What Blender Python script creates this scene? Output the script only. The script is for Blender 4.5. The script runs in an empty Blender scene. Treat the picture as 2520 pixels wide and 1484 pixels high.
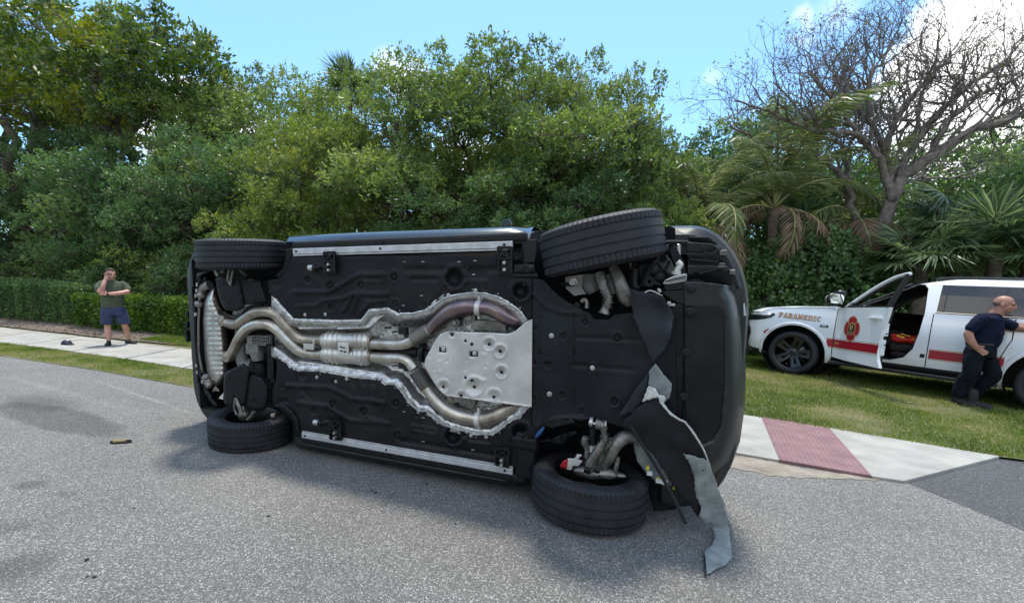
import bpy, bmesh, math, random
import numpy as np
from mathutils import Vector, Matrix, noise, geometry
rad = math.radians
rng = np.random.default_rng(7)
random.seed(7)
SC = bpy.context.scene
COL = SC.collection

# ------------------------------------------------------------------ camera
# focal length etc. are in units of a 2520 px wide picture
F, PITCH, ROLL, CX, CY, H = 1136.0, 0.0745, 0.0371, 1129.4, 796.5, 1.621
cam_d = bpy.data.cameras.new('camera')
cam = bpy.data.objects.new('camera', cam_d)
COL.objects.link(cam)
cam_d.sensor_fit = 'HORIZONTAL'
cam_d.sensor_width = 36
cam_d.lens = F / 2520 * 36
cam_d.shift_x = (1260 - CX) / 2520
cam_d.shift_y = (CY - 742) / 2520
cam_d.clip_start = 0.05
cam_d.clip_end = 3000
cam.matrix_world = (Matrix.Translation((0, 0, H)) @ Matrix.Rotation(rad(90) - PITCH, 4, 'X')
                    @ Matrix.Rotation(ROLL, 4, 'Z'))
SC.camera = cam
SC.render.resolution_x, SC.render.resolution_y = 1024, 602

# ------------------------------------------------------------------ world and sun
SUN_DIR = Vector((0.04, 0.25, 1.2)).normalized()      # towards the sun: behind the car, high, to the right
SUN_EL = math.asin(SUN_DIR.z)
SUN_AZ = math.atan2(SUN_DIR.x, SUN_DIR.y)              # from +Y towards +X
W = bpy.data.worlds.new('World')
SC.world = W
W.use_nodes = True
nt = W.node_tree
nt.nodes.clear()
wo = nt.nodes.new('ShaderNodeOutputWorld')
bg = nt.nodes.new('ShaderNodeBackground')
sky = nt.nodes.new('ShaderNodeTexSky')
sky.sky_type = 'NISHITA'
sky.sun_disc = False
sky.sun_elevation = SUN_EL
sky.sun_rotation = SUN_AZ
sky.air_density = 1.0
sky.dust_density = 1.2
sky.ozone_density = 2.2
SKY_STRENGTH = 0.15
bg.inputs['Strength'].default_value = SKY_STRENGTH


def sky_dir(px, py):
    return ray(px, py).normalized()


def ray(px, py):
    u, v = (px - CX) / F, (py - CY) / F
    c, s = math.cos(ROLL), math.sin(ROLL)
    u, v = c * u + s * v, -s * u + c * v
    c, s = math.cos(PITCH), math.sin(PITCH)
    # undo the downward pitch
    y, z = 1.0, -v
    return Vector((u, c * y + s * z, -s * y + c * z))


# soft cumulus clouds, placed by direction, with ragged noise edges
tc = nt.nodes.new('ShaderNodeTexCoord')
nz = nt.nodes.new('ShaderNodeTexNoise')
nz.inputs['Scale'].default_value = 7
nz.inputs['Detail'].default_value = 7
nz.inputs['Roughness'].default_value = 0.55
nt.links.new(tc.outputs['Generated'], nz.inputs['Vector'])


def mnode(op, a=None, b=None, tree=nt):
    m = tree.nodes.new('ShaderNodeMath')
    m.operation = op
    for i, v in enumerate((a, b)):
        if v is None:
            continue
        if isinstance(v, (int, float)):
            m.inputs[i].default_value = v
        else:
            tree.links.new(v, m.inputs[i])
    return m.outputs[0]


cloud = None
# (direction, angular radius, softness)
CL = [(sky_dir(2490, 50), 8.0, 1.0), (sky_dir(2640, 190), 10, 1.0), (sky_dir(3300, 100), 22, 1.0),
      (sky_dir(955, 165), 2.6, .5), (sky_dir(1000, 200), 3.4, .8),
      (sky_dir(1752, 188), 1.35, .16), (sky_dir(2070, 20), 2.0, .15), (sky_dir(1150, 380), 5, .8),
      (sky_dir(500, 380), 8, .8),
      (Vector((-.6, -.7, .50)).normalized(), 30, .9), (Vector((.5, -.8, .45)).normalized(), 30, .9),  # unseen clouds behind the viewer, added to neutralise the blue fill light
      (Vector((-.9, .1, .5)).normalized(), 14, .8), (Vector((.1, -.4, .9)).normalized(), 16, .7)]
for dvec, r_, amp in CL:
    dt = nt.nodes.new('ShaderNodeVectorMath')
    dt.operation = 'DOT_PRODUCT'
    nt.links.new(tc.outputs['Generated'], dt.inputs[0])
    dt.inputs[1].default_value = dvec
    a = mnode('ARCCOSINE', mnode('MINIMUM', dt.outputs['Value'], 0.99999))
    a = mnode('DIVIDE', a, rad(r_))
    a = mnode('SUBTRACT', 1.0, a)                                  # 1 centre .. 0 rim
    n2 = mnode('MULTIPLY', mnode('SUBTRACT', nz.outputs['Fac'], 0.5), 1.7 if r_ > 5 else 1.5)
    a = mnode('ADD', a, n2)
    mr = nt.nodes.new('ShaderNodeMapRange')
    mr.interpolation_type = 'SMOOTHSTEP'
    mr.inputs['From Min'].default_value = 0.0
    mr.inputs['From Max'].default_value = 0.45 if r_ > 5 else .8
    mr.inputs['To Max'].default_value = amp
    nt.links.new(a, mr.inputs['Value'])
    cloud = mr.outputs[0] if cloud is None else mnode('MAXIMUM', cloud, mr.outputs[0])
mixc = nt.nodes.new('ShaderNodeMix')
mixc.data_type = 'RGBA'
mixc.inputs['B'].default_value = (9.8, 9.7, 9.6, 1)
nt.links.new(cloud, mixc.inputs['Factor'])
tint = nt.nodes.new('ShaderNodeMix')
tint.data_type = 'RGBA'
tint.blend_type = 'MULTIPLY'
tint.inputs['Factor'].default_value = 1
tint.inputs['B'].default_value = (1.02, 1.36, 1.50, 1)
nt.links.new(sky.outputs[0], tint.inputs['A'])
nt.links.new(tint.outputs['Result'], mixc.inputs['A'])
nt.links.new(mixc.outputs['Result'], bg.inputs['Color'])
nt.links.new(bg.outputs[0], wo.inputs[0])

sun_d = bpy.data.lights.new('sun', 'SUN')
sun_d.energy = 3.3
sun_d.angle = rad(7.0)
sun_d.color = (1.0, 0.93, 0.82)
sun = bpy.data.objects.new('sun', sun_d)
COL.objects.link(sun)
sun.rotation_euler = SUN_DIR.to_track_quat('Z', 'Y').to_euler()
sun.location = (0, 0, 30)
vs = SC.view_settings
vs.view_transform = 'Standard'
vs.look = 'None'
vs.exposure = 0.5
vs.gamma = 1
vs.use_curve_mapping = False
SC.cycles.max_bounces = 6
SC.cycles.transparent_max_bounces = 6


# ------------------------------------------------------------------ measuring helpers
def gnd(px, py, z=0.0):
    r = ray(px, py)
    t = (z - H) / r.z
    return Vector((r.x * t, r.y * t, z))


def at_depth(px, py, y):
    r = ray(px, py)
    t = y / r.y
    return Vector((r.x * t, y, H + r.z * t))


# the overturned car's frame: x forward, y its left (down here), z its up (away from us)
CAR_R = Matrix(((0.92389711, 0.03516624, 0.38102161),
                (-0.38219069, 0.0365146, 0.92336177),
                (0.01855831, -0.99871418, 0.04717594)))
CAR_T = Vector((-2.0972, 4.5999, 1.0346))
CAR_RT = CAR_R.transposed()
CAR_O = CAR_RT @ (Vector((0, 0, H)) - CAR_T)


def u(px, py, z=-.1):
    """point of the underbody plane z (car frame) measured at px,py"""
    r = CAR_RT @ ray(px, py)
    t = (z - CAR_O.z) / r.z
    p = CAR_O + r * t
    return Vector((p.x, p.y, z))


def z1(x, y): return (445 + x * .4182, 539.4 + y * .4182)
def z2(x, y): return (903.6 + x * .4181, 526 + y * .4181)
def z3(x, y): return (1281.2 + x * .25446, 499 + y * .25446)
def z4(x, y): return (1281.2 + x * .39077, 863.1 + y * .39077)
def z5(x, y): return (1483.5 + x * .18172, 526 + y * .18172)
def z6(x, y): return (1281.2 + x * .2044, 1011.5 + y * .2044)
def z7(x, y): return (458.5 + x * .19533, 842.9 + y * .19533)


# ------------------------------------------------------------------ object helpers
def tag(o, label=None, cat=None, group=None, kind=None):
    if label: o['label'] = label
    if cat: o['category'] = cat
    if group: o['group'] = group
    if kind: o['kind'] = kind
    return o


def empty(name, loc=(0, 0, 0), rz=0.0, M=None):
    o = bpy.data.objects.new(name, None)
    COL.objects.link(o)
    o.empty_display_size = .2
    if M is not None:
        o.matrix_world = M
    else:
        o.location = loc
        o.rotation_euler = (0, 0, rz)
    return o


def new_obj(name, me, parent=None, mat=None):
    o = bpy.data.objects.new(name, me)
    COL.objects.link(o)
    if parent is not None:
        o.parent = parent
    if mat is not None and len(me.materials) == 0:
        me.materials.append(mat)
    return o


def shade(me, on=True):
    me.polygons.foreach_set('use_smooth', [on] * len(me.polygons))


def mod(o, kind, **kw):
    m = o.modifiers.new(kind.lower(), kind)
    for k, v in kw.items():
        setattr(m, k, v)
    return m


def bake(o):
    """apply the modifiers of o"""
    dg = bpy.context.evaluated_depsgraph_get()
    me = bpy.data.meshes.new_from_object(o.evaluated_get(dg))
    o.modifiers.clear()
    o.data = me
    return o


def frames(pts):
    pts = [Vector(p) for p in pts]
    T = []
    for i in range(len(pts)):
        a, b = pts[max(i - 1, 0)], pts[min(i + 1, len(pts) - 1)]
        t = (b - a)
        T.append(t.normalized() if t.length > 1e-9 else Vector((0, 0, 1)))
    n = T[0].orthogonal().normalized()
    N = [n]
    for i in range(1, len(pts)):
        n = N[-1] - T[i] * N[-1].dot(T[i])
        n = n.normalized() if n.length > 1e-6 else T[i].orthogonal().normalized()
        N.append(n)
    return pts, T, N


def smooth_path(pts, n=6):
    """Catmull-Rom through pts"""
    P = [Vector(p) for p in pts]
    out = []
    for i in range(len(P) - 1):
        a, b, c, d = P[max(i - 1, 0)], P[i], P[i + 1], P[min(i + 2, len(P) - 1)]
        for k in range(n):
            t = k / n
            out.append(.5 * ((2 * b) + (c - a) * t + (2 * a - 5 * b + 4 * c - d) * t * t + (3 * b - a - 3 * c + d) * t ** 3))
    out.append(P[-1])
    return out


class MB:
    """collects shapes into one mesh"""
    def __init__(s):
        s.v, s.f, s.m, s.cur = [], [], [], 0

    def add(s, vs_, fs):
        n = len(s.v)
        s.v.extend([tuple(v) for v in vs_])
        s.f.extend([tuple(i + n for i in f) for f in fs])
        s.m.extend([s.cur] * len(fs))
        return s

    def box(s, c, size, R=None, taper=1.0):
        hx, hy, hz = [a / 2 for a in size]
        P = []
        for z in (-1, 1):
            k = taper if z > 0 else 1
            for x, y in ((-1, -1), (1, -1), (1, 1), (-1, 1)):
                p = Vector((x * hx * k, y * hy * k, z * hz))
                if R is not None: p = R @ p
                P.append(p + Vector(c))
        return s.add(P, [(3, 2, 1, 0), (4, 5, 6, 7), (0, 1, 5, 4), (1, 2, 6, 5), (2, 3, 7, 6), (3, 0, 4, 7)])

    def tube(s, pts, r, n=12, cap=True, flat=None):
        pts, T, N = frames(pts)
        if isinstance(r, (int, float)): r = [r] * len(pts)
        vs_ = []
        for i, p in enumerate(pts):
            B = T[i].cross(N[i])
            ra = r[i] if not isinstance(r[i], tuple) else r[i]
            rx, ry = (ra, ra) if not isinstance(ra, tuple) else ra
            for k in range(n):
                a = 2 * math.pi * k / n
                vs_.append(p + N[i] * math.cos(a) * rx + B * math.sin(a) * ry)
        fs = []
        for i in range(len(pts) - 1):
            for k in range(n):
                k2 = (k + 1) % n
                fs.append((i * n + k, i * n + k2, (i + 1) * n + k2, (i + 1) * n + k))
        if cap:
            fs.append(tuple(range(n - 1, -1, -1)))
            fs.append(tuple(range((len(pts) - 1) * n, len(pts) * n)))
        return s.add(vs_, fs)

    def bar(s, a, b, w, h, up=(0, 0, 1)):
        a, b = Vector(a), Vector(b)
        t = (b - a).normalized()
        x = t.cross(Vector(up))
        if x.length < 1e-5: x = t.orthogonal()
        x.normalize()
        y = x.cross(t)
        P = [p + x * sx * w / 2 + y * sy * h / 2 for p in (a, b) for sx, sy in ((-1, -1), (1, -1), (1, 1), (-1, 1))]
        return s.add(P, [(3, 2, 1, 0), (4, 5, 6, 7), (0, 1, 5, 4), (1, 2, 6, 5), (2, 3, 7, 6), (3, 0, 4, 7)])

    def prism(s, poly, mapfn, z0, z1_):
        """poly 2D list; mapfn(x,y,z)"""
        n = len(poly)
        P = [mapfn(x, y, z0) for x, y in poly] + [mapfn(x, y, z1_) for x, y in poly]
        tri = geometry.tessellate_polygon([[Vector((x, y, 0)) for x, y in poly]])
        fs = [tuple(t) for t in tri] + [tuple(i + n for i in reversed(t)) for t in tri]
        fs += [(i, (i + 1) % n, (i + 1) % n + n, i + n) for i in range(n)]
        return s.add(P, fs)

    def ball(s, c, r, n=12, m=8, R=None):
        rx, ry, rz = (r, r, r) if isinstance(r, (int, float)) else r
        P = []
        for i in range(m + 1):
            th = math.pi * i / m
            for k in range(n):
                a = 2 * math.pi * k / n
                p = Vector((rx * math.sin(th) * math.cos(a), ry * math.sin(th) * math.sin(a), rz * math.cos(th)))
                if R is not None: p = R @ p
                P.append(p + Vector(c))
        fs = [(i * n + k, (i + 1) * n + k, (i + 1) * n + (k + 1) % n, i * n + (k + 1) % n) for i in range(m) for k in range(n)]
        return s.add(P, fs)

    def lathe(s, prof, c=(0, 0, 0), axis='y', n=48, R=None):
        """prof: list (radius, height along axis)"""
        P = []
        for r_, h_ in prof:
            for k in range(n):
                a = 2 * math.pi * k / n
                if axis == 'y': p = Vector((r_ * math.cos(a), h_, r_ * math.sin(a)))
                elif axis == 'z': p = Vector((r_ * math.cos(a), r_ * math.sin(a), h_))
                else: p = Vector((h_, r_ * math.cos(a), r_ * math.sin(a)))
                if R is not None: p = R @ p
                P.append(p + Vector(c))
        fs = [(i * n + k, i * n + (k + 1) % n, (i + 1) * n + (k + 1) % n, (i + 1) * n + k) for i in range(len(prof) - 1) for k in range(n)]
        return s.add(P, fs)

    def build(s, name, mat, parent=None, smooth=False, bevel=0, fix=True):
        me = bpy.data.meshes.new(name)
        me.from_pydata(s.v, [], s.f)
        if isinstance(mat, (list, tuple)):
            for m_ in mat: me.materials.append(m_)
            me.polygons.foreach_set('material_index', s.m)
        else:
            me.materials.append(mat)
        if fix:
            b = bmesh.new()
            b.from_mesh(me)
            bmesh.ops.remove_doubles(b, verts=b.verts, dist=1e-6)
            bmesh.ops.recalc_face_normals(b, faces=b.faces)
            b.to_mesh(me)
            b.free()
        if smooth: shade(me)
        o = new_obj(name, me, parent)
        if bevel:
            mod(o, 'BEVEL', width=bevel, segments=2, limit_method='ANGLE', angle_limit=rad(40))
        return o


def inpoly(px, py, poly):
    px, py = np.asarray(px), np.asarray(py)
    r = np.zeros(px.shape, bool)
    n = len(poly)
    j = n - 1
    for i in range(n):
        xi, yi = poly[i]
        xj, yj = poly[j]
        if yi != yj:
            c = ((yi > py) != (yj > py)) & (px < (xj - xi) * (py - yi) / (yj - yi) + xi)
            r ^= c
        j = i
    return r


def dseg(px, py, line, closed=False):
    """distance of points to a polyline"""
    L = list(line) + ([line[0]] if closed else [])
    d = np.full(np.shape(px), 1e9)
    for (ax, ay), (bx, by) in zip(L[:-1], L[1:]):
        vx, vy = bx - ax, by - ay
        q = vx * vx + vy * vy + 1e-12
        t = np.clip(((px - ax) * vx + (py - ay) * vy) / q, 0, 1)
        d = np.minimum(d, np.hypot(px - ax - t * vx, py - ay - t * vy))
    return d


def densify(poly, step, jit=0.0, closed=True):
    out = []
    n = len(poly)
    for i in range(n if closed else n - 1):
        a, b = poly[i], poly[(i + 1) % n]
        k = max(1, int(math.hypot(b[0] - a[0], b[1] - a[1]) / step))
        for j in range(k):
            t = j / k
            out.append((a[0] + (b[0] - a[0]) * t + (random.uniform(-jit, jit)), a[1] + (b[1] - a[1]) * t + random.uniform(-jit, jit)))
    if not closed: out.append(poly[-1])
    return out


def sheet(name, poly, step, zf, mat, parent, mapfn=None, thick=0.0, jit=0.0, smooth=True, holes=()):
    """a sheet cut along poly (2D), filled with a fine grid, raised by zf(x, y) arrays"""
    P = densify(poly, step, jit)
    xs = [p[0] for p in P]; ys = [p[1] for p in P]
    gx, gy = np.meshgrid(np.arange(min(xs), max(xs), step), np.arange(min(ys), max(ys), step))
    gx = gx.ravel() + rng.uniform(-.15, .15, gx.size) * step
    gy = gy.ravel() + rng.uniform(-.15, .15, gy.size) * step
    keep = inpoly(gx, gy, P) & (dseg(gx, gy, P, True) > step * .45)
    pts = [Vector(p) for p in P] + [Vector((a, b)) for a, b in zip(gx[keep], gy[keep])]
    n = len(P)
    v2, e, f, *_ = geometry.delaunay_2d_cdt(pts, [], [list(range(n))], 1, 1e-7)
    A = np.array([(p.x, p.y) for p in v2])
    z = zf(A[:, 0], A[:, 1]) if callable(zf) else np.full(len(A), zf)
    mp = mapfn or (lambda x, y, zz: u(x, y, zz))
    me = bpy.data.meshes.new(name)
    if holes:
        keepf = []
        for t in f:
            cx_ = sum(A[i, 0] for i in t) / len(t); cy_ = sum(A[i, 1] for i in t) / len(t)
            if not any(((cx_ - hx) / ha) ** 2 + ((cy_ - hy) / hb) ** 2 < 1 for hx, hy, ha, hb in holes): keepf.append(t)
        f = keepf
    me.from_pydata([tuple(mp(A[i, 0], A[i, 1], float(z[i]))) for i in range(len(A))], [], [tuple(t) for t in f])
    me.materials.append(mat)
    b = bmesh.new(); b.from_mesh(me)
    bmesh.ops.recalc_face_normals(b, faces=b.faces)
    b.to_mesh(me); b.free()
    if smooth: shade(me)
    o = new_obj(name, me, parent)
    if thick:
        mod(o, 'SOLIDIFY', thickness=thick, offset=0)
    return o


# ------------------------------------------------------------------ materials
def material(name, base, rough=.6, metal=0.0, var=0.0, scale=6.0, bump=0.0, bscale=40.0, coat=0.0, spec=.5,
             col2=None, fac=(.4, .65), detail=6, obj=True, trans=0.0):
    m = bpy.data.materials.new(name)
    m.use_nodes = True
    t = m.node_tree
    b = t.nodes['Principled BSDF']
    b.inputs['Roughness'].default_value = rough
    b.inputs['Metallic'].default_value = metal
    b.inputs['Coat Weight'].default_value = coat
    b.inputs['Coat Roughness'].default_value = .04
    b.inputs['Specular IOR Level'].default_value = spec
    b.inputs['Transmission Weight'].default_value = trans
    co = t.nodes.new('ShaderNodeTexCoord')
    base = tuple(base) + (1,)
    b.inputs['Base Color'].default_value = base
    if var or col2:
        n = t.nodes.new('ShaderNodeTexNoise')
        n.inputs['Scale'].default_value = scale
        n.inputs['Detail'].default_value = detail
        n.inputs['Roughness'].default_value = .6
        t.links.new(co.outputs['Object'], n.inputs['Vector'])
        r = t.nodes.new('ShaderNodeValToRGB')
        r.color_ramp.elements[0].position, r.color_ramp.elements[1].position = fac
        if col2:
            r.color_ramp.elements[0].color = base
            r.color_ramp.elements[1].color = tuple(col2) + (1,)
        else:
            r.color_ramp.elements[0].color = tuple(c * (1 - var) for c in base[:3]) + (1,)
            r.color_ramp.elements[1].color = tuple(min(1, c * (1 + var)) for c in base[:3]) + (1,)
        t.links.new(n.outputs['Fac'], r.inputs['Fac'])
        t.links.new(r.outputs['Color'], b.inputs['Base Color'])
        rr = t.nodes.new('ShaderNodeMapRange')
        rr.inputs['To Min'].default_value = max(.02, rough - .12)
        rr.inputs['To Max'].default_value = min(1, rough + .12)
        t.links.new(n.outputs['Fac'], rr.inputs['Value'])
        t.links.new(rr.outputs[0], b.inputs['Roughness'])
    if bump:
        n = t.nodes.new('ShaderNodeTexNoise')
        n.inputs['Scale'].default_value = bscale
        n.inputs['Detail'].default_value = 4
        t.links.new(co.outputs['Object'], n.inputs['Vector'])
        bp = t.nodes.new('ShaderNodeBump')
        bp.inputs['Strength'].default_value = 1
        bp.inputs['Distance'].default_value = bump
        t.links.new(n.outputs['Fac'], bp.inputs['Height'])
        t.links.new(bp.outputs['Normal'], b.inputs['Normal'])
    return m


def leaf_material(name, dark, mid, light, trans=.35, rough=.42, patch=.35):
    """leaves: colour by a per-leaf random value and slow patches over the plant"""
    m = bpy.data.materials.new(name)
    m.use_nodes = True
    t = m.node_tree
    b = t.nodes['Principled BSDF']
    out = t.nodes['Material Output']
    at = t.nodes.new('ShaderNodeAttribute')
    at.attribute_name = 'tint'
    co = t.nodes.new('ShaderNodeTexCoord')
    n = t.nodes.new('ShaderNodeTexNoise')
    n.inputs['Scale'].default_value = patch
    n.inputs['Detail'].default_value = 3
    geo = t.nodes.new('ShaderNodeNewGeometry')
    t.links.new(geo.outputs['Position'], n.inputs['Vector'])
    oi = t.nodes.new('ShaderNodeObjectInfo')
    s1 = mnode('MULTIPLY', at.outputs['Fac'], .45, t)
    s2 = mnode('MULTIPLY', n.outputs['Fac'], .75, t)
    s3 = mnode('MULTIPLY', oi.outputs['Random'], .16, t)
    s = mnode('ADD', mnode('ADD', s1, s2, t), s3, t)
    r = t.nodes.new('ShaderNodeValToRGB')
    e = r.color_ramp.elements
    e[0].position = .33
    e[0].color = tuple(dark) + (1,)
    e[1].position = .98
    e[1].color = tuple(light) + (1,)
    k = e.new(.66)
    k.color = tuple(mid) + (1,)
    t.links.new(s, r.inputs['Fac'])
    t.links.new(r.outputs[0], b.inputs['Base Color'])
    b.inputs['Roughness'].default_value = rough
    b.inputs['Specular IOR Level'].default_value = .45
    tr = t.nodes.new('ShaderNodeBsdfTranslucent')
    hs = t.nodes.new('ShaderNodeHueSaturation')
    hs.inputs['Value'].default_value = 1.7
    hs.inputs['Saturation'].default_value = 1.15
    hs.inputs['Hue'].default_value = .485
    t.links.new(r.outputs[0], hs.inputs['Color'])
    t.links.new(hs.outputs[0], tr.inputs['Color'])
    mx = t.nodes.new('ShaderNodeMixShader')
    mx.inputs[0].default_value = trans
    t.links.new(b.outputs[0], mx.inputs[1])
    t.links.new(tr.outputs[0], mx.inputs[2])
    t.links.new(mx.outputs[0], out.inputs['Surface'])
    return m


M = {}
M['paint'] = material('dark_paint', (.018, .021, .022), .22, .35, coat=1.0)
M['fascia'] = material('grey_plastic_paint', (.012, .014, .013), .42, .1, var=.15, scale=3, coat=.1)
M['black'] = material('black_plastic', (.006, .0065, .008), .5, var=.3, scale=9, bump=.001, bscale=60, spec=.35)
M['tray'] = material('underbody_tray', (.0052, .0058, .0078), .5, scale=2.6, col2=(.021, .021, .021), fac=(.47, .78), bump=.0010, bscale=120, spec=.24, detail=14)
M['tray2'] = material('underbody_tray_worn', (.0050, .0064, .0086), .48, col2=(.019, .024, .026), scale=2.0, fac=(.45, .78), bump=.0010, bscale=120, spec=.24, detail=14)
M['well'] = material('wheel_well', (.006, .006, .007), .8)
M['rubber'] = material('tyre_rubber', (.020, .0205, .024), .62, var=.3, scale=7, bump=.0006, bscale=120, spec=.4)
M['alu'] = material('aluminium_shield', (.50, .50, .49), .34, .85, var=.25, scale=12, bump=.010, bscale=26)  # coloured darker than the edges to carry the shading inside the channel
M['plate'] = material('aluminium_plate', (.58, .57, .54), .46, .45, var=.12, scale=5, bump=.0006, bscale=200, detail=9)
M['cast'] = material('cast_aluminium', (.22, .21, .19), .42, .75, var=.35, scale=14, bump=.004, bscale=50)
M['rail'] = material('rail_aluminium', (.52, .53, .55), .40, .4, var=.12, scale=14)
M['muffler'] = material('muffler_steel', (.52, .50, .46), .36, .8, var=.22, scale=6, bump=.0015, bscale=60)
M['pipe'] = material('exhaust_pipe', (.24, .20, .155), .38, .8, col2=(.46, .42, .36), scale=9, fac=(.35, .7), bump=.001, bscale=90, detail=10)
M['pipe2'] = material('exhaust_pipe_bright', (.55, .52, .46), .30, .8, col2=(.28, .23, .17), scale=7, fac=(.42, .75), detail=10)
M['pipe_blue'] = material('exhaust_pipe_heated', (.17, .13, .15), .32, .85, col2=(.33, .25, .20), scale=6, fac=(.42, .72))
M['flex'] = material('braided_flex', (.30, .28, .26), .5, .8, var=.3, scale=60)
M['felt'] = material('felt_liner', (.13, .15, .15), .9, col2=(.31, .34, .325), scale=7, fac=(.35, .7), bump=.006, bscale=20, detail=10)
M['liner'] = material('liner_dark', (.013, .016, .022), .75, var=.3, scale=7, bump=.002, bscale=40)
M['liner_black'] = material('liner_black', (.006, .006, .008), .85, var=.3, scale=10)
M['tornwhite'] = material('torn_plastic_edge', (.55, .56, .54), .7, var=.2, scale=30)
M['brake'] = material('brake_red', (.35, .012, .02), .35)
M['blue'] = material('blue_plastic', (.01, .07, .20), .5)
M['yellow'] = material('yellow_clip', (.55, .48, .04), .5)
M['glassdark'] = material('dark_glass', (.008, .010, .013), .05, 0, spec=.7, coat=.2)
M['lamp'] = material('lamp_lens', (.5, .52, .53), .12, .5, coat=1)
M['bolt'] = material('bolt_zinc', (.5, .5, .48), .4, .8)
M['white'] = material('white_paint', (.74, .77, .80), .2, 0, coat=.8)
M['trimblack'] = material('trim_black', (.012, .012, .013), .35)
M['seat'] = material('seat_cloth', (.028, .027, .027), .85, var=.3, scale=20)
M['red'] = material('red_stripe', (.33, .008, .02), .35)
M['gold'] = material('gold_print', (.42, .25, .10), .45, .1)
M['jacket'] = material('red_jacket', (.55, .02, .015), .8, var=.3, scale=12)
M['jyellow'] = material('yellow_reflective', (.62, .55, .04), .6)
M['bark'] = material('bark_grey', (.115, .095, .08), .9, col2=(.26, .225, .195), scale=7, fac=(.35, .7), bump=.02, bscale=14)
M['bark2'] = material('bark_brown', (.075, .058, .042), .95, col2=(.16, .13, .105), scale=6, fac=(.4, .7), bump=.02, bscale=14)
M['skin'] = material('skin', (.50, .27, .20), .5, var=.14, scale=9, spec=.4)
M['skin2'] = material('skin_tanned', (.38, .19, .135), .5, var=.14, scale=9, spec=.4)
M['shirt_green'] = material('tshirt_olive', (.065, .080, .050), .9, var=.22, scale=9, bump=.012, bscale=7)
M['shorts'] = material('shorts_navy', (.030, .040, .095), .85, var=.2, scale=9, bump=.012, bscale=8)
M['shoe'] = material('shoe_black', (.014, .014, .014), .7)
M['hair'] = material('hair_brown', (.035, .022, .016), .8, var=.3, scale=60)
M['hair_short'] = material('hair_cropped', (.17, .115, .09), .8, var=.3, scale=60)
M['tee_navy'] = material('tshirt_navy', (.006, .009, .028), .9, var=.25, scale=8, bump=.012, bscale=7, spec=.2)
M['trousers'] = material('trousers_navy', (.005, .0075, .013), .9, var=.3, scale=8, bump=.015, bscale=7, spec=.2)
M['concrete'] = material('concrete', (.22, .212, .195), .85, col2=(.35, .34, .31), scale=2.2, fac=(.28, .62), bump=.002, bscale=60, detail=12)
M['tactile'] = material('tactile_paving', (.165, .092, .098), .75, col2=(.25, .145, .15), scale=5, fac=(.3, .7), detail=9)
M['capnavy'] = material('cap_navy', (.012, .013, .035), .75)
M['capwhite'] = material('cap_white', (.65, .67, .68), .6)
M['debris'] = material('amber_lamp_shell', (.50, .36, .15), .35)
M['housing'] = material('grey_housing', (.20, .20, .19), .55, .4, var=.2, scale=20)
M['alu_edge'] = material('aluminium_edge', (.62, .63, .62), .40, .45, var=.2, scale=16, bump=.006, bscale=50)  # brighter copy of the shield aluminium, for flanges outside the channel's shade

# ================================================================== GROUND
def G(px, py, z=0.0):
    p = gnd(px, py, z)
    return (p.x, p.y)


def flat(name, poly, z, mat, kind='structure', thick=0.0, step=None, zf=None):
    b = MB()
    if step:
        o = sheet(name, poly, step, zf or z, mat, None, mapfn=lambda x, y, zz: Vector((x, y, zz)))
    else:
        if thick:
            b.prism(poly, lambda x, y, zz: Vector((x, y, zz)), z - thick, z)
        else:
            tri = geometry.tessellate_polygon([[Vector((x, y, 0)) for x, y in poly]])
            b.add([(x, y, z) for x, y in poly], [tuple(t) for t in tri])
        o = b.build(name, mat, None)
    return tag(o, kind=kind)


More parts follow.
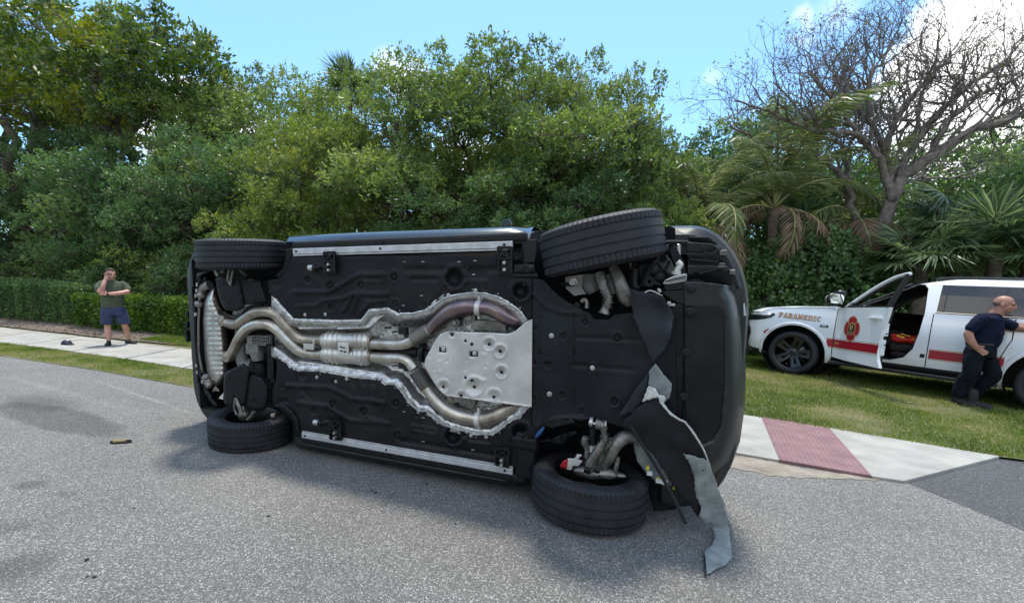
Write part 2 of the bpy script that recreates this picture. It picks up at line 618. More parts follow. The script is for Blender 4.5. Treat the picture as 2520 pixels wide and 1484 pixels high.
def asphalt(name, dark, mid, bright, stains=()):
    m = bpy.data.materials.new(name)
    m.use_nodes = True
    t = m.node_tree
    b = t.nodes['Principled BSDF']
    co = t.nodes.new('ShaderNodeTexCoord')
    v = t.nodes.new('ShaderNodeTexVoronoi')
    v.inputs['Scale'].default_value = 145
    t.links.new(co.outputs['Object'], v.inputs['Vector'])
    sep = t.nodes.new('ShaderNodeSeparateColor')
    t.links.new(v.outputs['Color'], sep.inputs[0])
    r = t.nodes.new('ShaderNodeValToRGB')
    e = r.color_ramp.elements
    e[0].position = 0; e[0].color = tuple(dark) + (1,)
    e[1].position = 1; e[1].color = tuple(bright) + (1,)
    k = e.new(.55); k.color = tuple(mid) + (1,)
    k = e.new(.86); k.color = tuple(c * 1.35 for c in mid) + (1,)
    k = e.new(.93); k.color = tuple(bright) + (1,)
    t.links.new(sep.outputs[0], r.inputs['Fac'])
    # slow wear
    n = t.nodes.new('ShaderNodeTexNoise')
    n.inputs['Scale'].default_value = .7
    n.inputs['Detail'].default_value = 8
    n.inputs['Roughness'].default_value = .62
    t.links.new(co.outputs['Object'], n.inputs['Vector'])
    mr = t.nodes.new('ShaderNodeMapRange')
    mr.inputs['From Min'].default_value = .3; mr.inputs['From Max'].default_value = .7
    mr.inputs['To Min'].default_value = .82; mr.inputs['To Max'].default_value = 1.15
    t.links.new(n.outputs['Fac'], mr.inputs['Value'])
    f = mr.outputs[0]
    sx = t.nodes.new('ShaderNodeSeparateXYZ')
    t.links.new(co.outputs['Object'], sx.inputs[0])
    n2 = t.nodes.new('ShaderNodeTexNoise')
    n2.inputs['Scale'].default_value = 3.2
    n2.inputs['Detail'].default_value = 6
    t.links.new(co.outputs['Object'], n2.inputs['Vector'])
    for (x0, y0, ax, ay, ang, amt, edge) in stains:
        dx = mnode('SUBTRACT', sx.outputs[0], x0, t)
        dy = mnode('SUBTRACT', sx.outputs[1], y0, t)
        c, s = math.cos(ang), math.sin(ang)
        uu = mnode('DIVIDE', mnode('ADD', mnode('MULTIPLY', dx, c, t), mnode('MULTIPLY', dy, s, t), t), ax, t)
        vv = mnode('DIVIDE', mnode('SUBTRACT', mnode('MULTIPLY', dy, c, t), mnode('MULTIPLY', dx, s, t), t), ay, t)
        q = mnode('SQRT', mnode('ADD', mnode('MULTIPLY', uu, uu, t), mnode('MULTIPLY', vv, vv, t), t), None, t)
        q = mnode('ADD', q, mnode('MULTIPLY', mnode('SUBTRACT', n2.outputs['Fac'], .5, t), .55, t), t)
        ms = t.nodes.new('ShaderNodeMapRange')
        ms.interpolation_type = 'SMOOTHSTEP'
        ms.inputs['From Min'].default_value = 1 - edge; ms.inputs['From Max'].default_value = 1 + edge * .4
        ms.inputs['To Min'].default_value = amt; ms.inputs['To Max'].default_value = 1
        t.links.new(q, ms.inputs['Value'])
        f = mnode('MULTIPLY', f, ms.outputs[0], t)
    mx = t.nodes.new('ShaderNodeVectorMath')
    mx.operation = 'SCALE'
    t.links.new(r.outputs[0], mx.inputs[0])
    t.links.new(f, mx.inputs['Scale'])
    t.links.new(mx.outputs[0], b.inputs['Base Color'])
    b.inputs['Roughness'].default_value = .78
    bp = t.nodes.new('ShaderNodeBump')
    bp.inputs['Strength'].default_value = .9
    bp.inputs['Distance'].default_value = .004
    inv = mnode('SUBTRACT', 1.0, v.outputs['Distance'], t)
    hh = mnode('ADD', inv, mnode('MULTIPLY', sep.outputs[1], .5, t), t)
    t.links.new(hh, bp.inputs['Height'])
    t.links.new(bp.outputs['Normal'], b.inputs['Normal'])
    return m


st = []
c = G(140, 1028); st.append((c[0], c[1], 1.25, .30, rad(-25), .60, .22))
c = G(95, 992); st.append((c[0], c[1], .75, .28, rad(-25), .68, .6))
c = G(75, 1192); st.append((c[0], c[1], .14, .10, 0, .62, .6))
c = G(160, 1215); st.append((c[0], c[1], .12, .06, 0, .75, .6))
c = G(30, 1400); st.append((c[0], c[1], .22, .2, .4, .6, .8))
c = G(20, 1300); st.append((c[0], c[1], .16, .1, .4, .65, .8))
c = G(350, 975); st.append((c[0], c[1], 1.6, .045, rad(-33), 1.35, .8))
c = G(150, 962); st.append((c[0], c[1], 1.9, .10, rad(-27), 1.18, .9))
c = G(400, 995); st.append((c[0], c[1], .95, .014, rad(-22), .62, .8))
c = G(1100, 1400); st.append((c[0], c[1], 2.2, .8, .3, .9, .9))
M['asphalt'] = asphalt('asphalt', (.074, .073, .070), (.146, .142, .133), (.38, .372, .355), st)
M['asphalt_dark'] = asphalt('asphalt_side', (.028, .029, .032), (.062, .063, .066), (.16, .16, .165))
M['dirt'] = material('roadside_dirt', (.15, .125, .10), .95, col2=(.30, .26, .215), scale=5, fac=(.3, .7), bump=.008, bscale=30, detail=10)
M['mulch'] = material('leaf_litter', (.075, .055, .042), .95, col2=(.20, .155, .125), scale=8, fac=(.38, .7), bump=.02, bscale=22, detail=10)
M['soil'] = material('lawn_soil', (.075, .085, .028), .95, col2=(.17, .14, .075), scale=1.7, fac=(.42, .72), bump=.01, bscale=25, detail=8)
M['forest_floor'] = material('forest_floor', (.045, .045, .022), .95, col2=(.11, .09, .06), scale=1.5, fac=(.4, .7), bump=.02, bscale=12, detail=8)

# big ground to the horizon
flat('ground', [(-300, -300), (300, -300), (300, 300), (-300, 300)], -.05, M['forest_floor'])

L0, L1 = G(0, 876), G(480, 955)
R0, R1, R2 = G(1800, 1118), G(2225, 1182), G(2460, 1122)
dl = Vector((L1[0] - L0[0], L1[1] - L0[1])).normalized()
far_l = (L0[0] - dl.x * 40, L0[1] - dl.y * 40)
road = [far_l, L0, G(240, 912), L1, G(1100, 1034), R0, (R1[0] - .02, R1[1]), (R1[0] + .05, 2.6), (R1[0] + .2, -14), (-60, -14)]
flat('road', road, 0.0, M['asphalt'])
flat('side_street', [R1, (R2[0], R2[1]), (R2[0] + 4, R2[1] - 1.9), (30, -9), (30, -14), (R1[0] + .204, -14), (R1[0] + .054, 2.6)], -.004, M['asphalt_dark'])
# dirt shoulder at the sidewalk's end
shoulder = [G(1760, 1100), G(1800, 1112), G(1960, 1150), G(2222, 1184), G(2060, 1180), G(1900, 1172), G(1790, 1150), G(1700, 1120)]
flat('dirt_shoulder', densify(shoulder, .06, .03), .004, M['dirt'])

# sidewalk slab: z top .03
SWZ = .03
Bk = [G(0, 805, SWZ), G(240, 832, SWZ), G(475, 860, SWZ), G(1815, 1018, SWZ), G(2460, 1122, SWZ)]
Fr = [G(2225, 1182, SWZ), G(1795, 1110, SWZ), G(475, 908, SWZ), G(240, 872, SWZ), G(0, 842, SWZ)]
db = (Vector(Bk[0]) - Vector(Bk[1])).normalized()
Bk = [tuple(Vector(Bk[0]) + db * 30)] + Bk
Fr = Fr + [tuple(Vector(Fr[-1]) + db * 30)]
# slabs divided by narrow control joints, the tactile pad set in between two of them
tA, tB = G(1874, 1026, SWZ), G(2040, 1052, SWZ)
tC, tD = G(2145, 1170, SWZ), G(1918, 1131, SWZ)


def along(poly, s_):
    return poly


def walk_slab(nm, poly):
    b = MB()
    b.prism(poly, lambda x, y, zz: Vector((x, y, zz)), -.06, SWZ)
    o = b.build(nm, M['concrete'], walk, bevel=.008)
    return o


walk = empty('sidewalk', (0, 0, 0))
tag(walk, kind='structure')
bkl = Bk[:5]; frl = Fr[1:][::-1]    # both from far left to right


def interp(line, s_):
    # by arclength share
    ls = [0]
    for a, b in zip(line[:-1], line[1:]): ls.append(ls[-1] + math.hypot(b[0] - a[0], b[1] - a[1]))
    t = s_ * ls[-1]
    for i in range(len(ls) - 1):
        if t <= ls[i + 1] + 1e-9:
            k = (t - ls[i]) / (ls[i + 1] - ls[i])
            return (line[i][0] + (line[i + 1][0] - line[i][0]) * k, line[i][1] + (line[i + 1][1] - line[i][1]) * k)
    return line[-1]


NS = 26
fr_end = G(1795, 1110, SWZ)
for i in range(NS):
    a, b_ = i / NS, (i + 1) / NS
    g = .0006
    walk_slab('slab', [interp(frl, a + g), interp(frl, b_ - g), interp(bkl, b_ - g), interp(bkl, a + g)])
walk_slab('slab', [fr_end, tD, tA, interp(bkl, 1 - .0004)])
walk_slab('slab', [tC, Fr[0], Bk[-1], tB])
tp = empty('tactile_pad', (0, 0, 0))
tag(tp, 'worn brick red tactile paving pad with raised domes set in the concrete sidewalk', 'tactile paving')
b = MB()
b.prism([tD, tC, tB, tA], lambda x, y, zz: Vector((x, y, zz)), -.05, SWZ + .002)
b.build('pad_base', M['tactile'], tp)
b = MB()
vA, vB, vC, vD = [Vector(p) for p in (tA, tB, tC, tD)]
nu, nv = 16, 28
for i in range(nu):
    for j in range(nv):
        s_, t_ = (i + .5) / nu, (j + .5) / nv
        p = (vA.lerp(vB, s_)).lerp(vD.lerp(vC, s_), t_)
        pr = [(.0145, 0), (.012, .004), (.007, .0055), (.0001, .006)]
        b.lathe([(r_, SWZ + .002 + h_) for r_, h_ in pr], c=(p.x, p.y, 0), axis='z', n=8)
o = b.build('dome', M['tactile'], tp, smooth=True)
tag(o, kind='stuff')


# lawn rising gently behind the sidewalk
def n_of(x, y): return .41 * x + .912 * y
NB = n_of(*Bk[3])


def lawn_z(x, y):
    d_ = np.clip((.41 * np.asarray(x) + .912 * np.asarray(y)) - 7.25, 0, 5)
    return .022 + np.minimum(d_ * .042, .16) + .008 * np.sin(np.asarray(x) * 3.1) * np.cos(np.asarray(y) * 2.3)


bk_r = [Bk[3], Bk[4], Bk[5]]
eps = .01
lawn = [(Bk[3][0], Bk[3][1] + eps), (Bk[4][0], Bk[4][1] + eps), (Bk[5][0], Bk[5][1] + eps), (R2[0] + 4, R2[1] - 1.7), (30, -8.5), (30, 30), (-40, 36),
        (Bk[0][0], Bk[0][1] + .4), (Bk[1][0], Bk[1][1] + eps), (Bk[2][0], Bk[2][1] + eps)]
flat('lawn_ground', lawn, 0, M['soil'], step=.45, zf=lawn_z)
# verge between road and sidewalk
verge = [far_l, L0, G(240, 912), L1, G(1100, 1034), G(1700, 1106)] + [(p[0], p[1] - .005) for p in (Fr[1:])]
flat('verge_ground', verge, .006, M['soil'])
# leaf litter strip along the hedge foot
mul = [G(-300, 780), G(0, 806), G(240, 833), G(360, 847), G(500, 858), G(500, 840), G(340, 818), G(120, 782), G(-300, 745)]
flat('leaf_litter', densify(mul, .25, .03), .05, M['mulch'], step=.2, zf=lambda x, y: lawn_z(x, y) + .03)


# ================================================================== GRASS AND LEAVES
def leaf_mesh(name, base, dirs, length, width, mat, tint, droop=None, fold=0.0, normal=None):
    """rhombic leaves: base Nx3, dirs Nx3 unit, length N, width N"""
    n = len(base)
    if normal is None:
        normal = rng.normal(size=(n, 3))
    side = np.cross(dirs, normal)
    side /= np.linalg.norm(side, axis=1, keepdims=True) + 1e-9
    L = length[:, None]
    Wd = width[:, None] * .5
    mid = base + dirs * L * .5
    tip = base + dirs * L
    if droop is not None:
        tip = tip + droop
    V = np.empty((n, 4, 3), np.float32)
    V[:, 0] = base
    V[:, 1] = mid + side * Wd
    V[:, 2] = tip
    V[:, 3] = mid - side * Wd
    me = bpy.data.meshes.new(name)
    me.vertices.add(4 * n)
    me.vertices.foreach_set('co', V.ravel())
    me.loops.add(4 * n)
    me.loops.foreach_set('vertex_index', np.arange(4 * n, dtype=np.int32))
    me.polygons.add(n)
    me.polygons.foreach_set('loop_start', np.arange(0, 4 * n, 4, dtype=np.int32))
    me.polygons.foreach_set('loop_total', np.full(n, 4, np.int32))
    me.update(calc_edges=True)
    a = me.attributes.new('tint', 'FLOAT', 'FACE')
    a.data.foreach_set('value', tint.astype(np.float32))
    me.materials.append(mat)
    return me


def unit(a):
    return a / (np.linalg.norm(a, axis=-1, keepdims=True) + 1e-9)


M['grass'] = leaf_material('grass_blades', (.060, .105, .016), (.14, .21, .034), (.33, .31, .11), trans=.3, rough=.5, patch=1.1)


def grass(name, poly, per_m2, zf, h=(.03, .065), reject=None):
    xs = [p[0] for p in poly]; ys = [p[1] for p in poly]
    area = (max(xs) - min(xs)) * (max(ys) - min(ys))
    n = int(area * per_m2)
    x = rng.uniform(min(xs), max(xs), n); y = rng.uniform(min(ys), max(ys), n)
    k = inpoly(x, y, poly)
    # bare patches
    pn = np.array([noise.noise(Vector((a * .9, b * .9, 3.3))) + .5 * noise.noise(Vector((a * 3.1, b * 3.1, 1.3))) for a, b in zip(x[k], y[k])])
    x, y = x[k], y[k]
    keep = pn < rng.uniform(-.1, .9, len(x))
    x, y, pn = x[keep], y[keep], pn[keep]
    x = x + rng.normal(0, .022, len(x)); y = y + rng.normal(0, .022, len(y))
    z = zf(x, y)
    n = len(x)
    d_ = unit(np.stack([rng.normal(0, .55, n), rng.normal(0, .55, n), np.ones(n)], 1))
    L = rng.uniform(h[0], h[1], n) * (1 - .35 * np.clip(pn, 0, 1))
    tint = np.clip(rng.random(n) * .8 + pn * .9, 0, 1.6)
    me = leaf_mesh(name, np.stack([x, y, z - .004], 1), d_, L, rng.uniform(.006, .010, n), M['grass'], tint)
    o = new_obj(name, me)
    return tag(o, kind='stuff')


la = [(Bk[4][0] - .6, Bk[4][1] + .27), (Bk[4][0], Bk[4][1]), (Bk[5][0], Bk[5][1]), (R2[0] + 3, R2[1] - 1.4), (11, 5), (12, 9), (8.8, 13), (5, 11.5), (3.0, 9)]
lawn_o = grass('lawn_grass', la, 3300, lawn_z, (.03, .062))
tag(lawn_o, 'short sunlit green lawn behind the sidewalk under the white vehicle', 'grass')
vg = [G(-150, 850), G(0, 874), G(240, 911), L1, G(560, 966), (Fr[2][0] + .5, Fr[2][1] - .25), (Fr[2][0], Fr[2][1] - .01), (Fr[3][0], Fr[3][1] - .01), (Fr[4][0], Fr[4][1] - .01), G(-150, 820)]
vo = grass('verge_grass', vg, 4200, lambda x, y: np.full(len(x), .008), (.03, .07))
tag(vo, 'narrow grass verge between the road and the sidewalk at left', 'grass')
gb = [G(345, 842), G(475, 858), G(560, 866), G(560, 845), G(470, 838), G(400, 832)]
go = grass('hedge_foot_grass', gb, 4500, lambda x, y: lawn_z(x, y) + .03, (.04, .08))
tag(go, 'strip of grass between the sidewalk and the foot of the hedge', 'grass')
# dry leaves on the litter
n = 1500
mp_ = []
xs = [p[0] for p in mul]; ys = [p[1] for p in mul]
x = rng.uniform(-16, max(xs), n * 3); y = rng.uniform(min(ys), max(ys), n * 3)
k = inpoly(x, y, mul)
x, y = x[k], y[k]; n = len(x)
M['dryleaf'] = leaf_material('dry_leaves', (.09, .06, .04), (.20, .14, .10), (.42, .36, .30), trans=.1, rough=.8)
me = leaf_mesh('litter_leaves', np.stack([x, y, lawn_z(x, y) + .045], 1), unit(np.stack([rng.normal(size=n), rng.normal(size=n), rng.uniform(-.1, .35, n)], 1)),
               rng.uniform(.04, .09, n), rng.uniform(.02, .05, n), M['dryleaf'], rng.random(n))
tag(new_obj('litter_leaves', me), 'scattered dry brown leaves at the foot of the hedge', 'leaf litter', kind='stuff')

# ================================================================== TREES
M['leaf_a'] = leaf_material('leaves_olive', (.050, .090, .028), (.115, .180, .046), (.24, .29, .085), trans=.42, rough=.45)
M['leaf_b'] = leaf_material('leaves_deep', (.032, .074, .030), (.078, .150, .052), (.17, .25, .08), trans=.42, rough=.4)
M['leaf_c'] = leaf_material('leaves_big', (.022, .052, .014), (.060, .115, .022), (.22, .25, .035), rough=.38)
M['leaf_y'] = leaf_material('leaves_yellowish', (.050, .092, .020), (.125, .190, .036), (.25, .29, .07), rough=.45)
M['leaf_h'] = leaf_material('hedge_leaves', (.028, .070, .014), (.080, .160, .026), (.26, .34, .06), rough=.42, patch=1.6)
M['leaf_s'] = leaf_material('round_leaves', (.026, .064, .024), (.070, .140, .042), (.18, .26, .09), trans=.25, rough=.36, patch=1.2)
M['frond'] = leaf_material('palm_fronds', (.050, .080, .030), (.125, .165, .055), (.33, .35, .17), rough=.4, patch=.8)
M['frond_dry'] = leaf_material('dry_palm_fronds', (.12, .075, .045), (.26, .18, .12), (.44, .35, .26), rough=.7, patch=.8)
M['fan'] = leaf_material('fan_palm_leaves', (.035, .065, .030), (.085, .14, .060), (.24, .30, .15), rough=.36, patch=1.0)


def crown_leaves(centers, radii, twigs, per, L, wr, outward, flat_=.75, squash=.7):
    """twig rosettes of leaves scattered through clumps"""
    B, D, S, T = [], [], [], []
    for c, r_ in zip(centers, radii):
        k = max(3, int(twigs * (r_ / np.mean(radii)) ** 2))
        v = unit(rng.normal(size=(k, 3)))
        v[:, 2] = np.where(v[:, 2] < -.3, -v[:, 2], v[:, 2])
        q = rng.uniform(.55, 1.05, k) ** .7
        tips = c + v * q[:, None] * r_ * np.array([1, 1, squash])
        od = unit(v * .8 + np.array([0, 0, .45]) + rng.normal(0, .3, (k, 3)))
        bt = rng.normal(0, .22) + .45
        for t_, o_ in zip(tips, od):
            B.append(np.repeat(t_[None], per, 0) + o_ * rng.uniform(-.9, .5, (per, 1)) * L * 1.6 + rng.normal(0, L * .25, (per, 3)))
            D.append(unit(o_ * .55 + rng.normal(0, .75, (per, 3))))
            T.append(np.clip(rng.normal(.45, .22, per) + bt - .45 + rng.normal(0, .1), 0, 1))
    B = np.concatenate(B); D = np.concatenate(D); T = np.concatenate(T)
    n = len(B)
    Ls = rng.uniform(.7, 1.25, n) * L
    return B, D, Ls, Ls * wr, T


def limb(b, p0, p1, r0, r1, wob=.12, seg=5, n=6):
    p0, p1 = Vector(p0), Vector(p1)
    Ld = (p1 - p0).length
    pts = []
    for i in range(seg + 1):
        t = i / seg
        p = p0.lerp(p1, t)
        if 0 < i < seg:
            p += Vector((random.gauss(0, 1), random.gauss(0, 1), random.gauss(0, .6))) * wob * Ld * .5
        p.z += math.sin(t * math.pi) * Ld * .06
        pts.append(p)
    rr = [r0 + (r1 - r0) * (i / seg) ** .8 for i in range(seg + 1)]
    b.tube(pts, rr, n=n)
    return pts


def make_tree(kind, h, rx, z0, nclump, rc, twigs, per, L, wr, leafm, barkm, trunk_r=.12, multi=3, base_spread=.4, core=.0, edge=0.25):
    """prototype meshes (trunk mesh, crown mesh), origin at the foot"""
    tr = MB()
    cs, rs = [], []
    rz = (h - z0) / 2
    cz = (h + z0) / 2
    tries = 0
    while len(cs) < nclump and tries < 4000:
        tries += 1
        v = np.array([random.uniform(-1, 1), random.uniform(-1, 1), random.uniform(-1, 1)])
        rr_ = np.linalg.norm(v)
        if rr_ > 1 or rr_ < core: continue
        c = np.array([v[0] * rx, v[1] * rx, cz + v[2] * rz])
        if any(np.linalg.norm(c - k) < rc * .75 for k in cs): continue
        cs.append(c)
        rs.append(rc * random.uniform(.7, 1.25))
    stems = []
    for i in range(multi):
        a = 2 * math.pi * i / multi + random.uniform(-.5, .5)
        foot = Vector((math.cos(a), math.sin(a), 0)) * base_spread * random.uniform(.2, 1)
        top = Vector((math.cos(a) * rx * .35, math.sin(a) * rx * .35, cz + rz * .2))
        stems.append(limb(tr, foot - Vector((0, 0, .15)), top, trunk_r, trunk_r * .45, .10, 7, 8))
    for c, r_ in zip(cs, rs):
        best = min((p for s_ in stems for p in s_[2:]), key=lambda p: (p - Vector(c)).length + (3 if p.z > c[2] else 0))
        pts = limb(tr, best, c, trunk_r * .4, trunk_r * .12, .15, 5, 5)
        for _ in range(5):
            v = Vector((random.gauss(0, 1), random.gauss(0, 1), random.gauss(.3, .8))).normalized()
            limb(tr, pts[random.choice((3, 4, 5))], Vector(c) + v * r_ * .95, trunk_r * .11, .006, .2, 4, 3)
    tm = tr.build('trunk', barkm, None, smooth=True, fix=False)
    tme = tm.data
    bpy.data.objects.remove(tm)
    B, D, Ls, Ws, T = crown_leaves(np.array(cs), np.array(rs), twigs, per, L, wr, True)
    cme = leaf_mesh(kind + '_crown', B, D, Ls, Ws, leafm, T)
    return tme, cme


def place_tree(name, proto, loc, s=1.0, rz=0.0, label='', cat='tree', group=None, sz=None):
    r = empty(name, loc, rz)
    r.scale = (s, s, sz or s)
    new_obj('trunk', proto[0], r)
    new_obj('crown', proto[1], r)
    tag(r, label, cat, group)
    return r


def pos(px, Y, z=None):
    """ground position in the direction of column px at depth Y"""
    r = ray(px, 660)
    return Vector((r.x / r.y * Y, Y, .1 if z is None else z))


P_ = {}
P_['olive'] = make_tree('olive', 8.6, 3.1, 1.6, 60, .95, 62, 12, .115, .42, M['leaf_a'], M['bark2'], .10, 5, .7)
P_['olive2'] = make_tree('olive2', 7.2, 2.6, 1.0, 50, .85, 62, 12, .105, .42, M['leaf_y'], M['bark2'], .08, 5, .7)
P_['deep'] = make_tree('deep', 7.0, 3.0, .6, 52, .95, 60, 12, .12, .45, M['leaf_b'], M['bark2'], .10, 4, .6)
P_['big'] = make_tree('big', 4.6, 4.3, .4, 62, .85, 24, 13, .21, .42, M['leaf_c'], M['bark'], .13, 4, .9)
P_['shrub'] = make_tree('shrub', 2.7, 1.5, .05, 26, .62, 34, 10, .095, .45, M['leaf_b'], M['bark2'], .04, 4, .5)
P_['shrub2'] = make_tree('shrub2', 3.0, 1.6, .05, 26, .62, 34, 10, .10, .45, M['leaf_a'], M['bark2'], .04, 4, .5)

# the big front trees, each with where it can be found
T = []


def tree(proto, px, Y, top_y, label, name='broadleaf_tree', rz=None, wide=1.0, cat='tree', base_h=None, group=None):
    p = pos(px, Y)
    ht = {'olive': 8.9, 'olive2': 7.5, 'deep': 7.3, 'big': 4.9, 'shrub': 2.95, 'shrub2': 3.2}[proto]
    r = ray(px, top_y)
    want = H + r.z / r.y * Y - p.z
    s = want / ht
    o = place_tree(name, P_[proto], p, s * wide, random.uniform(0, 6.28) if rz is None else rz, label, cat, group, sz=s)
    return o


tree('olive', 1060, 12.8, 118, 'tall loose olive green tree rising above the middle of the overturned car')
tree('olive', 1340, 12.2, 92, 'tallest green tree of the thicket right above the wing mirror of the overturned car', wide=.95)
tree('olive', 1210, 13.4, 105, 'broad green tree filling the middle of the dome of foliage above the overturned car', wide=1.1)
tree('olive', 1430, 13.2, 130, 'round topped tree on the right shoulder of the dome of foliage', wide=.85)
tree('olive', 1500, 12.4, 215, 'rounded olive tree sloping down behind the lifted front tyre', wide=.72)
tree('olive2', 1560, 13.0, 350, 'short yellowish tree between the thicket and the coconut palms', wide=.8)
tree('olive2', 880, 14.2, 205, 'yellow green tree left of the tallest tree below the distant palm top', wide=1.0)
tree('olive2', 730, 14.6, 290, 'yellow green bushy tree above the rear tyre of the overturned car', wide=1.0)
tree('deep', 1180, 11.2, 400, 'dark leafy tree hanging low directly over the middle of the overturned car', wide=1.15)
tree('deep', 1400, 10.9, 430, 'low dark tree behind the front half of the overturned car', wide=1.1)
tree('deep', 560, 16.5, 330, 'dark green tree right of the man in the green shirt', wide=1.1)
tree('deep', 330, 18.5, 345, 'dark green tree behind the man in the green shirt', wide=1.1)
tree('deep', 90, 21.5, 330, 'dark green tree above the left end of the hedge', wide=1.15)
tree('olive', 480, 19.5, 255, 'pale olive tree topping the thicket above the man', wide=.9)
tree('olive', 200, 23.0, 300, 'olive tree in the left thicket under the large leaved tree', wide=.9)
tree('olive', 640, 20.0, 170, 'far tree with dark rounded top left of the distant palm')
tree('olive', 770, 21.0, 215, 'low far tree beside the distant palm top')
tree('deep', 500, 22.0, 185, 'far dark tree on the skyline between the large leaved trees and the far tree')
tree('deep', 1770, 17.0, 262, 'dark dense tree on the skyline right of the thicket')
tree('deep', 1880, 19.0, 230, 'bright topped tree behind the left branches of the bare tree')
tree('deep', 2440, 17.5, 300, 'dark tree mass behind the bare tree above the fan palms')
tree('deep', 2290, 18.0, 325, 'dark tree seen through the fork of the bare tree')
tree('deep', 2560, 14.5, 330, 'dark tree at the right edge above the white vehicle', wide=1.1)
tree('olive2', 2090, 18.0, 440, 'dim green tree behind the coconut palms')
tree('olive2', 1950, 16.5, 430, 'olive tree filling the gap behind the coconut palms')

tree('deep', -60, 24.0, 290, 'dark tree filling the far left edge behind the corner tree', wide=1.2)
# large leaved trees overhanging at the left, crowns held up on leaning trunks
for (px, Y, cy_, sc, lab) in ((70, 22.0, 190, 1.42, 'large leaved tree with glossy rosettes overhanging the top left corner'),
                              (330, 20.5, 215, 1.10, 'large leaved tree with bare grey limbs right of the corner tree')):
    r = ray(px, cy_)
    zc = H + r.z / r.y * Y
    base = pos(px, Y)
    o = empty('large_leaved_tree', (base.x, base.y, .1), random.uniform(0, 6))
    o.scale = (sc,) * 3
    tag(o, lab, 'tree')
    lift = (zc - .1) / sc - 2.5
    tb = MB()
    for i in range(3):
        a = 2.1 * i + .5
        limb(tb, (math.cos(a) * .3, math.sin(a) * .3, -.2), (math.cos(a) * .9, math.sin(a) * .9, lift + .9), .19, .12, .06, 8, 9)
    tb.build('trunk', M['bark2'], o, smooth=True)
    c1 = new_obj('limbs', P_['big'][0], o); c1.location.z = lift
    c2 = new_obj('crown', P_['big'][1], o); c2.location.z = lift

# understorey along the front of the thicket
shr = [(0, 20, 520, 'deep'), (140, 19, 560, 'leafy'), (300, 17.3, 540, 'deep'), (440, 16.1, 575, 'leafy'), (560, 15.0, 560, 'deep'), (690, 13.8, 545, 'leafy'),
       (820, 12.9, 555, 'deep'), (960, 12.2, 540, 'leafy'), (1100, 10.7, 560, 'deep'), (1240, 10.5, 545, 'deep'), (1360, 10.8, 560, 'leafy'), (1490, 11.2, 530, 'deep'), (1590, 12.4, 565, 'leafy')]
where = ['at the far left end of the hedge', 'just right of the left frame edge', 'directly behind the man with the phone', 'between the man and the overturned car', 'touching the rear bumper of the overturned car in view',
         'above the raised rear tyre', 'above the rear end of the upper running board', 'above the rear door seam of the overturned car', 'above the middle of the overturned car',
         'left of the wing mirror of the overturned car', 'right of the wing mirror of the overturned car', 'behind the raised front tyre', 'between the raised front tyre and the palms']
for (px, Y, ty, k), w_ in zip(shr, where):
    tree('shrub' if k == 'deep' else 'shrub2', px, Y, ty, ('dark' if k == 'deep' else 'mid green') + ' shrub of the understorey ' + w_, name='shrub', cat='shrub', wide=1.15, group='shrubs along the foot of the thicket')

# the thicket behind: one mass
cs, rs = [], []
for i in range(420):
    t = rng.random()
    px = rng.uniform(-250, 2750)
    base_n = rng.uniform(14.6, 17.0) + 4.2 * min(1, max(0, (px - 1500) / 250))
    r = ray(px, 660); sx_ = r.x / r.y
    Y = base_n / (.41 * sx_ + .912)
    top = np.interp(px, [-250, 0, 500, 800, 1000, 1600, 1720, 2100, 2750], [8, 7.5, 6.5, 5.2, 5.5, 4.2, 3.6, 3.8, 5.0])
    cs.append((sx_ * Y, Y, rng.uniform(.3, top)))
    rs.append(rng.uniform(.9, 1.4))
B, D, Ls, Ws, Tt = crown_leaves(np.array(cs), np.array(rs), 30, 8, .19, .5, True)
th = new_obj('thicket', leaf_mesh('thicket', B, D, Ls, Ws, M['leaf_b'], Tt * .7))
tag(th, 'dense dark tangle of foliage behind the front row of trees', 'thicket', kind='stuff')
# thin bare stems inside the thicket
tb = MB()
for i in range(170):
    px = random.uniform(-100, 2500)
    nn = random.uniform(12.6, 15) + 4.6 * min(1, max(0, (px - 1500) / 200))
    r = ray(px, 660); sx_ = r.x / r.y
    Y = nn / (.41 * sx_ + .912)
    p = Vector((sx_ * Y, Y, 0))
    limb(tb, p, p + Vector((random.uniform(-1, 1), random.uniform(-.5, .5), random.uniform(2, 4.5))), random.uniform(.015, .04), .01, .1, 5, 4)
o = tb.build('thicket_stems', M['bark2'], None, smooth=True, fix=False)
tag(o, 'thin bare stems tangled inside the thicket', 'stems', kind='stuff')


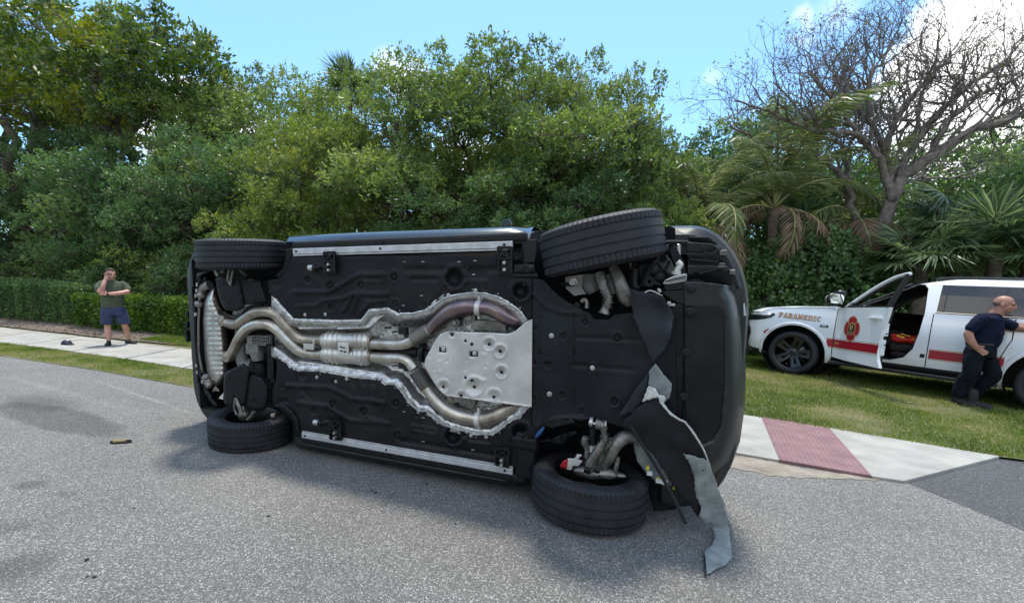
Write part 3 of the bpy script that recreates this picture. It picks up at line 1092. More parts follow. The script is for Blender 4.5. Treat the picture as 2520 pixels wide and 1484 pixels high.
# ------------------------------------------------------------------ hedges
def hedge(name, a, b_, width, h_, per_m, label, leafm, rag=.07, lb=.075):
    a, b_ = Vector(a), Vector(b_)
    L = (b_ - a).length
    d_ = (b_ - a) / L
    nrm = Vector((-d_.y, d_.x))
    root = empty(name, (a.x, a.y, .06), math.atan2(d_.y, d_.x))
    n = int(per_m * L)
    s_ = rng.uniform(0, L, n)
    # shell: front, top and back
    f = rng.random(n)
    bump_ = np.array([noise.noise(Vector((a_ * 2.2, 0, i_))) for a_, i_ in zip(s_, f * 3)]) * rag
    yy = np.where(f < .45, 0, np.where(f < .85, rng.uniform(0, width, n), width))
    zz = np.where(f < .45, rng.uniform(.04, h_, n), np.where(f < .85, h_, rng.uniform(.1, h_, n)))
    inset = np.abs(rng.normal(0, .09, n))
    yy = np.where(f < .45, yy + inset - bump_ + .08 * (1 - zz / h_), yy)
    zz = np.where((f >= .45) & (f < .85), zz - inset + bump_ * .9 + .04, zz)
    zz += np.where(f >= .85, 0, 0)
    B = np.stack([s_, yy, zz], 1)
    od = np.where((f < .45)[:, None], np.array([0, -1, .5]), np.where((f < .85)[:, None], np.array([0, -.2, 1]), np.array([0, 1, .4])))
    D = unit(od * .6 + rng.normal(0, .65, (n, 3)))
    Ls = rng.uniform(.7, 1.3, n) * lb
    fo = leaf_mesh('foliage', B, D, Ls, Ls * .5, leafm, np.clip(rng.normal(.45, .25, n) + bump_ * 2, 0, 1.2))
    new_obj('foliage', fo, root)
    c = MB()
    for i in range(int(L * 9)):
        x_ = random.uniform(0, L)
        limb(c, (x_, width * random.uniform(.2, .8), 0), (x_ + random.uniform(-.25, .25), random.uniform(.06, width), h_ * .9), .014, .004, .15, 4, 4)
    c.build('stems', M['bark2'], root, fix=False)['kind'] = 'stuff'
    tag(root, label, 'hedge')
    return root


h1a, h1b = G(168, 812), G(640, 856)
hedge('clipped_hedge', (h1a[0], h1a[1] + .15), (h1b[0] + 1, h1b[1] - .1), 1.0, .93, 3300, 'clipped bright green hedge behind the man on the phone', M['leaf_h'], rag=.15, lb=.095)
h0a = G(-200, 775)
hedge('overgrown_hedge', (h0a[0], h0a[1] + .5), (h1a[0] - .05, h1a[1] + .45), 1.2, 1.22, 2600, 'darker overgrown hedge at the left edge of the scene', M['leaf_b'], rag=.2, lb=.09)


# ------------------------------------------------------------------ the round leaved bush at the right
def bush(name, px, Y, top_y, rx, label, n_, L=.125):
    p = pos(px, Y)
    r = ray(px, top_y)
    hgt = H + r.z / r.y * Y - p.z
    root = empty(name, p)
    v = unit(rng.normal(size=(n_, 3)))
    v[:, 2] = np.abs(v[:, 2])
    lump = np.array([noise.noise(Vector((a_ * 2.3, b_ * 2.3, c_ * 2.3 + px))) + .5 * noise.noise(Vector((a_ * 5.5, b_ * 5.5, c_ * 5.5 + px))) for a_, b_, c_ in v])
    rr_ = (1 + lump * .28) * rng.uniform(.86, 1.03, n_)
    B = v * rr_[:, None] * np.array([rx, rx * .8, hgt * .95]) ** 1
    # boxier: push the sides out at mid height
    B[:, :2] *= (1 + .25 * np.clip(1 - B[:, 2:3] / hgt, 0, 1))
    D = unit(v * .5 + rng.normal(0, .6, (n_, 3)) + np.array([0, 0, .15]))
    Ls = rng.uniform(.7, 1.3, n_) * L
    me = leaf_mesh('foliage', B, D, Ls, Ls * .72, M['leaf_s'], np.clip(rng.normal(.4, .22, n_) + lump * .3, 0, 1.1), normal=v + rng.normal(0, .8, (n_, 3)))
    new_obj('foliage', me, root)
    st_ = MB()
    for i in range(60):
        w = Vector(v[i])
        limb(st_, (w.x * .3, w.y * .3, 0), (w.x * rx * .9, w.y * rx * .7, abs(w.z) * hgt * .85 + .1), .03, .006, .1, 5, 4)
    st_.build('stems', M['bark2'], root, fix=False)['kind'] = 'stuff'
    tag(root, label, 'bush')


bush('round_leaved_bush', 1905, 12.7, 590, 1.15, 'round leaved green bush just right of the overturned car nose', 9000)
bush('round_leaved_bush', 2040, 12.6, 566, 1.25, 'tallest round leaved bush left of the bare tree trunk', 9500)
bush('round_leaved_bush', 1800, 13.9, 600, 1.1, 'round leaved bush half hidden behind the overturned car nose', 6000)
bush('round_leaved_bush', 1715, 12.6, 585, 1.05, 'round leaved bush below the coconut palm beside the raised front tyre', 5500)
bush('round_leaved_bush', 2110, 13.2, 600, 1.0, 'small round leaved bush at the foot of the bare tree', 5000)


# ------------------------------------------------------------------ coconut palms
def frond_mesh(L, droop, nl, lw, ll, mat, twist=0.0, lift=.9, dens=1.0):
    """a feather frond: midrib and leaflets; starts at origin going +X and up"""
    pts = []
    for i in range(15):
        t = i / 14
        ang = lift - droop * t
        if i == 0: p = Vector((0, 0, 0))
        else: p = pts[-1] + Vector((math.cos(ang), 0, math.sin(ang))) * L / 14
        pts.append(p)
    A = np.array(pts)
    B, D = [], []
    Ls = []
    for i in range(nl):
        t = .12 + .88 * i / nl
        f = t * 14
        j = min(13, int(f)); k = f - j
        p = A[j] * (1 - k) + A[j + 1] * k
        tan = unit(A[min(14, j + 1)] - A[max(0, j - 1)] + 1e-6)
        for s_ in (-1, 1):
            up = np.cross(tan, [0, 1, 0]); up = -up
            d_ = unit(tan * (.55 + .5 * t) + np.array([0, s_, 0]) * (1.0 - .25 * t) + np.array([0, 0, -1]) * (.30 + .35 * rng.random()) + rng.normal(0, .07, 3))
            B.append(p); D.append(d_)
            Ls.append(ll * (math.sin(math.pi * (.18 + .75 * t)) ** .7) * rng.uniform(.85, 1.1))
    B = np.array(B); D = np.array(D); Ls = np.array(Ls)
    dr = np.zeros((len(B), 3)); dr[:, 2] = -Ls * .22
    me = leaf_mesh('leaflets', B, D, Ls, np.full(len(B), lw), mat, rng.random(len(B)) * .9, droop=dr)
    mb = MB()
    mb.tube(pts, [.028 * (1 - .85 * i / 14) + .004 for i in range(15)], n=6)
    o = mb.build('midrib', M['rib'], None, smooth=True)
    rib = o.data
    bpy.data.objects.remove(o)
    return me, rib


M['rib'] = material('palm_midrib', (.20, .20, .07), .6, var=.3, scale=4)
FR = [frond_mesh(3.2, 1.5, 88, .035, .62, M['frond'], lift=1.25), frond_mesh(3.0, 2.1, 84, .035, .6, M['frond'], lift=1.1), frond_mesh(2.8, 2.6, 76, .030, .55, M['frond_dry'], lift=.7)]


def coconut(px, Y, py, n_green, n_dry, label, s=1.0, aim=0.0):
    r = ray(px, py)
    c = Vector((r.x / r.y * Y, Y, H + r.z / r.y * Y))
    root = empty('coconut_palm', (c.x, c.y, .1))
    hh = c.z - .1
    t = MB()
    t.tube([(0.15, .1, -.1), (.08, .05, hh * .5), (0, 0, hh)], [.16, .12, .11], n=10)
    t.build('trunk', M['bark2'], root, smooth=True)
    for i in range(n_green + n_dry):
        dry = i >= n_green
        k = 2 if dry else random.choice((0, 0, 1))
        a = aim + 2.4 * i + random.uniform(-.3, .3)
        e = empty('frond')
        e.parent = root
        e.location = (0, 0, hh)
        e.rotation_euler = (random.uniform(-.25, .25), (random.uniform(.1, .5) if dry else random.uniform(-.65, .25)), a)
        sc = s * random.uniform(.8, 1.1)
        e.scale = (sc,) * 3
        new_obj('leaflets', FR[k][0], e)
        new_obj('midrib', FR[k][1], e)
        if dry: e['label'] = 'dry brown drooping frond'
    tag(root, label, 'palm')


coconut(1725, 13.2, 560, 13, 4, 'coconut palm with browned fronds right behind the raised front tyre', 1.0, .4)
coconut(1905, 13.4, 515, 14, 4, 'tallest coconut palm with upright green fronds behind the round leaved bushes', 1.12, 1.2)
coconut(2105, 13.4, 545, 5, 5, 'small palm with mostly dry fronds arching left of the bare trunk', .9, 2.6)
coconut(1640, 12.8, 580, 6, 1, 'palm with few fronds poking over the raised front tyre', .7, 2.0)


# ------------------------------------------------------------------ fan palms
def fan_mesh(R, mat, nseg=26, spread=2.5):
    B, D, Ls = [], [], []
    for i in range(nseg):
        a = (i / (nseg - 1) - .5) * 2 * spread
        d_ = np.array([math.cos(a), math.sin(a), -.12 + .1 * math.cos(a)])
        for k in range(2):
            B.append([0, 0, 0]); D.append(unit(d_ + rng.normal(0, .03, 3))); Ls.append(R * (.8 + .2 * math.cos(a * .6)) * rng.uniform(.9, 1.08))
    B = np.array(B, float); D = np.array(D); Ls = np.array(Ls)
    dr = np.zeros((len(B), 3)); dr[:, 2] = -Ls * rng.uniform(.05, .3, len(B))
    return leaf_mesh('blade', B, D, Ls, np.full(len(B), .055), mat, rng.random(len(B)), droop=dr, normal=np.tile([0, 0, 1.], (len(B), 1)) + rng.normal(0, .25, (len(B), 3)))


FAN = [fan_mesh(.85, M['fan']), fan_mesh(.7, M['fan'])]


def fan_palm(px, Y, py, n_, label, s=1.0, name='fan_palm', up=.35):
    r = ray(px, py)
    c = Vector((r.x / r.y * Y, Y, H + r.z / r.y * Y))
    root = empty(name, (c.x, c.y, .1))
    hh = c.z - .1
    t = MB()
    t.tube([(0, 0, -.1), (.03, 0, hh * .5), (0, 0, hh)], [.17, .15, .12], n=9)
    t.build('trunk', M['bark2'], root, smooth=True)
    for i in range(n_):
        a = 2.4 * i + random.uniform(-.3, .3)
        el = up + random.uniform(-.75, .85)
        d_ = Vector((math.cos(a) * math.cos(el), math.sin(a) * math.cos(el), math.sin(el)))
        L = random.uniform(.45, .95) * s
        tip = d_ * L + Vector((0, 0, hh))
        e = empty('fan_leaf')
        e.parent = root
        q = Matrix(((d_.x, -math.sin(a), 0), (d_.y, math.cos(a), 0), (d_.z, 0, 1)))
        x_ = d_; y_ = Vector((-math.sin(a), math.cos(a), 0)); z_ = x_.cross(y_)
        R = Matrix((x_, y_, z_)).transposed().to_4x4()
        e.matrix_local = Matrix.Translation(tip) @ R @ Matrix.Rotation(random.uniform(-.3, .5), 4, 'Y') @ Matrix.Scale(s * random.uniform(.8, 1.1), 4)
        new_obj('blade', FAN[i % 2], e)
        p = MB()
        p.tube([(0, 0, hh), tuple(d_ * L * .6 + Vector((0, 0, hh + .03))), tuple(tip)], [.014, .011, .008], n=5)
        p.build('petiole', M['rib'], root, smooth=True)
    tag(root, label, 'palm')


fan_palm(2270, 11.6, 640, 22, 'fan palm with spiky leaves just right of the bare tree trunk', .95)
fan_palm(2360, 11.8, 560, 22, 'tallest fan palm above the roof of the white vehicle', 1.0)
fan_palm(2450, 11.0, 625, 22, 'fan palm behind the bald man head above the white vehicle', 1.0)
fan_palm(2540, 11.2, 590, 16, 'fan palm cut by the right edge of the picture', 1.0)
fan_palm(862, 24.0, 238, 24, 'distant palm top standing above the thicket on the skyline', 1.45, 'cabbage_palm', up=.6)


# ------------------------------------------------------------------ the bare tree
def bare_tree():
    Y0 = 13.0
    def P(px, py, y=0.0):
        return at_depth(px, py, Y0 + y)
    root = empty('bare_tree', pos(2155, Y0))
    off = root.location
    tb = MB(); tw = MB()
    def L_(pts): return [Vector(p) - off for p in pts]
    base = pos(2155, Y0)
    main = [base - Vector((0, 0, .2)), P(2160, 640), P(2172, 570), P(2192, 500), P(2218, 440)]
    tb.tube(smooth_path(L_(main), 4), [.215 - .005 * i for i in range(17)], n=12)
    sec = [P(2160, 640), P(2125, 575, .1), P(2098, 520, .3), P(2080, 470, .5)]
    tb.tube(smooth_path(L_(sec), 4), [.13 - .005 * i for i in range(13)], n=9)
    ends = []
    limbs = [
        ([P(2218, 440), P(2290, 385, -.3), P(2390, 325, -.7), P(2500, 290, -1.1), P(2600, 250, -1.4)], .15, .06),
        ([P(2215, 450), P(2240, 370, .2), P(2300, 290, .3), P(2400, 200, .4), P(2480, 150, .5)], .12, .04),
        ([P(2205, 470), P(2180, 400, .2), P(2190, 330, .4), P(2230, 250, .5), P(2300, 180, .5), P(2345, 140, .5)], .12, .03),
        ([P(2190, 500), P(2160, 390, -.2), P(2110, 330, -.4), P(2050, 250, -.6), P(1985, 180, -.7)], .10, .03),
        ([P(2180, 400, .2), P(2140, 290, 0), P(2140, 200, 0), P(2180, 140, 0), P(2200, 105, 0)], .075, .02),
        ([P(2110, 330, -.4), P(2010, 320, -.8), P(1900, 280, -1.), P(1820, 250, -1.1)], .07, .02),
        ([P(2098, 520, .3), P(2070, 430, .4), P(2000, 390, .4), P(1890, 355, .2), P(1795, 310, 0)], .09, .02),
        ([P(2080, 470, .5), P(2080, 380, .6), P(2020, 320, .8), P(1900, 205, .8)], .07, .02),
        ([P(2290, 385, -.3), P(2350, 280, -.4), P(2440, 220, -.4), P(2540, 180, -.5)], .08, .025),
        ([P(2192, 480), P(2250, 440, .5), P(2330, 440, .9), P(2420, 430, 1.2)], .06, .015),
        ([P(2240, 370, .2), P(2260, 280, 0), P(2270, 200, -.2), P(2300, 160, -.3)], .06, .02),
        ([P(2140, 290), P(2080, 230, .2), P(2060, 180, .3), P(2080, 145, .4)], .05, .015),
        ([P(2390, 325, -.7), P(2470, 260, -.6), P(2560, 220, -.6)], .06, .02),
    ]
    for pts, r0, r1 in limbs:
        sp = smooth_path(L_(pts), 5)
        k = len(sp)
        sp = [p + Vector((random.gauss(0, .03), random.gauss(0, .05), random.gauss(0, .03))) for p in sp]
        tb.tube(sp, [r0 + (r1 - r0) * i / (k - 1) for i in range(k)], n=8)
        for i in range(3, k):
            ends.append((sp[i], r0 + (r1 - r0) * i / (k - 1), (sp[i] - sp[i - 1]).normalized()))
    count = 0
    tips = []
    def grow(p, d_, L, r_, depth):
        nonlocal count
        count += 1
        pts = [p]
        cur = Vector(p); dd = Vector(d_)
        seg = 4
        for i in range(seg):
            dd = (dd + Vector((random.gauss(0, .22), random.gauss(0, .22), random.gauss(.07, .16)))).normalized()
            cur = cur + dd * L / seg
            pts.append(cur.copy())
        (tb if r_ > .02 else tw).tube(pts, [r_ * (1 - .45 * i / seg) for i in range(seg + 1)], n=5 if r_ > .02 else 3, cap=False)
        if depth == 0:
            tips.append(pts[-1]); return
        for k in range(random.choice((2, 2, 3))):
            i = random.choice((2, 3, 4, 4))
            nd = (dd + Vector((random.gauss(0, .55), random.gauss(0, .5), random.gauss(.02, .38)))).normalized()
            grow(pts[i], nd, L * random.uniform(.55, .85), r_ * random.uniform(.58, .74), depth - 1)
    for i, (p, r_, d_) in enumerate(ends):
        for _ in range(random.choice((1, 1, 2))):
            nd = (d_ * .7 + Vector((random.gauss(.15, .55), random.gauss(0, .5), random.gauss(.28, .40)))).normalized()
            grow(p, nd, random.uniform(.6, 1.05), min(.032, r_ * .52), 3)
    tb.build('trunk', M['bark'], root, smooth=True, fix=False)
    o = tw.build('twigs', M['bark_twig'], root, smooth=False, fix=False)
    # a few leaves left on it
    TP = np.array([tuple(t) for t in tips])
    sel = TP[rng.random(len(TP)) < .5]
    sel = np.repeat(sel, 4, 0)
    n = len(sel)
    me = leaf_mesh('sparse_leaves', sel + rng.normal(0, .05, (n, 3)), unit(rng.normal(size=(n, 3))), rng.uniform(.05, .10, n), rng.uniform(.02, .035, n), M['leaf_brown'], rng.random(n))
    new_obj('leaves', me, root)
    tag(root, 'large nearly bare grey tree spreading its limbs above the white vehicle', 'tree')
    print('bare tree twigs', count, len(tb.v), len(tw.v))


M['bark_twig'] = material('twig_bark', (.085, .072, .068), .9, col2=(.17, .15, .14), scale=3)
M['leaf_brown'] = leaf_material('withered_leaves', (.05, .045, .025), (.09, .09, .035), (.16, .13, .06), rough=.6)
bare_tree()


# ------------------------------------------------------------------ the other side of the street, unseen house and trees added for reflections
for i, (x, y, k_, s_) in enumerate(((-17, -9, 'deep', 1.0), (-11, -12, 'olive', .9), (-5, -15, 'deep', .9), (9, -14, 'olive2', 1.0), (14, -11, 'deep', 1.0), (19, -6, 'olive', 1.0), (-22, -3, 'deep', 1.0))):
    place_tree('broadleaf_tree', P_[k_], (x, y, 0), s_, i * 1.3, 'unseen green tree added across the street behind the viewer, number %s from the left' % ('one two three four five six seven'.split()[i]), 'tree', 'unseen trees added across the street for reflections')
hs = empty('house', (1.5, -19, 0), 0)
M['stucco'] = material('stucco', (.52, .45, .34), .9, var=.08, scale=3)
M['roof'] = material('roof_tile', (.22, .17, .14), .85, var=.2, scale=6)
hb = MB(); hb.box((0, 0, 1.5), (16, 8, 3.0)); hb.build('wall', M['stucco'], hs)
hb = MB(); hb.add([(-8.6, -4.6, 3.0), (8.6, -4.6, 3.0), (8.6, 4.6, 3.0), (-8.6, 4.6, 3.0), (-4.5, 0, 5.2), (4.5, 0, 5.2)], [(0, 1, 5, 4), (2, 3, 4, 5), (1, 2, 5), (3, 0, 4), (0, 3, 2, 1)]); hb.build('roof', M['roof'], hs)
for x in (-5.5, -2.2, 5.2):
    hb = MB(); hb.box((x, 4.02, 1.6), (1.6, .06, 1.3)); hb.build('window', M['glassdark'], hs)
hb = MB(); hb.box((1.6, 4.02, 1.05), (1.0, .06, 2.1)); hb.build('door', M['trimblack'], hs)
tag(hs, 'unseen beige single storey house added across the street behind the viewer', 'house')

# ================================================================== VEHICLE SHELLS
def outline(xf, xr, hw, rf, rr, cy=0.0, n=10):
    """plan outline, rounded rectangle; xf front x, xr rear x (any sign order); returns closed list"""
    sgn = 1 if xf > xr else -1
    pts = []
    rfy, rry = min(hw * .92, rf * 1.6), min(hw * .9, rr * 1.3)
    def corner(cx_, cy_, ax, ay, a0, a1):
        for k in range(n + 1):
            a = a0 + (a1 - a0) * k / n
            pts.append((cx_ + ax * math.cos(a), cy_ + ay * math.sin(a)))
    h = math.pi / 2
    corner(xf - sgn * rf, cy + hw - rfy, sgn * rf, rfy, 0, h)
    # side, subdivided
    x0, x1 = xf - sgn * rf, xr + sgn * rr
    for k in range(1, 12): pts.append((x0 + (x1 - x0) * k / 12, cy + hw))
    corner(xr + sgn * rr, cy + hw - rry, -sgn * rr, rry, h, 0)
    corner(xr + sgn * rr, cy - hw + rry, -sgn * rr, -rry, 0, h)
    for k in range(1, 12): pts.append((x1 + (x0 - x1) * k / 12, cy - hw))
    corner(xf - sgn * rf, cy - hw + rfy, sgn * rf, -rfy, h, 0)
    return pts


def shell(levels, cy=0.0):
    b = MB()
    P = []
    for (z, xf, xr, hw, rf, rr) in levels:
        P.append([(x, y, z) for x, y in outline(xf, xr, hw, rf, rr, cy)])
    n = len(P[0])
    vs_ = [p for l in P for p in l]
    fs = [(i * n + k, i * n + (k + 1) % n, (i + 1) * n + (k + 1) % n, (i + 1) * n + k) for i in range(len(P) - 1) for k in range(n)]
    fs.append(tuple(range(n - 1, -1, -1)))
    fs.append(tuple(range((len(P) - 1) * n, len(P) * n)))
    b.add(vs_, fs)
    return b


def boolean(o, cutters):
    for c in cutters:
        m = o.modifiers.new('cut', 'BOOLEAN')
        m.operation = 'DIFFERENCE'
        m.solver = 'EXACT'
        m.object = c
        m.material_mode = 'TRANSFER'
    bpy.context.view_layer.update()
    bake(o)
    for c in cutters:
        bpy.data.objects.remove(c)
    return o


def cyl_cut(x, z, r, y0, y1, mat, n=40):
    b = MB()
    b.lathe([(.0001, y0), (r, y0), (r, y1), (.0001, y1)], c=(x, 0, z), axis='y', n=n)
    return b.build('cut', mat, None)


def box_cut(x0, x1, y0, y1, z0, z1_, mat):
    b = MB()
    b.box(((x0 + x1) / 2, (y0 + y1) / 2, (z0 + z1_) / 2), (abs(x1 - x0), abs(y1 - y0), abs(z1_ - z0)))
    return b.build('cut', mat, None)


def prism_cut(poly_xz, y0, y1, mat):
    b = MB()
    b.prism(poly_xz, lambda x, z, y: Vector((x, y, z)), y0, y1)
    return b.build('cut', mat, None)


# ================================================================== THE OVERTURNED CAR
car = empty('overturned_car', M=Matrix.Translation(CAR_T) @ CAR_R.to_4x4())
tag(car, 'black luxury SUV lying on its left side on the road with its whole underbody showing', 'car')
car['label'] = 'dark SUV lying on its side across the road, whole underbody facing us'
ZT = -.10      # plane of the underbody trays

levels = [(.02, 4.22, -.86, .93, .32, .3), (.06, 4.28, -.92, .975, .36, .34), (.16, 4.31, -.98, 1.0, .38, .36), (.40, 4.31, -1.0, 1.015, .38, .34),
          (.62, 4.28, -1.0, 1.01, .36, .3), (.74, 4.18, -.99, .985, .34, .28), (.80, 3.9, -.985, .97, .34, .26), (.86, 2.95, -.98, .96, .30, .25),
          (.90, 2.62, -.97, .94, .26, .22), (1.15, 2.30, -.93, .86, .25, .2), (1.38, 1.98, -.86, .78, .3, .2), (1.47, 1.75, -.78, .70, .35, .25), (1.51, 1.2, -.5, .52, .3, .3)]
body = shell(levels).build('body', M['paint'], None)
cut = []
for hx in (0, 3.34):
    for y0, y1 in ((-1.3, -.58), (.58, 1.3)):
        cut.append(cyl_cut(hx, -.02, .50, y0, y1, M['well']))
cut.append(box_cut(-.80, 3.0, -.52, .52, -.3, .17, M['well']))
cut.append(box_cut(-.78, .48, -.80, .80, -.3, .32, M['well']))
cut.append(box_cut(2.95, 3.92, -.80, .80, -.3, .34, M['well']))
boolean(body, cut)
body.parent = car
body.data.materials.append(M['fascia'])
fi = len(body.data.materials) - 1
for f in body.data.polygons:
    if f.center.z < .60 and (f.center.x > 3.84 or f.center.x < -.55) and body.data.materials[f.material_index] == M['paint']: f.material_index = fi
shade(body.data)
mod(body, 'EDGE_SPLIT', split_angle=rad(38)) if False else None
try:
    body.data.set_sharp_from_angle(angle=rad(35))
except Exception as ex:
    print('sharp', ex)


def cpart(name, b, mat, smooth=True, bevel=0, parent=None, kind=None, label=None):
    o = b.build(name, mat, parent or car, smooth=smooth, bevel=bevel)
    if smooth:
        try: o.data.set_sharp_from_angle(angle=rad(40))
        except Exception: pass
    if kind: o['kind'] = kind
    if label: o['label'] = label
    return o


# side glass and door seams on both flanks
def flank_y(z):
    zs = [l[0] for l in levels]; hw = [l[3] for l in levels]
    return float(np.interp(z, zs, hw))


def flank_plate(name, poly, mat, off=.004, thick=.006, parent=None, yfun=None, knots=(), side=1, cy=0.0):
    """a plate following the flank; poly (x,z) convex"""
    zs = sorted(set([p[1] for p in poly] + [k for k in knots if min(p[1] for p in poly) < k < max(p[1] for p in poly)]))
    b = MB()
    rows = []
    for z in zs:
        xs_ = []
        for (ax, az), (bx, bz) in zip(poly, poly[1:] + poly[:1]):
            if abs(az - bz) < 1e-9:
                if abs(az - z) < 1e-9: xs_ += [ax, bx]
            elif min(az, bz) - 1e-9 <= z <= max(az, bz) + 1e-9:
                xs_.append(ax + (bx - ax) * (z - az) / (bz - az))
        rows.append((min(xs_), max(xs_), z))
    out, inn = [], []
    for x0, x1, z in rows:
        y = yfun(z)
        for x in (x0, x1):
            out.append((x, cy + side * (y + off), z))
            inn.append((x, cy + side * (y + off - thick), z))
    n = len(rows)
    fs = []
    for i in range(n - 1):
        a = 2 * i
        fs.append((a, a + 1, a + 3, a + 2))
        fs.append((2 * n + a, 2 * n + a + 2, 2 * n + a + 3, 2 * n + a + 1))
        fs.append((a, a + 2, 2 * n + a + 2, 2 * n + a))
        fs.append((a + 1, 2 * n + a + 1, 2 * n + a + 3, a + 3))
    fs.append((0, 2 * n, 2 * n + 1, 1))
    m = 2 * (n - 1)
    fs.append((m, m + 1, 2 * n + m + 1, 2 * n + m))
    b.add(out + inn, fs)
    o = b.build(name, mat, parent)
    return o


kn = (.90, 1.15, 1.38)
for sd in (-1, 1):
    flank_plate('side_window', [(1.55, .93), (2.45, .93), (1.95, 1.34), (1.55, 1.36)], M['glassdark'], parent=car, yfun=flank_y, knots=kn, side=sd)
    flank_plate('side_window', [(.55, .93), (1.48, .93), (1.48, 1.36), (.50, 1.36)], M['glassdark'], parent=car, yfun=flank_y, knots=kn, side=sd)
    flank_plate('side_window', [(-.75, .95), (.45, .93), (.42, 1.36), (-.6, 1.33)], M['glassdark'], parent=car, yfun=flank_y, knots=kn, side=sd)
    for x in (2.72, 1.50, .42):
        flank_plate('door_seam', [(x - .006, .12), (x + .006, .12), (x + .006, .90), (x - .006, .90)], M['well'], off=.002, thick=.004, parent=car, yfun=flank_y, knots=(.16, .4, .62, .74, .8, .86), side=sd)
# windscreen
b = MB()
b.add([(2.66, -.74, .90), (2.66, .74, .90), (2.03, .62, 1.385), (2.03, -.62, 1.385)], [(0, 1, 2, 3)])
o = b.build('windscreen', M['glassdark'], car); mod(o, 'SOLIDIFY', thickness=.012, offset=1)

# ---- body panels that show past the tray: bulging door sills, top and bottom
for sd, nm in ((-1, 'rocker_panel'), (1, 'rocker_panel')):
    b = MB()
    prof = [(.86, .03), (.90, -.055), (.955, -.075), (1.0, -.045), (1.028, .05), (1.035, .2), (1.03, .42), (.985, .43)]
    xs_ = [.50, .53, .60, 1.4, 2.2, 2.70, 2.80, 2.83]
    sc_ = [.0, .55, .96, 1, 1, .97, .6, .0]
    V_ = []
    for x, k in zip(xs_, sc_):
        for y, z in prof:
            z_ = .06 + (z - .06) * (1 if z > .1 else (.25 + .75 * k))
            V_.append((x, sd * (y if z > .1 else .86 + (y - .86) * (.6 + .4 * k)), z_))
    m_ = len(prof)
    fs = [(i * m_ + k, i * m_ + k + 1, (i + 1) * m_ + k + 1, (i + 1) * m_ + k) for i in range(len(xs_) - 1) for k in range(m_ - 1)]
    b.add(V_, fs)
    cpart(nm, b, M['paint'] if sd < 0 else M['fascia'])
# ---- aluminium running board rails
for sd, (pa, pb) in ((-1, ((722, 619), (1262, 602))), (1, ((744, 1070), (1262, 1160)))):
    a, c = u(*pa, ZT - .01), u(*pb, ZT - .01)
    rr = empty('running_board_rail'); rr.parent = car
    rr.empty_display_size = .1
    b = MB(); b.bar(a, c, .020, .05, up=(0, 1, 0))
    b2 = MB(); b2.bar(a + Vector((0, -sd * .034, .004)), c + Vector((0, -sd * .034, .004)), .012, .012, up=(0, 1, 0))
    bpy.data.objects.remove(rr)
    o = cpart('running_board_rail', b, M['rail'], smooth=False, bevel=.004)
    cpart('rail_lip', b2, M['rail'], smooth=False, parent=o)
    b = MB()
    for t_ in (.42, .455):
        p = a.lerp(c, t_)
        b.box(p + Vector((0, sd * .035, -.004)), (.012, .05, .008))
    for t_ in (.02, .97, .45): b.lathe([(.0001, -.004), (.010, -.004), (.010, .004)], c=a.lerp(c, t_) + Vector((0, 0, -.011)), axis='z', n=10)
    cpart('rail_tab', b, M['well'], smooth=False, parent=o)
    # black underside of the folded step
    b = MB()
    b.bar(a + Vector((-.02, sd * .055, .035)), c + Vector((.10, sd * .055, .035)), .06, .07, up=(0, 1, 0))
    cpart('running_board', b, M['black'], smooth=False, bevel=.02)


# ---- the big trays with pressed relief
def relief(zb, grooves=(), dimples=(), rects=(), waves=True):
    def f(x, y):
        z = np.full(x.shape, zb)
        for line, w, dpt in grooves:
            dd = dseg(x, y, line)
            z += 1.45 * dpt * np.exp(-(dd / w) ** 4)
        for (cx_, cy_, r_, dpt) in dimples:
            dd = np.hypot(x - cx_, y - cy_) / r_
            z += dpt * np.exp(-dd ** 4 * 1.2)
            z -= dpt * .35 * np.exp(-((dd - 1.45) / .3) ** 2)
        for (x0, y0, x1, y1, dpt) in rects:
            dd = np.maximum(np.maximum(x0 - x, x - x1), np.maximum(y0 - y, y - y1))
            z += dpt * np.clip(-dd / 3, 0, 1)
        if waves:
            z += .002 * np.sin(x * .02) * np.cos(y * .031)
        return z
    return f


def q1(pts): return [z1(*p) for p in pts]
def q2(pts): return [z2(*p) for p in pts]
def q3(pts): return [z3(*p) for p in pts]
def q4(pts): return [z4(*p) for p in pts]
def q5(pts): return [z5(*p) for p in pts]
def q6(pts): return [z6(*p) for p in pts]
def q7(pts): return [z7(*p) for p in pts]


T1_low = [(721, 782.8), (821.4, 786.1), (888.3, 785.3), (907, 760.2), (955, 756), (983.6, 771.5), (1016.5, 770.6), (1054, 761.4), (1073, 745.5),
          (1091.7, 733), (1116.8, 725.9), (1162.8, 719.6), (1196, 721.7), (1225.5, 730), (1250.6, 743.4), (1279.9, 764.3), (1294.5, 785.2)]
T1 = [(722, 632), (712.7, 648), (700, 669), (685.5, 685.8), (660.4, 690.8), (662.5, 723.4), (677, 733.9), (696, 752.7)] + T1_low + [(1309, 787), (1311, 727), (1311, 684), (1228, 668), (1222, 628)]
gr1 = [(q1([(660, 430), (860, 430), (940, 390), (1010, 345), (1060, 325), (1190, 325)]), 4.5, -.014),
       (q1([(690, 510), (790, 510), (840, 480), (950, 470), (1010, 440), (1215, 440)]), 4, -.013),
       (q1([(1010, 450), (960, 540)]), 3.6, -.013), (q1([(1040, 455), (1005, 545)]), 3.6, -.013), (q1([(1060, 545), (1120, 485), (1190, 478)]), 3.8, -.013),
       (q2([(0, 362), (95, 362), (95, 400), (0, 400)]), 3, -.010), (q2([(0, 470), (115, 470)]), 4, -.012), (q2([(0, 515), (100, 515)]), 4, -.012),
       (q2([(350, 565), (430, 490), (470, 430)]), 5, .010), (q2([(240, 330), (1000, 330)]), 7, .010), (q2([(160, 240), (160, 560)]), 2.5, .008)]
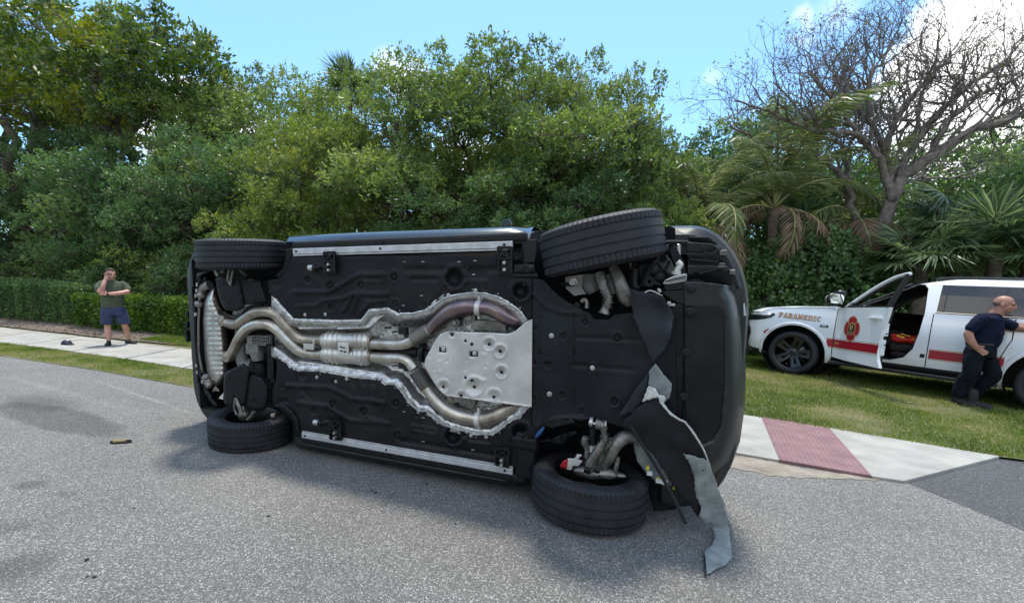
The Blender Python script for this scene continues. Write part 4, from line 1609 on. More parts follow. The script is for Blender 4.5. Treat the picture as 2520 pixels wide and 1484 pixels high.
dm1 = [z1(750, 355) + (8, .022), z1(880, 390) + (9, .022), z1(1060, 392) + (9, .022), z1(885, 525) + (8, .02), z1(1255, 340) + (7, .012), z1(1268, 495) + (6, .014),
       z2(160, 372) + (9, .016), z2(165, 530) + (7, .014), z2(455, 443) + (6, .012), z2(695, 432) + (7, .012), z2(330, 540) + (7, .014), z2(565, 430) + (6, .010),
       z2(515, 380) + (19, .06), z2(905, 455) + (17, .05)]
rc1 = [z2(258, 370) + z2(420, 400) + (.012,), z2(570, 340) + z2(715, 388) + (.012,), z1(540, 365) + z1(600, 405) + (.012,)]
rc1 = [(a, b_, c_, d_, e_) for a, b_, c_, d_, e_ in rc1]
tray1 = sheet('underbody_tray', T1, 4.4, relief(ZT, gr1, dm1, rc1), M['tray'], car, thick=.006)
T2_top = [(678, 874), (696, 886.5), (712.7, 903.2), (733.6, 911.6), (788, 913.7), (821.4, 917.9), (859, 926.2), (896.7, 930.4), (938.5, 934.6), (942.7, 945), (972, 947.1),
          (983.6, 957.6), (1004, 990), (1029, 1011), (1050, 1013), (1071, 1032.7), (1100, 1050.7), (1137.7, 1061.2), (1171, 1068.7), (1213, 1070.4), (1229.7, 1057.8), (1259, 1036), (1280, 1027.7), (1294.5, 1006.8)]
T2 = T2_top + [(1307, 1002.6), (1311, 1050), (1309, 1098), (1270, 1150), (1215, 1140), (742, 1062), (733.6, 1058), (716.8, 1032.9), (700, 1016), (687.5, 1005.7), (673, 999.4), (670.8, 978.5), (670.8, 961.8), (679, 940.9), (683, 900)]
gr2 = [(q1([(625, 978), (870, 990), (940, 1020), (1000, 1055), (1190, 1082)]), 4.5, -.014), (q1([(690, 1078), (860, 1100), (940, 1150), (1000, 1182), (1215, 1202)]), 4, -.013),
       (q1([(1012, 980), (1028, 1060)]), 3.6, -.013), (q1([(1080, 985), (1088, 1065)]), 3.6, -.013), (q1([(1132, 985), (1142, 1068)]), 3.6, -.013),
       (q2([(0, 1085), (95, 1110), (95, 1150)]), 3, -.01), (q2([(0, 1200), (120, 1235)]), 4, -.012), (q1([(690, 900), (690, 980), (760, 1050)]), 3, .008),
       (q2([(265, 1245), (410, 1272), (412, 1300), (268, 1275), (265, 1245)]), 2.6, -.010), (q2([(600, 1345), (712, 1360)]), 4, -.012), (q2([(180, 1330), (760, 1420)]), 6, .010)]
dm2 = [z1(720, 925) + (7, .018), z1(800, 930) + (5, .012), z1(905, 960) + (8, .018), z1(895, 1085) + (8, .02), z1(785, 1130) + (8, .02), z1(1075, 1132) + (10, .026), z1(1265, 1080) + (8, .016),
       z1(605, 985) + (6, .012), z1(610, 1115) + (8, .016), z1(1275, 1270) + (8, .018),
       z2(170, 1118) + (8, .016), z2(300, 1180) + (7, .014), z2(175, 1308) + (7, .014), z2(578, 1303) + (7, .014), z2(510, 1308) + (17, .055), z2(900, 1285) + (17, .05), z2(700, 1312) + (5, .01)]
rc2 = [z1(570, 1055) + z1(635, 1090) + (.012,)]
tray2 = sheet('underbody_tray', T2, 4.4, relief(ZT, gr2, dm2, rc2), M['tray'], car, thick=.006)
# front tray: two panels
T3 = [(1311, 684), (1340, 690), (1352, 705), (1372, 725), (1400, 745), (1440, 765), (1452, 770), (1462, 786), (1500, 786), (1510, 775), (1552, 770), (1600, 772), (1662, 775),
      (1664, 1000), (1655, 1105), (1610, 1100), (1560, 1060), (1500, 1042), (1470, 1030), (1440, 1032), (1425, 1038), (1400, 1030), (1366, 1032), (1330, 1045), (1311, 1060), (1308, 1002), (1311, 787)]
gr3 = [(q3([(520, 1080), (520, 1484)]), 2.2, .012), (q4([(335, 0), (335, 400)]), 2.2, .012), (q3([(190, 1100), (190, 1484)]), 2.0, .010), (q4([(120, 0), (122, 380)]), 2.0, .010),
       (q3([(120, 870), (230, 1000), (400, 1060), (630, 1070)]), 4.5, -.012), (q4([(110, 480), (220, 430), (330, 420), (420, 440)]), 4.5, -.010),
       (q3([(540, 1300), (1200, 1330)]), 5, .006), (q4([(340, 90), (700, 120)]), 5, .006), (q3([(40, 880), (80, 960), (20, 1100)]), 6, .012)]
dm3 = [z3(625, 1155) + (8, .02), z3(415, 1290) + (8, .02), z3(935, 1305) + (9, .022), z3(145, 1222) + (6, .018), z3(545, 990) + (7, .014),
       z4(170, 88) + (8, .02), z4(262, 282) + (8, .02), z4(590, 320) + (9, .022), z4(382, 382) + (8, .018), z4(85, 75) + (6, .018), z4(80, 295) + (6, .018), z4(450, 108) + (8, .016)]
tray3 = sheet('front_tray', T3, 4.4, relief(ZT - .008, gr3, dm3), M['tray2'], car, thick=.006)
# radiator strip to the right of it
T4 = [(1600, 772), (1684, 740), (1684, 1000), (1667, 1112), (1630, 1104), (1662, 1000), (1660, 775)]
sheet('front_strip', T4, 6, relief(ZT + .012, [(q3([(1530, 1100), (1530, 1484)]), 2, .01)]), M['tray'], car, thick=.006)

# bolts and holes
bolt_b = MB()
bolt_b.lathe([(.0001, -.010), (.011, -.010), (.013, -.004), (.020, -.002), (.021, .002)], axis='z', n=8)
bolt_dark = bolt_b.build('bolt', M['black'], None).data
bpy.data.objects.remove(bpy.data.objects['bolt'])
bolt_b.v = [(a, b_, c_) for a, b_, c_ in bolt_b.v]
bl = bolt_b.build('bolt', M['bolt'], None).data
bpy.data.objects.remove(bpy.data.objects['bolt'])


def place_bolt(p2, z, parent, bright=False, s=1.0):
    o = new_obj('bolt', bl if bright else bolt_dark, parent)
    o.location = u(p2[0], p2[1], z)
    o.scale = (s,) * 3
    return o


for (x, y, r_, dp) in dm1: r_ < 12 and place_bolt((x, y), ZT + dp * .7, tray1)
for (x, y, r_, dp) in dm2: r_ < 12 and place_bolt((x, y), ZT + dp * .7, tray2)
for (x, y, r_, dp) in dm3: place_bolt((x, y), ZT - .008 + dp * .7, tray3)
for p in (z1(850, 560), z1(730, 563), z2(372, 555), z2(478, 480), z2(637, 452)): place_bolt(p, ZT - .004, tray1, True, .8)
for p in (z1(800, 930), z1(975, 940), z1(912, 955), z2(365, 1182), z2(417, 1226), z2(470, 1252), z2(700, 1312), z2(610, 1305)): place_bolt(p, ZT - .004, tray2, True, .8)
for p in (z3(298, 1286), z4(182, 272), z4(452, 108), z2(1085, 718), z2(1072, 1062)): place_bolt(p, ZT - .012, tray3, True, .9)
for i, (x, y) in enumerate(T1_low[2:] + T2_top[2:]):
    place_bolt((x, y + (-7 if i < len(T1_low) - 2 else 7)), ZT - .004, tray1 if i < len(T1_low) - 2 else tray2, True, .26) if i % 2 else None
for x, y in ((740, 648), (780, 705), (930, 650), (1050, 648), (1150, 660), (1290, 700), (770, 1040), (900, 1060), (1010, 1085), (1120, 1105), (1290, 1090), (700, 960), (820, 1020), (1340, 760), (1400, 790), (1560, 800), (1640, 790), (1330, 1010), (1560, 1030), (1640, 1080), (1640, 930), (1330, 880)):
    place_bolt((x, y), ZT - .006, tray1 if y < 800 and x < 1311 else tray2 if x < 1311 else tray3, False, .6)
# square drain holes, dark recesses showing through
b = MB()
for p in (z1(720, 354), z1(843, 390), z1(1215, 342), z1(850, 527), z2(118, 375), z2(438, 387), z2(846, 430), z2(213, 283) , z1(862, 1085), z1(1220, 1078), z1(745, 1127), z1(870, 963), z2(125, 1110), z2(828, 1302)):
    c = u(p[0], p[1], ZT - .0045)
    b.box(c, (.022, .022, .004))
cpart('drain_hole', b, M['well'], smooth=False)
b = MB()
for p in (z2(217, 283), z2(328, 283), z2(635, 277), z2(320, 482), z2(213, 540), z2(627, 358), z2(218, 1164), z2(330, 1200), z2(622, 1388), z2(330, 1340), z2(540, 283)):
    c = u(p[0], p[1], ZT - .0045)
    b.box(c, (.026, .006, .004))
cpart('slot_mark', b, M['bolt'], smooth=False)


# ---- brackets with crossed ribs and step motors
def bracket(pts4, parent=car):
    """pts4: picture corners tl,tr,br,bl"""
    z = ZT - .035
    c = [u(p[0], p[1], z) for p in pts4]
    b = MB()
    def bar(a, b_, w=.010): b.bar(a, b_, w, .02, up=(0, 0, 1))
    for i in range(4): bar(c[i], c[(i + 1) % 4], .013)
    m1, m2 = c[0].lerp(c[3], .45), c[1].lerp(c[2], .45)
    bar(m1, m2); bar(c[0], m2, .008); bar(c[1], m1, .008)
    cc = [p.lerp(m1.lerp(m2, .5), .02) for p in (m1, m2, c[2], c[3])]
    b.add([cc[0] + Vector((0, 0, .012)), cc[1] + Vector((0, 0, .012)), cc[2] + Vector((0, 0, .012)), cc[3] + Vector((0, 0, .012)),
           cc[0] + Vector((0, 0, .03)), cc[1] + Vector((0, 0, .03)), cc[2] + Vector((0, 0, .03)), cc[3] + Vector((0, 0, .03))],
          [(0, 1, 2, 3), (4, 5, 6, 7), (0, 1, 5, 4), (1, 2, 6, 5), (2, 3, 7, 6), (3, 0, 4, 7)])
    o = cpart('step_bracket', b, M['black'], smooth=False)
    bb = MB()
    for p in (m1.lerp(m2, .5).lerp(c[2].lerp(c[3], .5), .3), m1.lerp(m2, .5).lerp(c[2].lerp(c[3], .5), .8)):
        bb.lathe([(.0001, -.03), (.012, -.03), (.012, .01)], c=p, axis='z', n=8)
    cpart('pivot_pin', bb, M['bolt'], parent=o)
    return o


bracket([z1(843, 195), z1(905, 193), z1(908, 312), z1(848, 312)])
bracket([z1(880, 1185), z1(938, 1190), z1(945, 1298), z1(880, 1290)])
bracket([z2(770, 197), z2(850, 197), z2(852, 345), z2(775, 345)])
bracket([z2(757, 1378), z2(835, 1385), z2(832, 1490), z2(757, 1475)])
for (tl, br, m0, m1_) in ((z1(738, 235), z1(925, 318), z1(752, 287), z1(800, 287)), (z1(765, 1160), z1(955, 1250), z1(783, 1193), z1(832, 1200))):
    b = MB()
    a, c = u(*tl, ZT - .003), u(*br, ZT - .003)
    b.add([(a.x, a.y, ZT - .009), (c.x, a.y, ZT - .009), (c.x, c.y, ZT - .009), (a.x, c.y, ZT - .009)], [(0, 1, 2, 3)])
    o = cpart('motor_recess', b, M['well'], smooth=False)
    mm = MB()
    p, q = u(*m0, ZT - .035), u(*m1_, ZT - .035)
    mm.tube([p, q], .026, n=14)
    cpart('step_motor', mm, M['black'])
    mm = MB(); mm.tube([p.lerp(q, .08), p.lerp(q, .6)], .0275, n=14, cap=False)
    cpart('motor_label', mm, M['bolt'])
    mm = MB()
    mm.tube([q, q + Vector((.05, -.02, .01)), q + Vector((.12, -.01, .01))], .018, n=10)
    mm.tube([q + Vector((.01, -.03, 0)), q + Vector((.07, -.04, .0)), q + Vector((.13, .03, 0))], .010, n=8)
    mm.box(q + Vector((.10, .03, .01)), (.06, .03, .03))
    cpart('step_linkage', mm, M['black'], smooth=False)

# ---- heat shields: one crumpled aluminium channel between the trays
chan = [(668, 733)] + T1_low + [(1312, 790), (1312, 1004)] + T2_top[::-1] + [(668, 872)]
chan_top = [(668, 735), (690, 758)] + T1_low
chan_bot = [(668, 868)] + T2_top
chan_big = [(x, y - 9) for x, y in chan_top] + [(1318, 790), (1318, 1004)] + [(x, y + 9) for x, y in chan_bot[::-1]]
rn = [(rng.uniform(660, 1310), rng.uniform(730, 1060), rng.uniform(4, 11), rng.uniform(-.008, .008)) for _ in range(150)]


def chan_z(x, y):
    dd = np.minimum(dseg(x, y, chan_top), dseg(x, y, chan_bot))
    t = np.clip((dd - 9) / 30, 0, 1)
    z = (ZT + .008) + (.115) * t * t * (3 - 2 * t)
    z = z + .004 * np.sin(x * .31) * (t < .2)
    for cx_, cy_, r_, a_ in rn:
        z = z + a_ * np.exp(-((x - cx_) ** 2 + (y - cy_) ** 2) / r_ ** 2)
    return z + .0025 * np.sin(x * .55 + y * .3) * t


chan_o = sheet('heat_shield', chan_big, 4.6, chan_z, M['alu'], car, thick=.002)


def flange(name, line, w, side, zo, jit=1.8, mat=None):
    """ragged bright rim along a tray edge"""
    L = densify(line, 5, 0, closed=False)
    b = MB()
    rows = []
    for i, (x, y) in enumerate(L):
        a, c = L[max(0, i - 1)], L[min(len(L) - 1, i + 1)]
        t = Vector((c[0] - a[0], c[1] - a[1])).normalized()
        nrm = Vector((-t.y, t.x)) * side
        w1 = w * random.uniform(.75, 1.25)
        o0 = random.uniform(-jit, jit) * .8
        rows.append([u(x - nrm.x * (1.5 + o0), y - nrm.y * (1.5 + o0), zo + random.uniform(-.004, .004)),
                     u(x + nrm.x * w1 * .45, y + nrm.y * w1 * .45, zo - .006 + random.uniform(-.004, .004)),
                     u(x + nrm.x * w1, y + nrm.y * w1, zo + .010 + random.uniform(-.004, .006))])
    n = len(rows)
    b.add([p for r_ in rows for p in r_], [(3 * i + k, 3 * i + k + 1, 3 * i + k + 4, 3 * i + k + 3) for i in range(n - 1) for k in range(2)])
    o = cpart(name, b, mat or M['alu_edge'], smooth=False)
    mod(o, 'SOLIDIFY', thickness=.002)
    return o


def q1f(pts): return q1(pts)


flange('shield_edge', [(677, 733.9), (696, 758), (719, 780), (721, 786)], 11, 1, ZT - .004)
flange('shield_edge', [(719, 785), (821.4, 788), (888, 787), (907, 762), (955, 758), (983.6, 773)], 8, 1, ZT + .004)
flange('shield_edge', T1_low[5:12], 2.4, 1, ZT - .008, .8)
flange('shield_edge', T1_low[11:], 3.0, 1, ZT - .008, .8)
flange('shield_edge', T2_top[:5], 11, -1, ZT - .004)
flange('shield_edge', T2_top[4:12], 10, -1, ZT - .006)
flange('shield_edge', T2_top[11:19], 4.0, -1, ZT - .008)
flange('shield_edge', T2_top[18:] + [(1301, 1003)], 3.2, -1, ZT - .010)
# stiff pressed brackets (bright, with holes) lying on the shield
for poly, zz in ((q1([(630, 590), (915, 590), (915, 640), (700, 648)]), -.05), (q1([(918, 592), (1058, 595), (1108, 525), (1220, 522), (1250, 550), (1180, 575), (1110, 640), (918, 648)]), -.055),
                 (q1([(690, 835), (815, 850), (1010, 880), (1180, 905), (1185, 935), (1000, 915), (800, 893), (700, 885)]), -.08)):
    o = sheet('shield_bracket', poly, 4.5, relief(zz, [(poly, 2.2, -.006)], [(cx_ + 0., cy_ + 0., 3.4, .02) for cx_, cy_ in [((poly[0][0] * (1 - t) + poly[1][0] * t), sum(p[1] for p in poly) / len(poly)) for t in (.15, .35, .6, .85)]]),
              M['alu_edge'], car, thick=.002)
    cx_ = sum(p[0] for p in poly) / len(poly); cy_ = sum(p[1] for p in poly) / len(poly)
# torn silvery quilted insulation
rect = q2([(60, 650), (250, 640), (260, 700), (180, 735), (90, 700)])
b = MB()
for (x, y) in ((107, 672), (128, 672), (157, 655), (186, 655), (218, 650), (275, 648), (62, 600), (40, 585), (640, 640), (700, 655)):
    c = u(*z2(x, y), -.03); b.lathe([(.0001, -.004), (.009, -.004), (.009, .03)], c=c, axis='z', n=8)
for (x, y) in ((712, 858), (733, 858), (772, 860), (795, 862), (700, 615), (760, 612), (830, 608), (880, 606), (960, 612), (985, 612), (1057, 622)):
    c = u(*z1(x, y), -.075); b.lathe([(.0001, -.012), (.008, -.012), (.008, .03)], c=c, axis='z', n=8)
cpart('rivet', b, M['well'], smooth=False)
# gearbox and driveshaft in the gap left of the skid plate
b = MB()
c0 = u(*z2(300, 815), -.01); c1_ = u(*z2(440, 850), -.02)
b.tube([c0, c0.lerp(c1_, .5), c1_], [.03, .055, .08], n=16)
b.tube([u(*z1(1120, 765), .05), c0], .04, n=12)
b.lathe([(.0001, -.02), (.075, -.02), (.085, 0), (.075, .02), (.0001, .02)], c=c0 + Vector((.05, 0, 0)), axis='x', n=18)
cpart('driveshaft', b, M['black'])
b = MB()
for p in ((215, 690), (215, 890)):
    c = u(*z2(*p), -.07)
    b.box(c, (.075, .055, .05)); b.box(c + Vector((.03, .035, 0)), (.05, .03, .03)); b.tube([c + Vector((-.02, 0, -.02)), c + Vector((-.10, .012, -.02))], .008, n=6)
cpart('exhaust_hanger', b, M['black'], smooth=False, bevel=.008)
# gearbox casing bits round the skid plate
b = MB()
for p, s_ in (((520, 640), .05), ((610, 612), .05), ((500, 1090), .04), ((610, 1108), .04)):
    c = u(*z2(*p), -.04); b.lathe([(.0001, -.03), (.020, -.03), (.022, -.018), (.040, -.014), (.040, .06)], c=c, axis='z', n=14)
c = u(*z2(560, 1090), -.03); b.box(c, (.2, .05, .05))
c = u(*z2(720, 655), -.02); b.box(c, (.28, .07, .06))
cpart('gearbox_mount', b, M['cast'], smooth=True)


# ---- exhaust
def pipe(name, pts2, zs, rr, mat, n=16, k=5):
    pts = [u(p[0], p[1], z) for p, z in zip(pts2, zs)]
    sp = smooth_path(pts, k)
    if not isinstance(rr, (int, float)):
        rr = list(np.interp(np.linspace(0, len(pts) - 1, len(sp)), range(len(pts)), rr))
    b = MB(); b.tube(sp, rr, n=n)
    return cpart(name, b, mat)


PR = .050
up1 = q1([(258, 596), (285, 614), (330, 620), (372, 592), (430, 556), (500, 545), (555, 562), (605, 612), (655, 668), (705, 702), (765, 712), (842, 712)])
pipe('tail_pipe', up1, [.02, -.02, -.06, -.09, -.10, -.10, -.09, -.07, -.05, -.03, -.02, -.02], PR, M['pipe'], k=4)
lo1 = q1([(284, 805), (305, 780), (345, 700), (385, 648), (440, 622), (510, 620), (560, 645), (610, 695), (655, 740), (700, 775), (760, 793), (842, 796)])
pipe('tail_pipe', lo1, [0, -.03, -.07, -.10, -.11, -.11, -.10, -.08, -.06, -.04, -.02, -.02], PR, M['pipe2'], k=4)
b = MB()
for p in (z1(262, 596), z1(286, 806)):
    c = u(*p, .0); b.lathe([(.0001, -.055), (.056, -.05), (.062, 0), (.062, .05)], c=c, axis='z', n=18)
    b.ball(c, .058)
cpart('pipe_collar', b, M['pipe'])
# centre silencer: two merged barrels with ribs
res = MB()
ra, rb = z1(842, 715), z1(1120, 722)
la_, lb_ = z1(842, 795), z1(1120, 808)
for (p, q) in ((ra, rb), (la_, lb_)):
    a, c = u(*p, -.03), u(*q, -.03)
    N_ = 46
    pts, rr = [], []
    for i in range(N_ + 1):
        t = i / N_
        pts.append(a.lerp(c, t))
        r_ = .078
        e = min(t, 1 - t)
        r_ = .055 + (.078 - .055) * min(1, (e / .05)) ** .5
        if .06 < t < .94:
            r_ += .011 * max(0, math.sin(t * math.pi * 2 * 10)) * (t < .42 or t > .72)
        rr.append(r_)
    res.tube(pts, rr, n=22)
a, c = u(*z1(850, 755), -.045), u(*z1(1112, 765), -.045)
res.bar(a, c, .13, .07, up=(0, 0, 1))
ro = cpart('centre_silencer', res, M['muffler'])
b = MB()
c = u(*z1(957, 765), -.108)
b.box(c, (.115, .115, .012)); cpart('stamped_plate', b, M['plate'], smooth=False, bevel=.006, parent=ro)
b = MB()
for dx, dy in ((-.02, -.02), (.01, -.015), (-.015, .015), (.02, .02)): b.box(c + Vector((dx, dy, -.008)), (.022, .012, .005))
cpart('stamp_mark', b, M['black'], smooth=False, parent=ro)
b = MB()
for p, q in ((z1(845, 712), z1(845, 797)), (z1(1118, 722), z1(1118, 808))):
    for w in (p, q):
        c = u(*w, -.03)
        b.lathe([(.05, -.018), (.060, -.015), (.060, .015), (.05, .018)], c=c, axis='x', n=20)
cpart('pipe_collar', b, M['pipe'])
b = MB()
c0_ = u(*z1(753, 750), -.075)
b.box(c0_, (.12, .055, .012)); b.box(c0_ + Vector((-.05, .05, .01)), (.02, .06, .012)); b.box(c0_ + Vector((.05, -.04, .01)), (.02, .06, .012))
cpart('pipe_brace', b, M['plate'], smooth=False, bevel=.004)
up2 = q2([(10, 765), (100, 768), (190, 768), (235, 762), (275, 742)])
pipe('mid_pipe', up2, [-.03, -.04, -.05, -.055, -.06], PR * .97, M['pipe2'])
lo2 = q2([(10, 842), (110, 848), (200, 854), (245, 872), (278, 915)])
pipe('mid_pipe', lo2, [-.03, -.04, -.05, -.055, -.06], PR * .97, M['pipe2'])


def flexp(p, q, r_):
    a, c = u(*p, -.06), u(*q, -.06)
    N_ = 60
    b = MB()
    b.tube([a.lerp(c, i / N_) for i in range(N_ + 1)], [r_ + (.004 if i % 2 else 0) - (.006 if i in (0, 1, N_, N_ - 1) else 0) for i in range(N_ + 1)], n=22)
    cpart('flex_joint', b, M['flex'])


flexp(z2(268, 742), z2(368, 682), .058)
flexp(z2(282, 925), z2(352, 1025), .058)
h1_ = q2([(362, 688), (400, 648), (455, 600), (520, 562), (590, 548), (655, 552)])
pipe('heated_pipe', h1_, [-.06, -.065, -.07, -.075, -.08, -.08], [.048, .052, .060, .070, .066, .052], M['pipe_blue'])
h2_ = q2([(655, 553), (715, 558), (775, 582), (830, 615), (885, 635), (925, 632)])
pipe('heated_pipe', h2_, [-.08, -.08, -.075, -.06, -.03, .02], [.054, .058, .060, .058, .054, .05], M['pipe_blue'])
h3_ = q2([(348, 1022), (385, 1072), (430, 1122), (490, 1165), (560, 1192), (650, 1210)])
pipe('heated_pipe', h3_, [-.06, -.065, -.07, -.075, -.08, -.08], [.048, .052, .056, .062, .060, .05], M['pipe2'])
h4_ = q2([(655, 1210), (705, 1205), (760, 1188), (815, 1158), (865, 1132), (930, 1115)])
pipe('heated_pipe', h4_, [-.08, -.08, -.075, -.06, -.03, .02], [.052, .054, .056, .054, .052, .05], M['pipe'])
b = MB()
for p, ax in ((z2(658, 555), (1, .1, 0)), (z2(655, 1210), (1, -.05, 0))):
    c = u(*p, -.08)
    b.tube([c - Vector(ax) * .022, c - Vector(ax) * .018, c + Vector(ax) * .018, c + Vector(ax) * .022], [.056, .064, .064, .056], n=24)
    b.bar(c + Vector((0, -.085, 0)), c + Vector((0, .085, 0)), .016, .016)
    b.tube([c + Vector((0, -.095, 0)), c + Vector((0, -.07, 0))], .012, n=8)
cpart('band_clamp', b, M['plate'])

# ---- skid plate with dimples and holes
SK = q2([(470, 693), (700, 700), (830, 707), (872, 692), (930, 640), (972, 622), (970, 880), (968, 1138), (870, 1125), (700, 1102), (540, 1080), (462, 1072), (412, 1022), (372, 960), (336, 895), (344, 850), (400, 750), (432, 708)])
skd = [z2(500, 710) + (7, .022), z2(718, 768) + (11, .022), z2(782, 810) + (11, .022), z2(790, 932) + (11, .022), z2(630, 1018) + (16, .026), z2(447, 1018) + (11, .022), z2(553, 1070) + (8, .018), z2(745, 1078) + (13, .022)]
sks = [z2(578, 748) + (4, .008), z2(472, 866) + (4.5, .006), z2(582, 866) + (3.5, .006), z2(574, 918) + (3.5, .006), z2(694, 900) + (4, .006), z2(472, 963) + (3.5, .006), z2(578, 963) + (4, .008), z2(367, 838) + (3.5, .006), z2(395, 917) + (3.5, .006)]
skr = [z2(420, 782) + z2(468, 820) + (.010,), z2(598, 804) + z2(655, 845) + (.010,), z2(670, 815) + z2(710, 845) + (-.005,), z2(670, 965) + z2(708, 993) + (-.005,), z2(412, 860) + z2(438, 882) + (-.005,), z2(412, 920) + z2(438, 940) + (-.005,)]
ZS = ZT - .030
sk = sheet('skid_plate', SK, 3.2, relief(ZS, [(q2([(885, 640), (975, 620)]), 2, -.006), (q2([(470, 1075), (700, 1104), (968, 1138)]), 2.4, -.006)], skd + sks, skr), M['plate'], car, thick=.004)
for (x, y, r_, dp) in skd:
    place_bolt((x, y), ZS + dp * .6, sk, False, .62)
b = MB()
for p, r_ in ((z2(616, 767), .017), (z2(616, 979), .017), (z2(578, 748), .013), (z2(578, 965), .013)):
    b.lathe([(.0001, -.002), (r_ * .8, -.002), (r_ * .8, .003)], c=u(*p, ZS - .0035), axis='z', n=14)
for x0, y0, x1, y1 in ((424, 786, 466, 816), (604, 808, 652, 842)):
    a, c = u(*z2(x0, y0), ZS + .004), u(*z2(x1, y1), ZS + .004)
    b.box((a + c) / 2, (abs(c.x - a.x), abs(c.y - a.y), .006))
cpart('skid_plate_hole', b, M['well'], smooth=False, parent=sk)
for p in ((448, 798), (632, 823)):
    place_bolt(z2(*p), ZS - .006, sk, True, .9)

# ---- rear: muffler, covers, axle housing
MF = q1([(160, 425), (180, 402), (208, 395), (215, 440), (232, 500), (262, 560), (272, 640), (280, 740), (284, 860), (286, 930), (245, 975), (205, 985), (170, 950), (148, 900), (135, 800), (127, 700), (124, 600), (128, 500), (140, 455)])


def muf_z(x, y):
    dd = dseg(x, y, MF, True)
    t = np.clip(dd / 22, 0, 1)
    z = .22 - .26 * np.sqrt(1 - (1 - t) ** 2)
    # ribs across
    zx = (x - 445) / .4182; zy = (y - 539.4) / .4182
    for k in range(16):
        yy = 475 + k * 29
        for xa, xb in ((138, 182), (190, 262)):
            m_ = ((zx > xa + k * .6) & (zx < xb + k * .9))
            z = z - .008 * np.exp(-((zy - yy) / 5.0) ** 2) * m_
    return z


mf = sheet('muffler', MF, 2.6, muf_z, M['muffler'], car, thick=.003)
b = MB()
b.tube([u(*z1(118, 440), .06), u(*z1(135, 400), .06), u(*z1(170, 385), .06)], .045, n=14)
b.tube([u(*z1(150, 920), .05), u(*z1(165, 965), .05)], .05, n=14)
b.tube([u(*z1(112, 450), .04), u(*z1(104, 600), .04), u(*z1(104, 780), .04), u(*z1(125, 900), .04)], .012, n=8)
for p in ((118, 448), (150, 930), (168, 975), (105, 500)):
    b.ball(u(*z1(*p), .03), .04)
cpart('muffler_hanger', b, M['flex'])
b = MB()
b.tube(smooth_path([u(*z1(x, y), .0) for x, y in ((205, 985), (215, 1000), (225, 1010), (200, 1000), (190, 1015))], 4), .010, n=6)
b.box(u(*z1(208, 1000), .0), (.05, .03, .03))
cpart('hanger_bracket', b, M['cast'])
COV = [(q1([(205, 352), (240, 335), (345, 350), (360, 430), (375, 520), (330, 542), (262, 535), (240, 500), (215, 420)]), -.12), (q1([(352, 348), (470, 362), (478, 400), (508, 490), (440, 500), (385, 500)]), -.11),
       (q1([(370, 848), (410, 882), (400, 960), (385, 1082), (350, 1105), (330, 1060), (318, 1048), (312, 1100), (285, 1105), (255, 1078), (252, 990), (258, 905), (285, 890)]), -.13),
       (q1([(430, 914), (478, 930), (515, 990), (512, 1060), (500, 1112), (470, 1125), (440, 1128), (392, 1110), (390, 1050), (398, 975), (412, 930)]), -.12)]
hl = [[(262, 380), (310, 378), (255, 465), (300, 498), (280, 495)], [(390, 385), (450, 470), (458, 440)], [(330, 935), (300, 930), (282, 958), (340, 1078), (292, 1095)], [(468, 985), (430, 1070), (432, 1072)]]
for (poly, zz), hh in zip(COV, hl):
    o = sheet('suspension_cover', poly, 4, relief(zz, [(poly, 2.2, .012)], [z1(*p) + (3.2, .01) for p in hh]), M['tray'], car, thick=.005)
    b = MB()
    for p in hh: b.lathe([(.0001, -.002), (.013, -.002), (.013, .004)], c=u(*z1(*p), zz - .003), axis='z', n=10)
    cpart('cover_hole', b, M['well'], smooth=False, parent=o)
# axle and differential housing
b = MB()
c = u(*z1(470, 710), -.02)
b.box(c, (.24, .09, .12)); b.box(u(*z1(450, 760), -.0), (.16, .10, .14))
for i in range(9):
    p = u(*z1(425 + i * 13, 708), -.085); b.box(p, (.006, .085, .03))
for i in range(3):
    p = u(*z1(470, 690 + i * 18), -.085); b.box(p, (.2, .006, .03))
cpart('differential', b, M['housing'], smooth=False, bevel=.006)
b = MB()
b.tube([u(*z1(450, 780), -.02), u(*z1(455, 830), -.02)], [.075, .055], n=16)
b.tube(smooth_path([u(*z1(365, 650), .05), u(*z1(360, 760), .05), u(*z1(375, 850), .05), u(*z1(430, 860), .05)], 4), .07, n=12)
b.tube([u(*z1(330, 560), .06), u(*z1(420, 520), .06), u(*z1(500, 500), .05)], .05, n=12)
cpart('axle_housing', b, M['housing'])
b = MB()
b.tube([u(*z1(470, 840), -.02), u(*z1(480, 900), 0), u(*z1(485, 930), 0)], [.055, .06, .045], n=16)
for i in range(14):
    p = u(*z1(535, 745 + i * 14), -.07); b.box(p, (.075, .016, .04))
b.bar(u(*z1(535, 730), -.05), u(*z1(545, 960), -.05), .06, .03)
b.tube(smooth_path([u(*z1(500, 480), -.03), u(*z1(530, 560), -.02), u(*z1(535, 640), -.02), u(*z1(545, 740), -.04)], 4), .014, n=8)
b.tube(smooth_path([u(*z1(250, 545), -.03), u(*z1(330, 585), -.02), u(*z1(395, 520), -.06), u(*z1(480, 505), -.05)], 4), .012, n=8)
cpart('wiring_conduit', b, M['black'], smooth=False)
